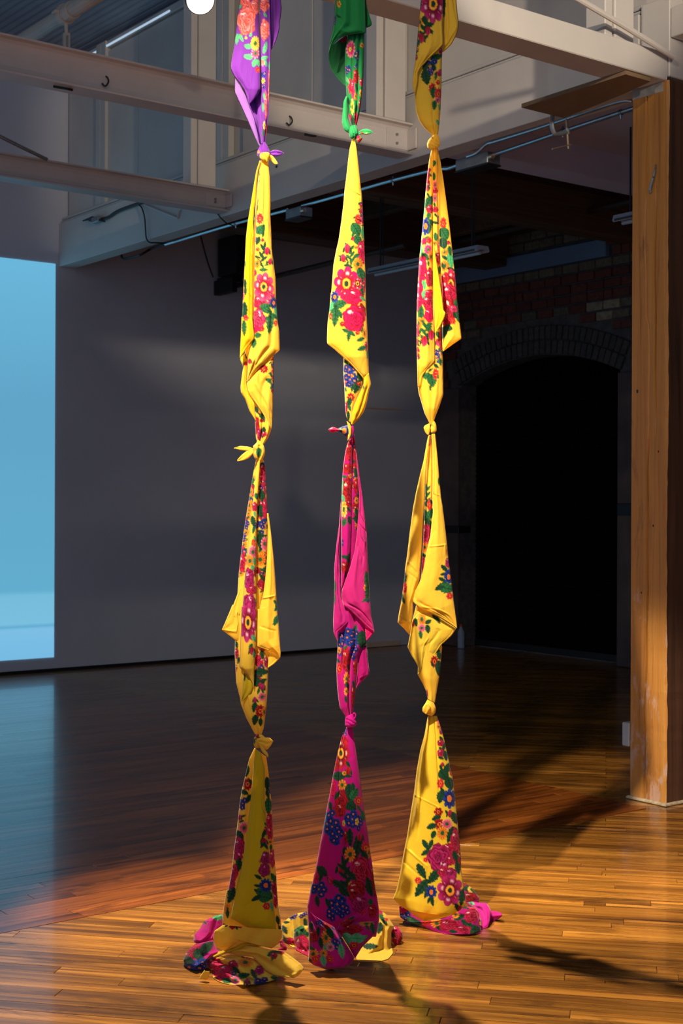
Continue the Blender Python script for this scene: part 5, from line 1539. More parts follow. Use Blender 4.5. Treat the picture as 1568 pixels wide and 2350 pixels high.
panel('knot_tail', s, D2, 'B1 708,1790 770,1743 840,1734 890,1754 922,1789', 'B1 712,1818 770,1806 830,1816 890,1802 922,1793', 24, 9, 8, [(.5, .6, .15, -4, .1, .9)], (50, 165, 96), [('daisy', 'B1', 830, 1815, 40, 'yellow', 0, 2, .5), ('daisy', 'B1', 770, 1800, 24, 'dred')])
panel('knot_tail', s, D2, 'B1 680,1842 720,1818 782,1850 766,1890 722,1942', 'B1 668,1868 690,1912 722,1944', 22, 12, 14, [], 'green', [('rose', 'B1', 715, 1845, 34, 'hot'), ('rose', 'B1', 735, 1890, 40, 'red')])

s = scarf('B3', 590, 1830, D2, 'yellow scarf with bright pink peony on its front, second down the middle strand', GROUPS[1])
B = 'yellow'
panel('folded_cloth', s, D2, 'B2 642,120 612,500 582,1000 552,1600 532,2200 B3 522,960 520,1150 535,1400 545,1650 560,1750 592,1805', 'B2 664,120 700,500 720,1000 740,1600 760,2200 B3 800,1000 800,1200 760,1400 700,1600 640,1825', 0, 16, 26,
      [(.1, .1, .06, 3, .5, 1), (.5, .6, .12, 3, .6, 1)], B, [
          ('blues', 'B3', 600, 1100, 90, 2, 6), ('blues', 'B3', 610, 1240, 110, 4, 8), ('leaf', 'B3', 560, 1010, 60, 60, 'd'), ('leaf', 'B3', 740, 1210, 70, 60, 'd', .6), ('leaf', 'B3', 700, 1340, 100, 110, 'd', .6), ('leaf', 'B3', 640, 1350, 60, 100, 'd'), ('daisy', 'B3', 635, 1190, 26, 'orange'), ('daisy', 'B3', 590, 1110, 16, 'orange'), ('daisy', 'B3', 730, 1290, 34, 'dred'),
          ('daisy', 'B3', 618, 1480, 62, 'dred', 0, .9, 1.1, 8), ('leaf', 'B3', 595, 1550, 70, 110, 'd', .6), ('leaf', 'B3', 600, 1620, 50, 70, 'g', .6), ('leaf', 'B3', 585, 1730, 70, 88, 'd', .4), ('rose', 'B3', 553, 1620, 40, 'hot', 0, .6, 2.2), ('leaf', 'B3', 545, 1370, 40, 60, 'g'), ('rose', 'B3', 532, 1280, 24, 'coral', 0, .6, 2)])
panel('side_fold', s, D2, 'B3 790,1215 790,1290 745,1400 660,1580 622,1700 620,1840', 'B3 862,1150 890,1300 866,1380 832,1560 792,1680 722,1780 642,1852', 18, 14, 6,
      [(.3, .5, .12, 5, .1, .9), (.7, .6, .1, -4, .2, .8)], (240, 190, 22), [('leaf', 'B3', 792, 1350, 30, 90), ('rose', 'B3', 745, 1320, 22, 'coral')], rip=2)
panel('front_flap', s, D2, 'B2 638,108 605,230 580,420 555,650 535,800 520,980 490,1230 455,1470 420,1620 385,1800 370,2000 345,2300 B3 350,60 330,300 305,480 297,690 300,757 400,832 520,942 620,1042 720,1152 786,1232', 'B2 670,108 697,230 722,430 747,660 772,900 787,1250 802,1600 817,2000 822,2300 B3 827,300 842,600 852,900 862,1150 863,1180 792,1236', 18, 24, 3,
      [(.05, .95, .03, 3.5, .17, .23), (.05, .95, .02, 3.5, .26, .335), (.0, .5, .04, 3, .34, .385), (.1, .3, .06, -4, .665, .76), (.12, .36, .04, 5, .66, .75), (.93, .95, .05, -2, .3, .8), (.06, .06, .04, 2.5, .3, .62)], B, [
          ('gar', 'B2', 762, 980, 772, 1270, 10, 3, 'hot', 6), ('leaf', 'B2', 680, 1165, 40, 150, 'g'), ('daisy', 'B2', 715, 1200, 62, 'red', 10, .75, 1.35, 9), ('leaf', 'B2', 690, 1330, 98, 60, 'g', .72, 0), ('leaf', 'B2', 650, 1400, 50, 110, 'g'), ('leaf', 'B2', 715, 1480, 80, 60, 'g', .7, 0), ('leaf', 'B2', 778, 1380, 90, 88, 'l', .3), ('bud', 'B2', 648, 1455, 34, 90),
          ('rose', 'B2', 770, 1640, 120, 'hot', 0, .55, 1.5), ('daisy', 'B2', 690, 1575, 30, 'orange', 0, 1.3, .8, 8), ('leaf', 'B2', 690, 1690, 55, 150, 'g', .6), ('sprig', 'B2', 610, 1650, 120, 85, 'g', 6), ('sprig', 'B2', 540, 1760, 90, 60, 'g', 5), ('bud', 'B2', 570, 1590, 68, -90), ('bud', 'B2', 517, 1715, 60, -100), ('leaf', 'B2', 590, 1830, 60, 20, 'd', .6), ('daisy', 'B2', 715, 1800, 88, 'orange', 0, .85, 1.1, 14),
          ('leaf', 'B2', 760, 1960, 120, 75, 'g', .5, 0), ('leaf', 'B2', 770, 2150, 100, 80, 'g', .4), ('peony', 'B2', 560, 2060, 195, 'hot', 8, .9, 1.2), ('peony', 'B2', 710, 2060, 90, 'crim', 0, .8, 1.1), ('rose', 'B2', 600, 2240, 110, 'hot', 0, 1.2, 1), ('rose', 'B2', 805, 2080, 40, 'hot', 0, .4, 3),
          ('leaf', 'B3', 360, 250, 90, 110, 'l', .5), ('leaf', 'B3', 480, 220, 100, -20, 'g', .7), ('leaf', 'B3', 410, 390, 145, 95, 'g', .42), ('leaf', 'B3', 465, 350, 80, 60, 'g', .5), ('leaf', 'B3', 380, 310, 60, 130, 'g', .5), ('daisy', 'B3', 402, 125, 74, 'blue', 0, .75, 1.2, 9), ('daisy', 'B3', 345, 390, 40, 'red', 0, .6, 1.3, 6),
          ('rose', 'B3', 660, 130, 130, 'hot', 30, 1.1, .9), ('leaf', 'B3', 780, 150, 50, 40, 'l'), ('daisy', 'B3', 510, 490, 45, 'red', 0, 1, .9, 7), ('rose', 'B3', 760, 330, 80, 'red', 0, .8, 1.6), ('rose', 'B3', 665, 415, 188, 'hot', 0, .88, 1.08), ('leaf', 'B3', 550, 580, 55, 200, 'g', .6), ('leaf', 'B3', 590, 660, 72, 95, 'g', .45), ('leaf', 'B3', 640, 620, 55, 40, 'g', .55), ('daisy', 'B3', 710, 610, 34, 'red', 0, 1, 1, 6), ('leaf', 'B3', 770, 575, 40, 100, 'g'),
          ('daisy', 'B3', 805, 620, 50, 'orange', 0, .6, 1.5), ('rose', 'B3', 825, 790, 40, 'pink', 0, .6, 1.8), ('leaf', 'B3', 750, 700, 55, 160, 'g', .6), ('leaf', 'B3', 765, 820, 65, 160, 'g', .6), ('leaf', 'B3', 842, 900, 60, 88, 'l', .25)], hem='L', rip=1.6, step=2.0)
panel('knot_wrap', s, D2, 'B3 562,1798 575,1850 586,1950 574,2060', 'B3 602,1828 628,1880 628,1960 602,2040 578,2066', 32, 10, 30, [], B)
panel('knot_tail', s, D2, 'B3 585,1850 520,1868 470,1888 440,1908 425,1890 370,1876 316,1908', 'B3 590,2032 550,2012 510,1962 462,1942 430,1930 410,1952 370,1958 330,1942 316,1914', 22, 13, 20, [(.5, .5, .2, 3, .1, .9)], (60, 100, 150), [
    ('daisy', 'B3', 530, 1930, 110, 'blue', 0, .9, 1.1, 9), ('leaf', 'B3', 470, 1905, 40, 20, 'l'), ('rose', 'B3', 375, 1917, 60, 'hot', 0, 1.1, .8), ('rose', 'B3', 450, 1915, 30, 'crim'), ('rose', 'B3', 565, 2020, 30, 'hot')])

s = scarf('B5', 480, 1800, D2, 'magenta scarf with red roses and dark blue flowers, third down the middle strand', GROUPS[1])
B = 'magenta'
panel('knot', s, D2, 'B3 622,1868 628,1940 638,1995', 'B3 652,1858 668,1930 657,1962 644,1996', 24, 12, 30, [], B)
panel('folded_cloth', s, D2, 'B4 480,170 450,260 430,430 410,600 395,800 385,1000 380,1300 378,1800 380,2200 B5 322,560 325,800 315,1000 308,1150 315,1350 335,1550 355,1680 430,1790 445,1835', 'B4 545,95 566,260 590,430 615,650 620,900 610,1200 580,1700 520,2000 560,2250 B5 715,560 712,800 640,900 600,1000 590,1200 566,1400 550,1600 530,1740 520,1805', -4, 20, 34,
      [(.18, .25, .04, -9, .56, .80), (.62, .62, .05, -12, .52, .98), (.40, .5, .06, 4, .55, .95)], B, [
          ('gar', 'B4', 570, 200, 590, 1400, 40, 41, 'red', 10, 'd'), ('rose', 'B4', 565, 350, 60, 'red', 0, .6, 2), ('leaf', 'B4', 570, 620, 70, 80, 'd', .5), ('rose', 'B4', 578, 800, 60, 'red', 0, .6, 2), ('daisy', 'B4', 580, 990, 44, 'orange', 0, .7, 1.2), ('leaf', 'B4', 580, 1150, 60, 80, 'd', .6), ('leaf', 'B4', 575, 1250, 60, 80, 'd', .6),
          ('leaf', 'B5', 560, 620, 80, -80, 'g', .5), ('blues', 'B5', 450, 720, 130, 3, 9, 1), ('blues', 'B5', 550, 740, 110, 4, 9, .7, 1.5), ('blues', 'B5', 545, 920, 100, 5, 8, .6, 1.3), ('blues', 'B5', 350, 820, 120, 6, 8, .5, 1.5), ('leaf', 'B5', 660, 760, 130, 88, 'd', .6, 0), ('leaf', 'B5', 430, 870, 50, -60, 'g', .7, 0), ('daisy', 'B5', 345, 900, 40, 'orange', 0, .7, 1.3),
          ('rose', 'B5', 440, 1020, 90, 'red', 0, .7, 2.0), ('rose', 'B5', 560, 1120, 60, 'red', 0, .6, 2), ('leaf', 'B5', 340, 1050, 50, 60, 'd'), ('daisy', 'B5', 348, 1140, 62, 'red', 0, .7, 1.4, 10), ('leaf', 'B5', 470, 1130, 50, 80, 'd'), ('daisy', 'B5', 445, 1280, 68, 'orange', 0, .65, 1.5, 10), ('leaf', 'B5', 455, 1380, 60, 80, 'd', .6), ('daisy', 'B5', 440, 1450, 48, 'orange', 0, .7, 1.2, 8),
          ('rose', 'B5', 530, 1500, 60, 'red', 0, .5, 3), ('leaf', 'B5', 435, 1560, 50, 80, 'd'), ('leaf', 'B5', 540, 1360, 60, 80, 'd', .4)], step=2.0)
panel('lower_flap', s, D2, 'B5 605,860 592,1100 572,1412', 'B5 716,850 735,1050 751,1170 749,1217 640,1332 574,1417', -10, 8, 3, [(.5, .5, .2, 3, 0, 1), (.9, .3, .05, 3, .6, .75)], (180, 6, 112), hem='R')
panel('printed_fold', s, D2, 'B4 478,175 442,260 410,430 391,600 379,800 375,1000 371,1300 373,1600 373,1900 371,2150', 'B4 520,150 526,300 527,700 524,1000 517,1350 507,1550 492,1800 442,2000 382,2202', 12, 17, 5,
      [(.55, .6, .12, 3, 0, .9)], B, [
          ('rose', 'B4', 470, 320, 90, 'red', 0, .7, 1.7), ('rose', 'B4', 430, 400, 40, 'hot', 0, .7, 2), ('rose', 'B4', 460, 560, 80, 'red'), ('leaf', 'B4', 420, 672, 45, 20, 'g', .6), ('rose', 'B4', 458, 860, 120, 'red', 0, .7, 1.7), ('daisy', 'B4', 500, 660, 30, 'orange'), ('leaf', 'B4', 385, 790, 110, 88, 'l', .2), ('leaf', 'B4', 395, 960, 60, 70, 'l', .5),
          ('daisy', 'B4', 408, 1110, 92, 'yellow', 0, .5, 1.3, 12), ('rose', 'B4', 480, 1030, 55, 'red'), ('leaf', 'B4', 475, 1110, 45, 60, 'd'), ('leaf', 'B4', 412, 1290, 60, 100, 'g', .7), ('leaf', 'B4', 485, 1260, 60, 80, 'd', .6), ('rose', 'B4', 512, 1220, 20, 'red', 0, .5, 3), ('blues', 'B4', 385, 1560, 50, 2, 4, .6),
          ('leaf', 'B4', 440, 1760, 70, 20, 'd'), ('leaf', 'B4', 480, 1730, 60, -50, 'd'), ('leaf', 'B4', 470, 1820, 60, 90, 'd'), ('rose', 'B4', 425, 1890, 80, 'red', 0, .8, 1.1), ('leaf', 'B4', 440, 1990, 50, 110, 'd'), ('rose', 'B4', 506, 255, 16, 'pink', 0, 1.6, 1.2)], step=2.0)
panel('left_flap', s, D2, 'B4 365,1000 345,1300 312,1550 290,1750 278,1900 280,2100 275,2300 B5 270,300 262,500 270,660 320,776', 'B4 372,1100 363,1500 347,1750 356,1900 359,2100 372,2300 B5 382,220 440,370 476,440 482,520 400,592 332,642 323,777', 14, 11, 3,
      [(.5, .4, .12, 5, .1, .8), (.2, .8, .05, -4, .42, .46), (.5, .6, .1, -4, .5, .8)], (196, 30, 130), [('leaf', 'B4', 285, 2150, 90, 88, 'g', .25), ('leaf', 'B5', 280, 200, 90, 88, 'g', .25)], hem='R')
panel('right_flap', s, D2, 'B4 565,300 602,750 614,900 607,1130 592,1300 577,1480 547,1680 492,1880 422,2080 379,2200 B5 372,150 400,290 500,370 600,470 700,570 760,620 817,652', 'B4 590,400 621,650 656,900 691,1200 716,1450 726,1700 741,2000 756,2300 B5 766,300 776,440 806,560 820,648', 22, 18, 3,
      [(.15, .9, .05, 5, .31, .37), (.15, .9, .06, -5, .37, .42), (.3, .8, .06, 6, .42, .48), (.3, .7, .07, -5, .49, .56), (.3, .5, .10, 5, .55, .8), (.1, .8, .05, -5, .78, .95)], (204, 36, 126), [
          ('leaf', 'B4', 720, 2100, 160, 85, 'g', .22, 0), ('leaf', 'B4', 725, 2280, 90, 95, 'g', .35), ('daisy', 'B4', 700, 2170, 44, 'orange', 0, .6, 1.2, 6), ('leaf', 'B5', 725, 120, 130, 92, 'g', .3), ('leaf', 'B5', 690, 220, 50, 150, 'g'), ('blues', 'B5', 745, 230, 50, 3, 3, .4)], hem='L', rip=2.6, step=2.0)
panel('flap_lining', s, D2, 'B5 692,572 702,700 712,770', 'B5 762,602 819,653 770,712 715,772', 14, 6, 3, [], (216, 14, 110), hem='R')
panel('knot_wrap', s, D2, 'B5 432,1790 420,1850 426,1912 462,1937', 'B5 520,1748 566,1820 584,1890 562,1922 492,1934', 28, 16, 46, [(.1, .9, .07, -6, .2, .6), (.2, .95, .06, -5, .5, .9)], (206, 10, 140))
panel('knot_loop', s, D2, 'B5 522,1760 520,1800 545,1822', 'B5 540,1732 572,1740 578,1775 560,1812 547,1823', 36, 8, 16, [(.5, .5, .22, -9, .2, .8)], (212, 12, 146))

s = scarf('B7', 800, 1200, D2, 'dark magenta scarf dense with red and blue flowers, lowest of the middle strand', GROUPS[1])
B = 'magenta'
panel('folded_cloth', s, D2, 'B6 612,258 560,380 510,560 460,800 410,1080 370,1280 330,1500 290,1700 255,1900 210,2100 165,2330 B7 432,240 402,400 380,500 388,600 392,760 400,860', 'B6 690,262 715,420 750,650 790,930 830,1250 870,1500 905,1750 935,1960 965,2200 985,2330 B7 1152,200 1192,400 1215,550 1216,670 1190,800 1180,860', 0, 40, 55,
      [(.04, .5, .035, -7, 0, .5), (.5, .5, .03, -4, .5, .9), (.25, .25, .1, 4, .4, .95), (.75, .72, .1, 4, .3, .95)], B, [
          ('blues', 'B6', 600, 320, 50, 2, 4, .7), ('rose', 'B6', 580, 430, 60, 'red'), ('peony', 'B6', 548, 580, 140, 'red', 0, .8, 1.5), ('rose', 'B6', 490, 720, 60, 'red', 0, .6, 1.5), ('leaf', 'B6', 530, 860, 85, 0, 'd', .7, 0), ('leaf', 'B6', 640, 720, 50, 60, 'd'), ('bud', 'B6', 636, 800, 60, -80, 'red'), ('leaf', 'B6', 640, 860, 50, 10, 'd'), ('daisy', 'B6', 590, 825, 30, 'orange'), ('daisy', 'B6', 565, 970, 62, 'orange', 0, .9, 1.2, 8),
          ('rose', 'B6', 445, 1010, 80, 'hot', 0, .6, 1.6), ('leaf', 'B6', 650, 1060, 110, 88, 'd', .5, 0), ('leaf', 'B6', 712, 1080, 88, -60, 'g', .6, 0), ('leaf', 'B6', 700, 990, 50, 80, 'd', .6), ('leaf', 'B6', 670, 1225, 85, 40, 'd', .8, 0), ('daisy', 'B6', 765, 1165, 56, 'red', 0, 1, 1.2, 9), ('rose', 'B6', 550, 1150, 110, 'red', 0, .8, 1.2), ('rose', 'B6', 530, 1280, 90, 'red', 40), ('leaf', 'B6', 500, 1100, 60, 120, 'd', .5), ('leaf', 'B6', 420, 1230, 60, 80, 'd'),
          ('blues', 'B6', 400, 1340, 90, 3, 6), ('blues', 'B6', 440, 1480, 120, 4, 8), ('blues', 'B6', 500, 1600, 110, 5, 8), ('blues', 'B6', 690, 1390, 110, 6, 8), ('blues', 'B6', 760, 1430, 90, 7, 6, .7, 1.3), ('leaf', 'B6', 775, 1260, 50, 60, 'g'), ('leaf', 'B6', 820, 1350, 70, 80, 'g', .5), ('daisy', 'B6', 745, 1420, 30, 'yellow', 0, .8, 1.6, 5), ('daisy', 'B6', 583, 1440, 28, 'yellow', 0, .7, 1.5, 5),
          ('rose', 'B6', 610, 1600, 50, 'red', 0, .6, 2), ('leaf', 'B6', 660, 1620, 120, 88, 'd', .4), ('leaf', 'B6', 745, 1750, 150, 105, 'd', .4, 0), ('bud', 'B6', 780, 1600, 60, -80, 'crim'), ('leaf', 'B6', 590, 1780, 55, 100, 'd', .6), ('daisy', 'B6', 660, 1820, 86, 'orange', 0, .85, 1.2, 12), ('daisy', 'B6', 855, 1740, 70, 'red', 0, .9, 1.2), ('daisy', 'B6', 890, 1800, 50, 'orange', 0, .6, 1.5), ('leaf', 'B6', 840, 1840, 80, 60, 'd', .6),
          ('rose', 'B6', 790, 2010, 150, 'crim', 0, .85, 1.2), ('bud', 'B6', 555, 1985, 84, -90, 'crim'), ('sprig', 'B6', 600, 2050, 160, -100, 'd', 6), ('leaf', 'B6', 315, 2030, 90, 40, 'd', .8), ('leaf', 'B6', 300, 2110, 60, 110, 'd'), ('bud', 'B6', 430, 2140, 60, -140, 'crim'), ('leaf', 'B6', 520, 2190, 85, 30, 'd', .6), ('leaf', 'B6', 570, 2270, 80, 60, 'd', .6), ('leaf', 'B6', 690, 2090, 90, 50, 'd', .5), ('rose', 'B6', 230, 2100, 70, 'hot', 0, .6, 2), ('blues', 'B6', 280, 2250, 110, 2, 6),
          ('daisy', 'B6', 665, 2210, 50, 'orange', 0, .6, 1.3, 5), ('rose', 'B6', 740, 2250, 120, 'red'), ('rose', 'B6', 940, 2090, 60, 'red', 0, .5, 3), ('leaf', 'B6', 900, 2250, 100, 70, 'd', .5),
          ('rose', 'B7', 940, 360, 100, 'red'), ('rose', 'B7', 990, 480, 110, 'mag', 30), ('blues', 'B7', 730, 480, 120, 3, 9), ('blues', 'B7', 800, 560, 90, 4, 7), ('blues', 'B7', 680, 590, 90, 5, 6), ('leaf', 'B7', 620, 470, 70, 70, 'd', .4), ('leaf', 'B7', 500, 450, 70, 80, 'd'), ('leaf', 'B7', 820, 330, 90, 50, 'd'), ('leaf', 'B7', 1120, 470, 60, 80, 'g', .6), ('rose', 'B7', 1140, 560, 70, 'red', 0, .8, 1.3), ('leaf', 'B7', 1100, 260, 100, 75, 'd', .4), ('rose', 'B7', 1170, 260, 60, 'red', 0, .4, 2.5)], step=2.0)
FB = 4.24
panel('upper_roll', s, 4.25, 'B7 725,775 760,700 860,640 1000,570 1085,515', 'B7 745,800 800,790 900,700 1010,630 1090,560', 58, 12, 14, [], 'magenta', [('rose', 'B7', 830, 690, 90, 'red', 0, 1.3, .7), ('rose', 'B7', 1010, 570, 60, 'hot', 0, 1.3, .7), ('leaf', 'B7', 900, 640, 40, -20, 'd')], rip=2)
panel('left_fold', s, 4.22, 'B7 386,520 390,640 400,800 400,1000 394,1140 460,1192 600,1228 650,1236', 'B7 440,600 560,670 690,740 780,860 850,970 930,1100 900,1170 800,1216 655,1237', 30, 30, 40,
      [(.8, .92, .06, 8, .1, .9), (.35, .4, .10, -12, .1, .75), (.15, .15, .1, 6, .2, .7)], B, [
          ('rose', 'B7', 450, 850, 70, 'red', 0, 1, 1.2), ('leaf', 'B7', 430, 740, 60, 80, 'd'), ('rose', 'B7', 600, 740, 70, 'red'), ('daisy', 'B7', 600, 870, 80, 'orange', 0, .8, 1.2), ('leaf', 'B7', 510, 800, 60, 90, 'd'), ('leaf', 'B7', 540, 930, 70, 80, 'd'), ('leaf', 'B7', 650, 820, 80, 60, 'd', .6),
          ('blues', 'B7', 530, 690, 60, 2, 4), ('blues', 'B7', 720, 740, 60, 3, 4), ('blues', 'B7', 740, 930, 80, 4, 5), ('leaf', 'B7', 620, 970, 70, -40, 'l', .6), ('leaf', 'B7', 780, 1030, 90, 80, 'l', .5), ('daisy', 'B7', 450, 1060, 70, 'orange'), ('daisy', 'B7', 480, 1120, 50, 'red'), ('daisy', 'B7', 570, 1050, 50, 'orange'), ('daisy', 'B7', 650, 980, 50, 'pink'), ('leaf', 'B7', 570, 1140, 70, 80, 'l', .6), ('leaf', 'B7', 430, 990, 50, 30, 'g'), ('daisy', 'B7', 640, 1120, 50, 'red'), ('leaf', 'B7', 420, 1140, 40, 60, 'd')], rip=5, d1=4.185)
panel('right_fold', s, 4.225, 'B7 715,790 790,860 860,970 930,1100', 'B7 960,690 1100,680 1205,672 1185,820 1105,890 1000,1000 938,1106', 26, 22, 36, [(.3, .3, .10, -10, .0, .7), (.6, .6, .12, 8, .0, .9)], B, [
    ('rose', 'B7', 880, 770, 110, 'red', 0, 1.4, .6), ('daisy', 'B7', 1070, 705, 66, 'orange', 0, 1.4, .6), ('leaf', 'B7', 1140, 760, 70, 80, 'g', .5), ('leaf', 'B7', 845, 870, 70, 30, 'l', .8, 0), ('leaf', 'B7', 970, 880, 90, 5, 'l', .7, 0), ('leaf', 'B7', 1050, 860, 40, -20, 'l'), ('daisy', 'B7', 925, 960, 60, 'red', 0, 1.2, .8), ('leaf', 'B7', 860, 930, 50, 100, 'l'), ('leaf', 'B7', 1080, 750, 40, 60, 'g')], rip=4, d1=4.20)

s = scarf('B7', 700, 1080, 4.4, 'yellow scarf printed crimson and green, crumpled behind the middle strand', GROUPS[1])
B = 'yellow'
panel('left_heap', s, 4.50, 'B7 150,650 85,705 80,760 100,880 180,960 215,980', 'B7 270,585 385,565 400,750 330,900 240,985', 0, 36, 60, [(.4, .5, .09, -12, .1, .9), (.7, .6, .1, 10, .1, .9)], B, [('leaf', 'B7', 120, 780, 60, 60, 'd', .6), ('blues', 'B7', 230, 630, 60, 2, 3), ('blues', 'B7', 340, 605, 60, 3, 3), ('leaf', 'B7', 360, 700, 60, 80, 'd'), ('rose', 'B7', 160, 910, 60, 'hot', 0, 1.4, .8), ('leaf', 'B7', 110, 870, 50, 50, 'g'), ('leaf', 'B7', 140, 690, 40, 0, 'd')], rip=5, d1=4.42)
panel('middle_heap', s, 4.44, 'B7 225,780 222,900 245,1010 330,1055 405,1090', 'B7 300,730 400,730 412,900 412,1000 408,1092', 8, 26, 50, [(.3, .6, .1, 8, .1, .9), (.6, .4, .1, -8, .2, .9)], B, [('leaf', 'B7', 290, 770, 100, 30, 'g', .7), ('leaf', 'B7', 310, 840, 110, -10, 'g', .6), ('rose', 'B7', 310, 950, 120, 'hot', 0, 1, 1), ('rose', 'B7', 370, 1040, 80, 'hot', 0, 1.2, .8), ('rose', 'B7', 270, 1000, 60, 'hot')], rip=4, d1=4.36)
panel('right_heap', s, 4.48, 'B7 1150,560 1180,700 1170,830 1010,990 945,1100 970,1142', 'B7 1225,545 1300,600 1392,740 1357,800 1357,960 1382,1050 1322,1120 1200,1152 975,1144', 0, 34, 60,
      [(.5, .6, .07, -14, .2, .7), (.75, .8, .08, 10, .2, .9), (.3, .4, .1, 12, .4, 1), (.55, .5, .1, 10, .7, 1)], B, [('leaf', 'B7', 1240, 620, 60, 80, 'g'), ('leaf', 'B7', 1280, 680, 60, 60, 'g'), ('leaf', 'B7', 1220, 760, 70, 100, 'd', .7), ('rose', 'B7', 1230, 560, 40, 'hot'), ('daisy', 'B7', 1300, 660, 24, 'red'), ('leaf', 'B7', 1120, 970, 90, 0, 'd', .5)], rip=5, d1=4.33)
panel('red_end', s, 4.46, 'B7 1365,750 1352,800 1358,940 1400,955', 'B7 1425,735 1480,800 1490,880 1460,940 1405,957', 0, 22, 40, [(.5, .5, .15, -8, .2, .9)], B, [('rose', 'B7', 1420, 800, 90, 'hot'), ('leaf', 'B7', 1390, 860, 60, 60, 'd'), ('rose', 'B7', 1430, 900, 70, 'red')], rip=3, d1=4.42)

# ------------------------------------------------------------------ right strand
D3 = 4.66
s = scarf('C1', 575, 1990, D3, 'yellow scarf with dark pink peony and rounded hanging corner, topmost of the right strand', GROUPS[2])
panel('folded_cloth', s, D3, 'C1 520,-760 450,-420 430,300 350,1000 300,1280 320,1500 360,1620 430,1720 540,1820 552,1862', 'C1 560,-760 680,-420 690,500 673,800 666,1200 656,1450 641,1650 622,1800 610,1862', 0, 22, 30,
      [(.75, .6, .05, -4, .7, 1), (.9, .9, .06, 3, .4, .95)], B, [
          ('leaf', 'C1', 600, 770, 90, -20, 'd', .6), ('blues', 'C1', 530, 860, 90, 3, 7), ('leaf', 'C1', 450, 900, 70, 110, 'd', .7), ('leaf', 'C1', 460, 1040, 110, 80, 'd', .7), ('blues', 'C1', 540, 960, 60, 4, 4), ('leaf', 'C1', 560, 900, 60, 60, 'd'), ('daisy', 'C1', 515, 895, 20, 'orange'), ('leaf', 'C1', 635, 760, 70, -20, 'd', .5), ('rose', 'C1', 655, 685, 40, 'pink', 0, .7, 1.2),
          ('bud', 'C1', 640, 980, 56, -60, 'pink'), ('leaf', 'C1', 592, 1040, 45, 100, 'g'), ('daisy', 'C1', 620, 1110, 42, 'red', 0, .8, 1, 6), ('daisy', 'C1', 545, 1190, 66, 'red', 0, .8, 1.2, 7), ('leaf', 'C1', 555, 1250, 80, 88, 'g', .6), ('daisy', 'C1', 625, 1270, 72, 'red', 0, .8, 1.3, 12), ('daisy', 'C1', 615, 1350, 46, 'pink'), ('leaf', 'C1', 572, 1420, 70, 95, 'g', .55), ('leaf', 'C1', 640, 1450, 50, 80, 'l', .4), ('leaf', 'C1', 622, 1655, 45, 60, 'l', .6)])
panel('side_flap', s, D3, 'C1 560,-760 690,-420 686,200 690,500 676,706', 'C1 570,-760 860,-420 868,0 880,150 902,330 890,420 850,510 800,600 740,660 680,710', -8, 12, 3,
      [(.25, .3, .1, -9, .1, .85), (.55, .85, .05, 6, .45, .75), (.85, .4, .05, 5, .75, .95)], B, [('leaf', 'C1', 700, 60, 100, 88, 'd', .3), ('leaf', 'C1', 700, 180, 60, 88, 'd', .3)], hem='R')
panel('front_flap', s, D3, 'C1 510,-760 395,-420 388,0 370,200 350,420 330,640 310,850 290,980 278,1100 282,1180 305,1268', 'C1 560,-760 690,-420 690,0 687,200 682,330 693,520 696,600 620,682 520,770 440,860 390,910 350,980 346,1100 310,1272', 22, 22, 3,
      [(.93, .95, .05, 4, .4, .75), (.3, .7, .10, 4, .5, .75), (.5, .55, .1, -3, .8, 1)], B, [
          ('leaf', 'C1', 380, 60, 90, 88, 'd', .3), ('daisy', 'C1', 380, 300, 60, 'orange', 0, .6, 1.3), ('leaf', 'C1', 690, 60, 120, 88, 'd', .25), ('peony', 'C1', 555, 55, 250, 'mag', 20, .72, 1.08, 10), ('leaf', 'C1', 450, 270, 60, 60, 'd', .7), ('sprig', 'C1', 440, 400, 130, 100, 'd', 6), ('leaf', 'C1', 505, 340, 70, -20, 'd', .6), ('leaf', 'C1', 520, 410, 50, 30, 'g'), ('bud', 'C1', 483, 415, 66, 80), ('bud', 'C1', 396, 518, 70, 100), ('leaf', 'C1', 360, 560, 60, 88, 'g', .4), ('gar', 'C1', 345, 450, 318, 800, 8, 6, 'crim', 6)], hem='R')
panel('knot', s, D3, 'C1 548,1828 495,1880 468,1940 480,2000 532,2015', 'C1 605,1795 637,1850 647,1930 641,1982 600,2005', 20, 18, 50, [(.2, .9, .07, -7, .15, .55), (.35, .97, .06, -6, .45, .75), (.3, .97, .06, -6, .68, .92)], B)

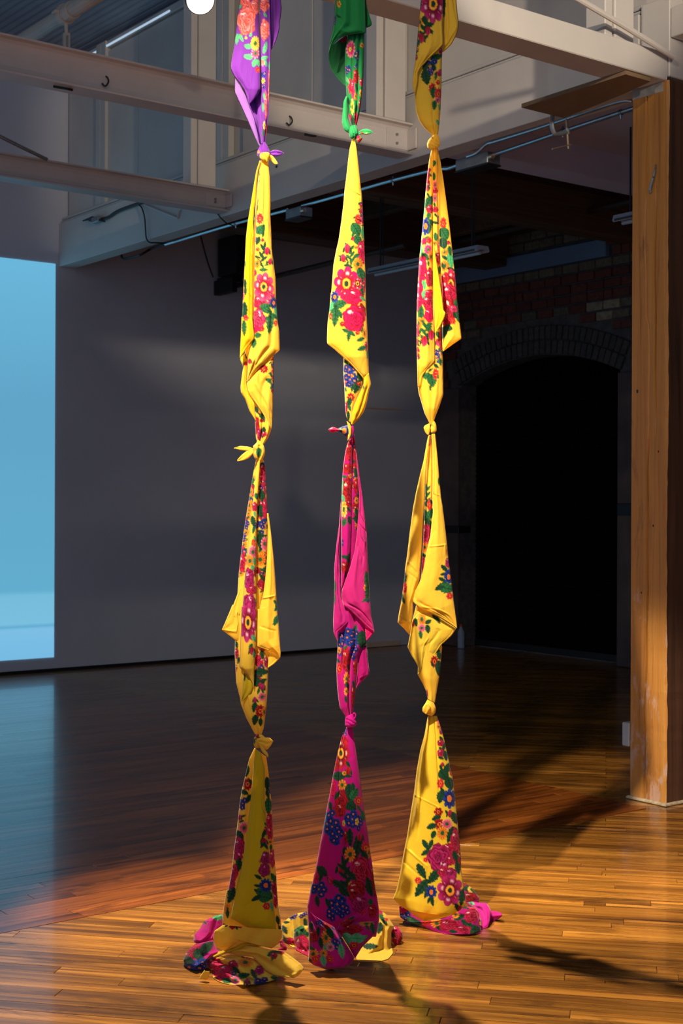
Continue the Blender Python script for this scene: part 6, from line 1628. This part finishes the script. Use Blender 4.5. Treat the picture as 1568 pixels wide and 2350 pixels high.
s = scarf('C3', 545, 1845, D3, 'yellow scarf thick with red roses, a plain strip between, second down the right strand', GROUPS[2])
panel('side_flap', s, D3, 'C2 600,235 617,600 627,1000 642,1500 662,1900 682,2300 C3 690,250 672,550 682,862', 'C2 616,240 652,400 692,650 732,950 772,1250 812,1600 852,1950 882,2300 C3 892,250 916,500 940,688 800,782 684,866', 2, 14, 3,
      [(.15, .12, .06, -8, .1, .8), (.45, .6, .12, 4, .5, .95)], B, [
          ('daisy', 'C2', 692, 1250, 70, 'red', 0, .65, 1.3, 9), ('leaf', 'C2', 705, 1390, 92, 60, 'g', .8, 0), ('leaf', 'C2', 690, 1520, 80, 70, 'd', .8, 0), ('bud', 'C2', 760, 1510, 34, 90), ('daisy', 'C2', 710, 1640, 54, 'orange', 0, 1, 1, 9), ('leaf', 'C2', 720, 1720, 60, 40, 'd'), ('daisy', 'C2', 712, 1820, 74, 'orange', 0, .9, 1.2, 12), ('leaf', 'C2', 790, 1750, 110, 80, 'l', .5), ('leaf', 'C2', 690, 1830, 50, 70, 'd'), ('leaf', 'C2', 800, 1870, 60, 20, 'd'), ('leaf', 'C2', 780, 1620, 70, 80, 'g', .5),
          ('peony', 'C2', 790, 2070, 165, 'crim', 0, .8, 1.3), ('rose', 'C2', 720, 1990, 70, 'red'), ('rose', 'C2', 770, 2230, 130, 'crim', 20), ('leaf', 'C2', 860, 2290, 70, 60, 'g'),
          ('rose', 'C3', 770, 80, 130, 'crim', 0, 1, 1.1), ('leaf', 'C3', 850, 230, 90, 20, 'g', .8), ('leaf', 'C3', 890, 350, 130, 80, 'g', .5), ('rose', 'C3', 760, 320, 150, 'red', 30, .7, 1.4), ('rose', 'C3', 830, 290, 60, 'pink'), ('leaf', 'C3', 845, 370, 50, 70, 'd'), ('daisy', 'C3', 820, 455, 44, 'red', 0, 1, 1, 6), ('rose', 'C3', 720, 450, 80, 'red'), ('leaf', 'C3', 760, 545, 62, 10, 'd', .8, 0), ('leaf', 'C3', 690, 610, 90, 100, 'd', .6, 0)], hem='B', step=2.0)
panel('folded_cloth', s, D3, 'C2 535,230 510,500 490,850 470,1300 450,1800 420,2300 C3 380,400 350,900 345,1100 347,1330 360,1430 400,1560 440,1700 500,1820 516,1852', 'C2 606,235 612,500 622,800 632,1100 642,1500 656,1900 668,2250 C3 660,400 666,700 686,950 691,1230 693,1440 640,1600 600,1700 548,1845', 10, 20, 30,
      [(.8, .8, .08, 5, .0, .55), (.45, .5, .04, -9, .3, .52), (.4, .3, .1, 4, .75, 1), (.75, .8, .1, -4, .65, .85), (.88, .7, .06, 4, .75, .9)], B, [
          ('leaf', 'C2', 560, 440, 45, 90, 'g', .8, 0), ('leaf', 'C2', 565, 620, 60, 88, 'g', .4, 0), ('daisy', 'C2', 580, 730, 50, 'pink', 0, .6, 1.4), ('rose', 'C2', 580, 810, 44, 'crim'), ('daisy', 'C2', 578, 910, 46, 'pink', 0, .7, 1.5), ('leaf', 'C2', 575, 1000, 34, 80, 'g'), ('rose', 'C2', 585, 1065, 46, 'crim'), ('leaf', 'C2', 590, 1140, 34, 60, 'd'), ('blues', 'C2', 628, 1180, 60, 3, 5, .35, 1.6), ('leaf', 'C2', 590, 1240, 60, 10, 'd', .4), ('leaf', 'C2', 590, 1440, 70, 85, 'g', .5), ('daisy', 'C2', 575, 1520, 40, 'orange'), ('rose', 'C2', 640, 1570, 60, 'coral', 0, .5, 1.4), ('blues', 'C2', 598, 1680, 40, 4, 3, .5), ('rose', 'C2', 630, 1720, 60, 'crim', 0, .6, 1.6), ('leaf', 'C2', 640, 1880, 60, 88, 'g', .4),
          ('leaf', 'C3', 620, 640, 60, 70, 'g'), ('bud', 'C3', 625, 740, 58, 80, 'pink'), ('blues', 'C3', 618, 870, 66, 3, 6, .7, 1.4), ('blues', 'C3', 622, 960, 50, 4, 4, .6, 1.4), ('leaf', 'C3', 650, 1000, 60, 80, 'g', .5), ('gar', 'C3', 655, 560, 685, 900, 10, 5, 'hot', 6), ('leaf', 'C3', 600, 1060, 50, 40, 'd'), ('leaf', 'C3', 520, 1110, 40, -40, 'd'), ('leaf', 'C3', 460, 1190, 80, 200, 'g', .7), ('leaf', 'C3', 540, 1250, 90, 80, 'g', .75, 0), ('leaf', 'C3', 518, 1350, 45, 90, 'g'), ('daisy', 'C3', 590, 1165, 66, 'red', 0, .7, 1.3, 9), ('leaf', 'C3', 620, 1200, 30, 80, 'g')], rip=2)
panel('front_flap', s, D3, 'C2 535,232 500,400 475,580 450,850 430,1100 410,1300 385,1560 365,1750 350,2000 338,2300 C3 335,150 330,500 330,800 340,1100 345,1328', 'C2 560,240 552,600 550,1000 552,1500 552,2300 C3 558,150 577,500 582,800 584,1000 500,1092 415,1192 390,1312 362,1345', 24, 20, 3,
      [(.75, .7, .12, 4, .1, .6), (.95, .95, .04, -4, .05, .7), (.3, .6, .08, 4, .72, .82)], B, [
          ('gar', 'C2', 478, 520, 470, 800, 12, 8, 'crim', 6), ('leaf', 'C2', 490, 960, 95, -60, 'g', .62, 0), ('leaf', 'C2', 490, 870, 36, 60, 'g'), ('rose', 'C2', 510, 1060, 56, 'crim', 0, 1, 1.2), ('leaf', 'C2', 495, 1150, 50, 100, 'g', .7), ('leaf', 'C2', 440, 1100, 60, 88, 'l', .3), ('daisy', 'C2', 455, 1290, 100, 'blue', 10, .75, 1.3, 8), ('leaf', 'C2', 525, 1240, 60, 60, 'g', .6), ('leaf', 'C2', 510, 1330, 60, 100, 'g', .4), ('bud', 'C2', 425, 1490, 56, -60, 'hot'), ('leaf', 'C2', 470, 1440, 40, -20, 'g'), ('daisy', 'C2', 498, 1480, 40, 'red', 0, 1, 1.2, 5),
          ('leaf', 'C2', 395, 1620, 110, 85, 'l', .25), ('daisy', 'C2', 485, 1600, 74, 'hot', 0, .85, 1.15, 12), ('daisy', 'C2', 525, 1700, 56, 'orange', 0, .8, 1.6, 14), ('leaf', 'C2', 450, 1700, 70, 40, 'g', .7), ('leaf', 'C2', 490, 1790, 40, 80, 'g'), ('rose', 'C2', 410, 1870, 130, 'hot', 0, .55, 1.6), ('leaf', 'C2', 430, 2080, 70, 80, 'l', .6), ('daisy', 'C2', 470, 1950, 30, 'yellow'), ('rose', 'C2', 510, 1980, 90, 'crim', 0, .7, 1.6), ('rose', 'C2', 370, 2180, 100, 'hot', 0, .5, 2.2), ('leaf', 'C2', 430, 2230, 70, 100, 'g', .6), ('rose', 'C2', 500, 2200, 70, 'hot'), ('rose', 'C2', 480, 2320, 70, 'crim'),
          ('rose', 'C3', 365, 180, 90, 'hot', 0, .6, 2.0), ('leaf', 'C3', 430, 90, 60, 100, 'l', .6), ('rose', 'C3', 490, 200, 110, 'crim', 0, .8, 1), ('rose', 'C3', 500, 80, 60, 'hot'), ('rose', 'C3', 505, 370, 110, 'hot', 0, .75, 1), ('leaf', 'C3', 390, 370, 130, 92, 'g', .32, 0), ('daisy', 'C3', 360, 480, 74, 'orange', 0, .7, 1.2, 10), ('daisy', 'C3', 410, 450, 50, 'orange'), ('rose', 'C3', 340, 580, 50, 'hot', 0, .5, 2), ('sprig', 'C3', 450, 620, 130, 100, 'g', 6), ('leaf', 'C3', 500, 500, 50, -20, 'g', .7), ('leaf', 'C3', 520, 590, 70, 40, 'g', .5), ('bud', 'C3', 437, 720, 76, 90), ('bud', 'C3', 530, 640, 74, 85), ('leaf', 'C3', 380, 590, 50, 100, 'g'), ('gar', 'C3', 336, 620, 340, 960, 10, 9, 'crim', 6)], hem='R', rip=1.6, step=2.0)
panel('plain_strip', s, D3, 'C2 553,1520 551,1800 556,2300 C3 556,200 575,400 580,622', 'C2 566,1540 612,1830 642,2000 682,2250 C3 686,200 702,310 732,346 700,430 660,510 583,628', 46, 9, 3, [(.3, .3, .1, 3, .2, .9)], (250, 208, 30), hem='R')
panel('knot', s, D3, 'C3 535,1830 522,1900 526,1955', 'C3 568,1790 597,1850 604,1930 577,1960 530,1958', 24, 16, 44, [(.1, .9, .08, -6, .2, .6), (.2, .9, .07, -5, .55, .9)], B)
panel('knot_tail', s, D3, 'C3 502,1830 440,1860 424,1890 450,1960 487,1992', 'C3 512,1850 522,1900 512,1950 492,1993', 28, 12, 18, [(.3, .5, .12, -4, .1, .8)], B)

s = scarf('C5', 570, 1700, D3, 'mostly plain yellow scarf with two broad flaps and pale corner, third down the right strand', GROUPS[2])
panel('folded_cloth', s, D3, 'C4 548,110 525,500 500,1000 480,1500 450,2000 C5 380,300 330,500 300,700 290,850 410,1120 405,1222 480,1360 520,1450 540,1555', 'C4 652,110 665,300 690,620 705,850 690,1300 640,1600 600,2000 C5 620,350 735,850 722,1000 706,1200 670,1400 637,1605', 0, 18, 30,
      [(.5, .5, .04, -7, .02, .5), (.62, .6, .05, 4, .0, .35), (.35, .4, .04, 4, 0, .35), (.5, .5, .15, 3, .7, 1)], B, [
          ('rose', 'C4', 550, 160, 60, 'hot', 0, .6, 2), ('rose', 'C4', 520, 300, 40, 'coral', 0, .5, 2), ('leaf', 'C4', 610, 200, 60, 80, 'l', .4), ('rose', 'C4', 645, 170, 50, 'mag', 0, .6, 2), ('rose', 'C4', 645, 330, 70, 'crim', 0, .6, 2), ('daisy', 'C4', 640, 410, 40, 'red'), ('daisy', 'C4', 668, 580, 60, 'orange', 0, .5, 1.8), ('leaf', 'C4', 692, 740, 70, 88, 'g', .3), ('leaf', 'C4', 660, 470, 40, 80, 'g'),
          ('sprig', 'C4', 520, 930, 120, -90, 'g', 6), ('daisy', 'C4', 568, 1050, 66, 'red', 0, .6, 1.3, 9), ('leaf', 'C4', 592, 1010, 40, 60, 'd'), ('leaf', 'C4', 500, 1190, 90, 80, 'g', .5, 0), ('leaf', 'C4', 575, 1170, 86, -60, 'g', .6, 0), ('leaf', 'C4', 555, 1310, 80, 70, 'd', .6, 0), ('rose', 'C4', 510, 1460, 130, 'pink', 0, .7, 1.3), ('daisy', 'C4', 500, 1620, 62, 'orange', 0, .9, 1.2), ('leaf', 'C4', 485, 1730, 60, 30, 'd'), ('rose', 'C4', 465, 1860, 80, 'pink', 0, .7, 1.6),
          ('daisy', 'C5', 632, 1050, 74, 'dred', 0, .8, 1.2, 10), ('leaf', 'C5', 690, 950, 80, 80, 'd', .5), ('leaf', 'C5', 690, 1140, 110, 88, 'd', .45, 0), ('leaf', 'C5', 605, 1090, 40, 60, 'd'), ('rose', 'C5', 528, 1500, 40, 'mag', 0, .5, 2)])
panel('pale_corner', s, D3, 'C5 400,400 330,480 300,690 268,850 330,980 415,1120 404,1226', 'C5 560,385 700,455 930,600 860,700 735,812 640,962 520,1132 407,1230', 10, 14, 3,
      [(.45, .4, .02, 3, .45, .98), (.62, .55, .05, -4, .35, .8), (.2, .4, .08, 4, .2, .5)], (232, 200, 62), [
          ('leaf', 'C5', 380, 520, 60, 80, 'd', .6), ('leaf', 'C5', 350, 540, 40, 100, 'd'), ('rose', 'C5', 345, 545, 30, 'red', 0, .6, 1.5), ('daisy', 'C5', 490, 385, 50, 'dred'), ('daisy', 'C5', 460, 475, 76, 'orange', 0, .8, 1.3, 14), ('daisy', 'C5', 460, 595, 62, 'pink', 0, .9, 1), ('leaf', 'C5', 550, 510, 50, -30, 'd', .7), ('leaf', 'C5', 540, 610, 62, 80, 'd', .7), ('leaf', 'C5', 445, 690, 60, 80, 'g', .55), ('leaf', 'C5', 630, 450, 50, 60, 'd'), ('leaf', 'C5', 680, 490, 60, 60, 'd')], hem='LR', rip=2.2)
panel('left_flap', s, D3, 'C4 545,120 520,250 485,450 435,650 380,890 340,1100 300,1400 265,1700 235,1900 210,2150 190,2300 C5 180,250 150,400 132,522 220,602 297,692', 'C4 575,100 550,300 527,500 512,700 497,1000 477,1250 462,1600 442,1900 430,2050 400,2150 360,2300 C5 340,240 347,330 332,480 300,694', 22, 17, 3,
      [(.1, .95, .03, 3, .30, .33), (.2, .9, .05, 5, .62, .68), (.2, .9, .05, -5, .67, .72), (.8, .7, .08, 4, .7, .85), (.1, .9, .04, 4, .88, .94)], B, [('leaf', 'C4', 225, 2030, 110, 88, 'd', .3), ('daisy', 'C4', 230, 2160, 50, 'red', 0, .7, 1.4, 6), ('leaf', 'C4', 200, 2290, 60, 80, 'd', .3), ('daisy', 'C5', 228, 60, 50, 'red', 0, .7, 1.4, 6), ('leaf', 'C5', 212, 220, 60, 70, 'd', .4)], hem='R')
panel('right_flap', s, D3, 'C4 590,90 602,300 610,600 602,950 612,1150 592,1300 577,1450 542,1600 512,1750 482,1900 432,2080 372,2200 342,2300 C5 335,242 420,322 560,382 700,452 820,522 924,588', 'C4 638,88 655,250 677,450 697,700 717,900 747,1100 772,1300 802,1550 827,1800 852,2000 877,2200 887,2300 C5 887,200 907,350 927,500 937,600 927,594', 30, 20, 3,
      [(.1, .9, .03, 4, .27, .31), (.15, .9, .04, 4, .52, .56), (.05, .3, .05, -5, .75, .9), (.1, .6, .05, 4, .82, .92), (.5, .5, .15, 4, .3, .7)], B, [
          ('rose', 'C4', 815, 1830, 60, 'mag', 0, .7, 1.3), ('daisy', 'C4', 800, 1690, 44, 'orange', 0, .5, 1.4), ('leaf', 'C4', 770, 1910, 70, 45, 'd', .5), ('leaf', 'C4', 750, 1985, 50, 170, 'd', .5), ('leaf', 'C4', 740, 2060, 60, 30, 'd', .5), ('daisy', 'C4', 825, 2020, 92, 'blue', 0, .75, 1.2, 8), ('leaf', 'C4', 720, 2150, 100, 150, 'd', .5), ('leaf', 'C4', 815, 2170, 110, 10, 'g', .7), ('daisy', 'C4', 835, 2280, 50, 'red', 0, 1, 1, 6), ('leaf', 'C5', 790, 60, 110, 10, 'g', .7), ('leaf', 'C5', 700, 55, 70, 160, 'd', .5), ('daisy', 'C5', 840, 160, 46, 'red', 0, 1, 1, 6), ('leaf', 'C4', 692, 740, 60, 88, 'g', .3)], hem='LB', rip=1.8)
panel('knot', s, D3, 'C5 535,1558 500,1625 495,1680 510,1740 540,1768', 'C5 622,1600 652,1670 642,1740 602,1782 545,1770', 22, 18, 48, [(.3, .35, .08, -7, .3, .8)], B)
panel('knot_tail', s, D3, 'C5 505,1615 470,1665 468,1725 515,1758', 'C5 545,1620 580,1650 578,1690 545,1730 520,1758', 42, 12, 18, [(.5, .5, .15, -5, .2, .8)], B, [('daisy', 'C5', 550, 1610, 20, 'orange')])

s = scarf('C6', 430, 1850, D3, 'pale yellow scarf with pink roses down its right side, lowest of the right strand', GROUPS[2])
panel('folded_cloth', s, D3, 'C6 400,10 370,180 330,330 300,500 275,700 250,850 215,1080 180,1250 150,1430 115,1580 84,1652 150,1722 210,1762 280,1822 360,1852', 'C6 482,10 512,100 542,200 582,380 622,560 652,800 672,1000 692,1200 702,1400 732,1600 747,1700 650,1802 500,1832 365,1856', 0, 44, 6,
      [(.12, .12, .05, 8, .02, .45), (.2, .2, .03, -6, .02, .5), (.62, .62, .03, -5, 0, .3), (.05, .6, .025, 4, .36, .40), (.05, .4, .03, 4, .6, .66), (.05, .3, .03, -3, .66, .71), (.55, .5, .12, -7, .9, 1)], (240, 206, 48), [
          ('rose', 'C6', 500, 60, 30, 'coral', 0, .6, 2), ('daisy', 'C6', 500, 110, 24, 'orange'), ('rose', 'C6', 520, 150, 26, 'mag', 0, .7, 1.3), ('leaf', 'C6', 525, 225, 34, 60, 'd'), ('leaf', 'C6', 545, 290, 40, 100, 'd'), ('rose', 'C6', 515, 255, 34, 'crim'), ('leaf', 'C6', 525, 310, 30, 30, 'd'), ('rose', 'C6', 520, 345, 40, 'crim'), ('leaf', 'C6', 560, 370, 50, 80, 'd'), ('leaf', 'C6', 520, 390, 30, 20, 'd'), ('bud', 'C6', 530, 450, 24, -80),
          ('leaf', 'C6', 575, 480, 52, -70, 'd', .6, 0), ('leaf', 'C6', 545, 545, 60, 50, 'd', .8, 0), ('leaf', 'C6', 595, 620, 62, 70, 'd', .7, 0), ('leaf', 'C6', 520, 480, 30, 60, 'd'), ('rose', 'C6', 610, 510, 30, 'hot', 0, .5, 1.6), ('daisy', 'C6', 515, 620, 42, 'red', 0, .8, 1.2, 8), ('leaf', 'C6', 515, 740, 60, 100, 'd', .7), ('leaf', 'C6', 535, 690, 40, 60, 'd'), ('daisy', 'C6', 595, 755, 84, 'blue', 0, .75, 1.15, 8),
          ('daisy', 'C6', 495, 875, 44, 'dred', 0, 1, 1, 6), ('leaf', 'C6', 475, 930, 44, 160, 'd', .7), ('leaf', 'C6', 570, 880, 26, 60, 'd'), ('bud', 'C6', 600, 890, 38, -90), ('leaf', 'C6', 640, 930, 60, 70, 'd', .6), ('daisy', 'C6', 505, 985, 54, 'dred'), ('daisy', 'C6', 572, 985, 52, 'pink'), ('leaf', 'C6', 432, 1005, 48, 160, 'd', .7), ('leaf', 'C6', 450, 1080, 40, 110, 'd', .7), ('daisy', 'C6', 532, 1065, 62, 'orange', 0, .9, 1.1, 12), ('leaf', 'C6', 605, 1080, 80, 110, 'd', .5), ('rose', 'C6', 650, 1140, 90, 'crim', 0, .55, 1.5),
          ('leaf', 'C6', 380, 1170, 55, 60, 'd', .5), ('leaf', 'C6', 425, 1170, 50, 110, 'd', .5), ('leaf', 'C6', 380, 1240, 48, 150, 'd', .6), ('daisy', 'C6', 382, 1305, 26, 'red', 0, 1, 1, 5), ('rose', 'C6', 575, 1220, 70, 'crim', 30), ('rose', 'C6', 500, 1285, 118, 'mag', 180, .95, 1.15), ('rose', 'C6', 610, 1310, 50, 'crim'), ('leaf', 'C6', 650, 1280, 60, 70, 'd', .5), ('rose', 'C6', 690, 1300, 40, 'red', 0, .5, 1.8),
          ('leaf', 'C6', 345, 1410, 80, 60, 'd', .5), ('leaf', 'C6', 450, 1460, 80, 130, 'd', .6), ('leaf', 'C6', 340, 1560, 96, 125, 'd', .55), ('daisy', 'C6', 312, 1490, 34, 'red', 0, 1, 1, 6), ('leaf', 'C6', 390, 1600, 60, 110, 'd', .4), ('daisy', 'C6', 432, 1595, 60, 'blue', 0, .9, 1.1, 10), ('leaf', 'C6', 440, 1680, 44, 80, 'd'), ('leaf', 'C6', 410, 1670, 34, 110, 'd'), ('rose', 'C6', 545, 1420, 60, 'crim'), ('rose', 'C6', 610, 1430, 60, 'mag'), ('leaf', 'C6', 670, 1380, 60, 80, 'd'), ('peony', 'C6', 600, 1580, 128, 'mag', 15, .95, 1.15), ('leaf', 'C6', 710, 1640, 80, 100, 'd', .5), ('leaf', 'C6', 670, 1740, 50, 60, 'd'), ('rose', 'C6', 690, 1740, 24, 'crim')], hem='L', rip=2.4, step=2.0)

s = scarf('C6', 620, 1960, 4.6, 'magenta flower-printed scarf crumpled on the floor under the right strand', GROUPS[2])
B = 'magenta'
panel('front_heap', s, 4.66, 'C6 143,1725 150,1820 205,1862 360,1902 440,1942 560,1972 690,1978', 'C6 170,1720 290,1815 370,1858 520,1835 650,1790 720,1740 830,1760 862,1850 872,1955 800,1972 700,1980', 6, 26, 40,
      [(.4, .6, .1, 10, .3, .9), (.7, .6, .09, -9, .3, .9), (.85, .85, .08, 8, .4, .95)], B, [
          ('blues', 'C6', 190, 1800, 60, 2, 6), ('leaf', 'C6', 260, 1850, 60, 20, 'd', .6), ('leaf', 'C6', 310, 1870, 50, 20, 'd', .6), ('daisy', 'C6', 390, 1870, 40, 'red', 0, 1.3, .8), ('daisy', 'C6', 482, 1875, 62, 'orange', 0, 1, .8, 12), ('leaf', 'C6', 520, 1920, 50, 10, 'd'), ('rose', 'C6', 590, 1895, 80, 'crim', 0, 1.2, .8), ('rose', 'C6', 640, 1860, 50, 'crim'), ('leaf', 'C6', 690, 1820, 60, -20, 'd'), ('leaf', 'C6', 760, 1880, 70, 30, 'd'), ('leaf', 'C6', 820, 1930, 70, 0, 'd', .7), ('rose', 'C6', 790, 1810, 70, 'crim'), ('daisy', 'C6', 650, 1800, 36, 'orange'), ('rose', 'C6', 720, 1930, 60, 'crim', 0, 1.3, .7), ('leaf', 'C6', 630, 1950, 40, 10, 'd'), ('rose', 'C6', 180, 1750, 40, 'hot')], rip=4, d1=4.52)
panel('back_heap', s, 4.84, 'C6 700,1520 720,1640 740,1700 800,1690', 'C6 730,1510 800,1560 860,1640 862,1690 805,1692', 0, 20, 40, [(.5, .5, .12, 8, .2, .9)], B, [('leaf', 'C6', 740, 1550, 50, 60, 'd', .8), ('daisy', 'C6', 790, 1570, 34, 'yellow'), ('leaf', 'C6', 820, 1600, 40, 60, 'g'), ('rose', 'C6', 780, 1640, 60, 'red', 0, 1.2, .8), ('rose', 'C6', 730, 1520, 24, 'red')], rip=3, d1=4.78)
panel('plain_end', s, 4.76, 'C6 745,1690 790,1760 850,1790 880,1880 880,1930 930,1915', 'C6 800,1680 860,1690 930,1692 970,1762 960,1850 940,1912', 4, 26, 40, [(.4, .5, .09, -9, .1, .9), (.65, .5, .1, 9, .2, .9)], (190, 6, 130), [('leaf', 'C6', 790, 1690, 40, 30, 'l'), ('leaf', 'C6', 800, 1740, 44, 20, 'd')], rip=4, d1=4.60)
panel('end_corner', s, 4.70, 'C6 955,1765 1010,1765 1060,1780 1068,1800', 'C6 940,1875 980,1862 1040,1835 1068,1812', 2, 14, 24, [(.5, .5, .15, 5, .1, .9)], (176, 6, 118), rip=2, d1=4.66)
panel('red_cloth', s, 4.70, 'C6 700,1745 730,1790 800,1850 862,1860', 'C6 740,1720 830,1735 862,1780 868,1862', 14, 20, 24, [(.5, .4, .12, 7, .1, .9)], B, [('rose', 'C6', 800, 1800, 90, 'crim'), ('leaf', 'C6', 740, 1740, 40, 20, 'd')], rip=3, d1=4.58)

# what the strands hang from, above the picture
for vk, cx, dd, lab in (('A1', 605, D1, 'thin cord from which the left strand of scarves hangs'), ('B1', 660, D2, 'thin cord from which the middle strand of scarves hangs'), ('C1', 545, D3, 'thin cord from which the right strand of scarves hangs')):
    k = VIEWS[vk]
    p = EYE + ray(k[0] + cx / k[2], k[1] - 755 / k[2]) * (dd / F_PX)
    tag(obj('suspension_line', tube([Vector(p) + Vector((0, 0, -.03)), (p[0], p[1], 4.2), (p[0], p[1], 5.16)], .004, 6), M['black_cable']), lab, 'cord')
print('cloth faces x2', sum(PANEL_STATS))
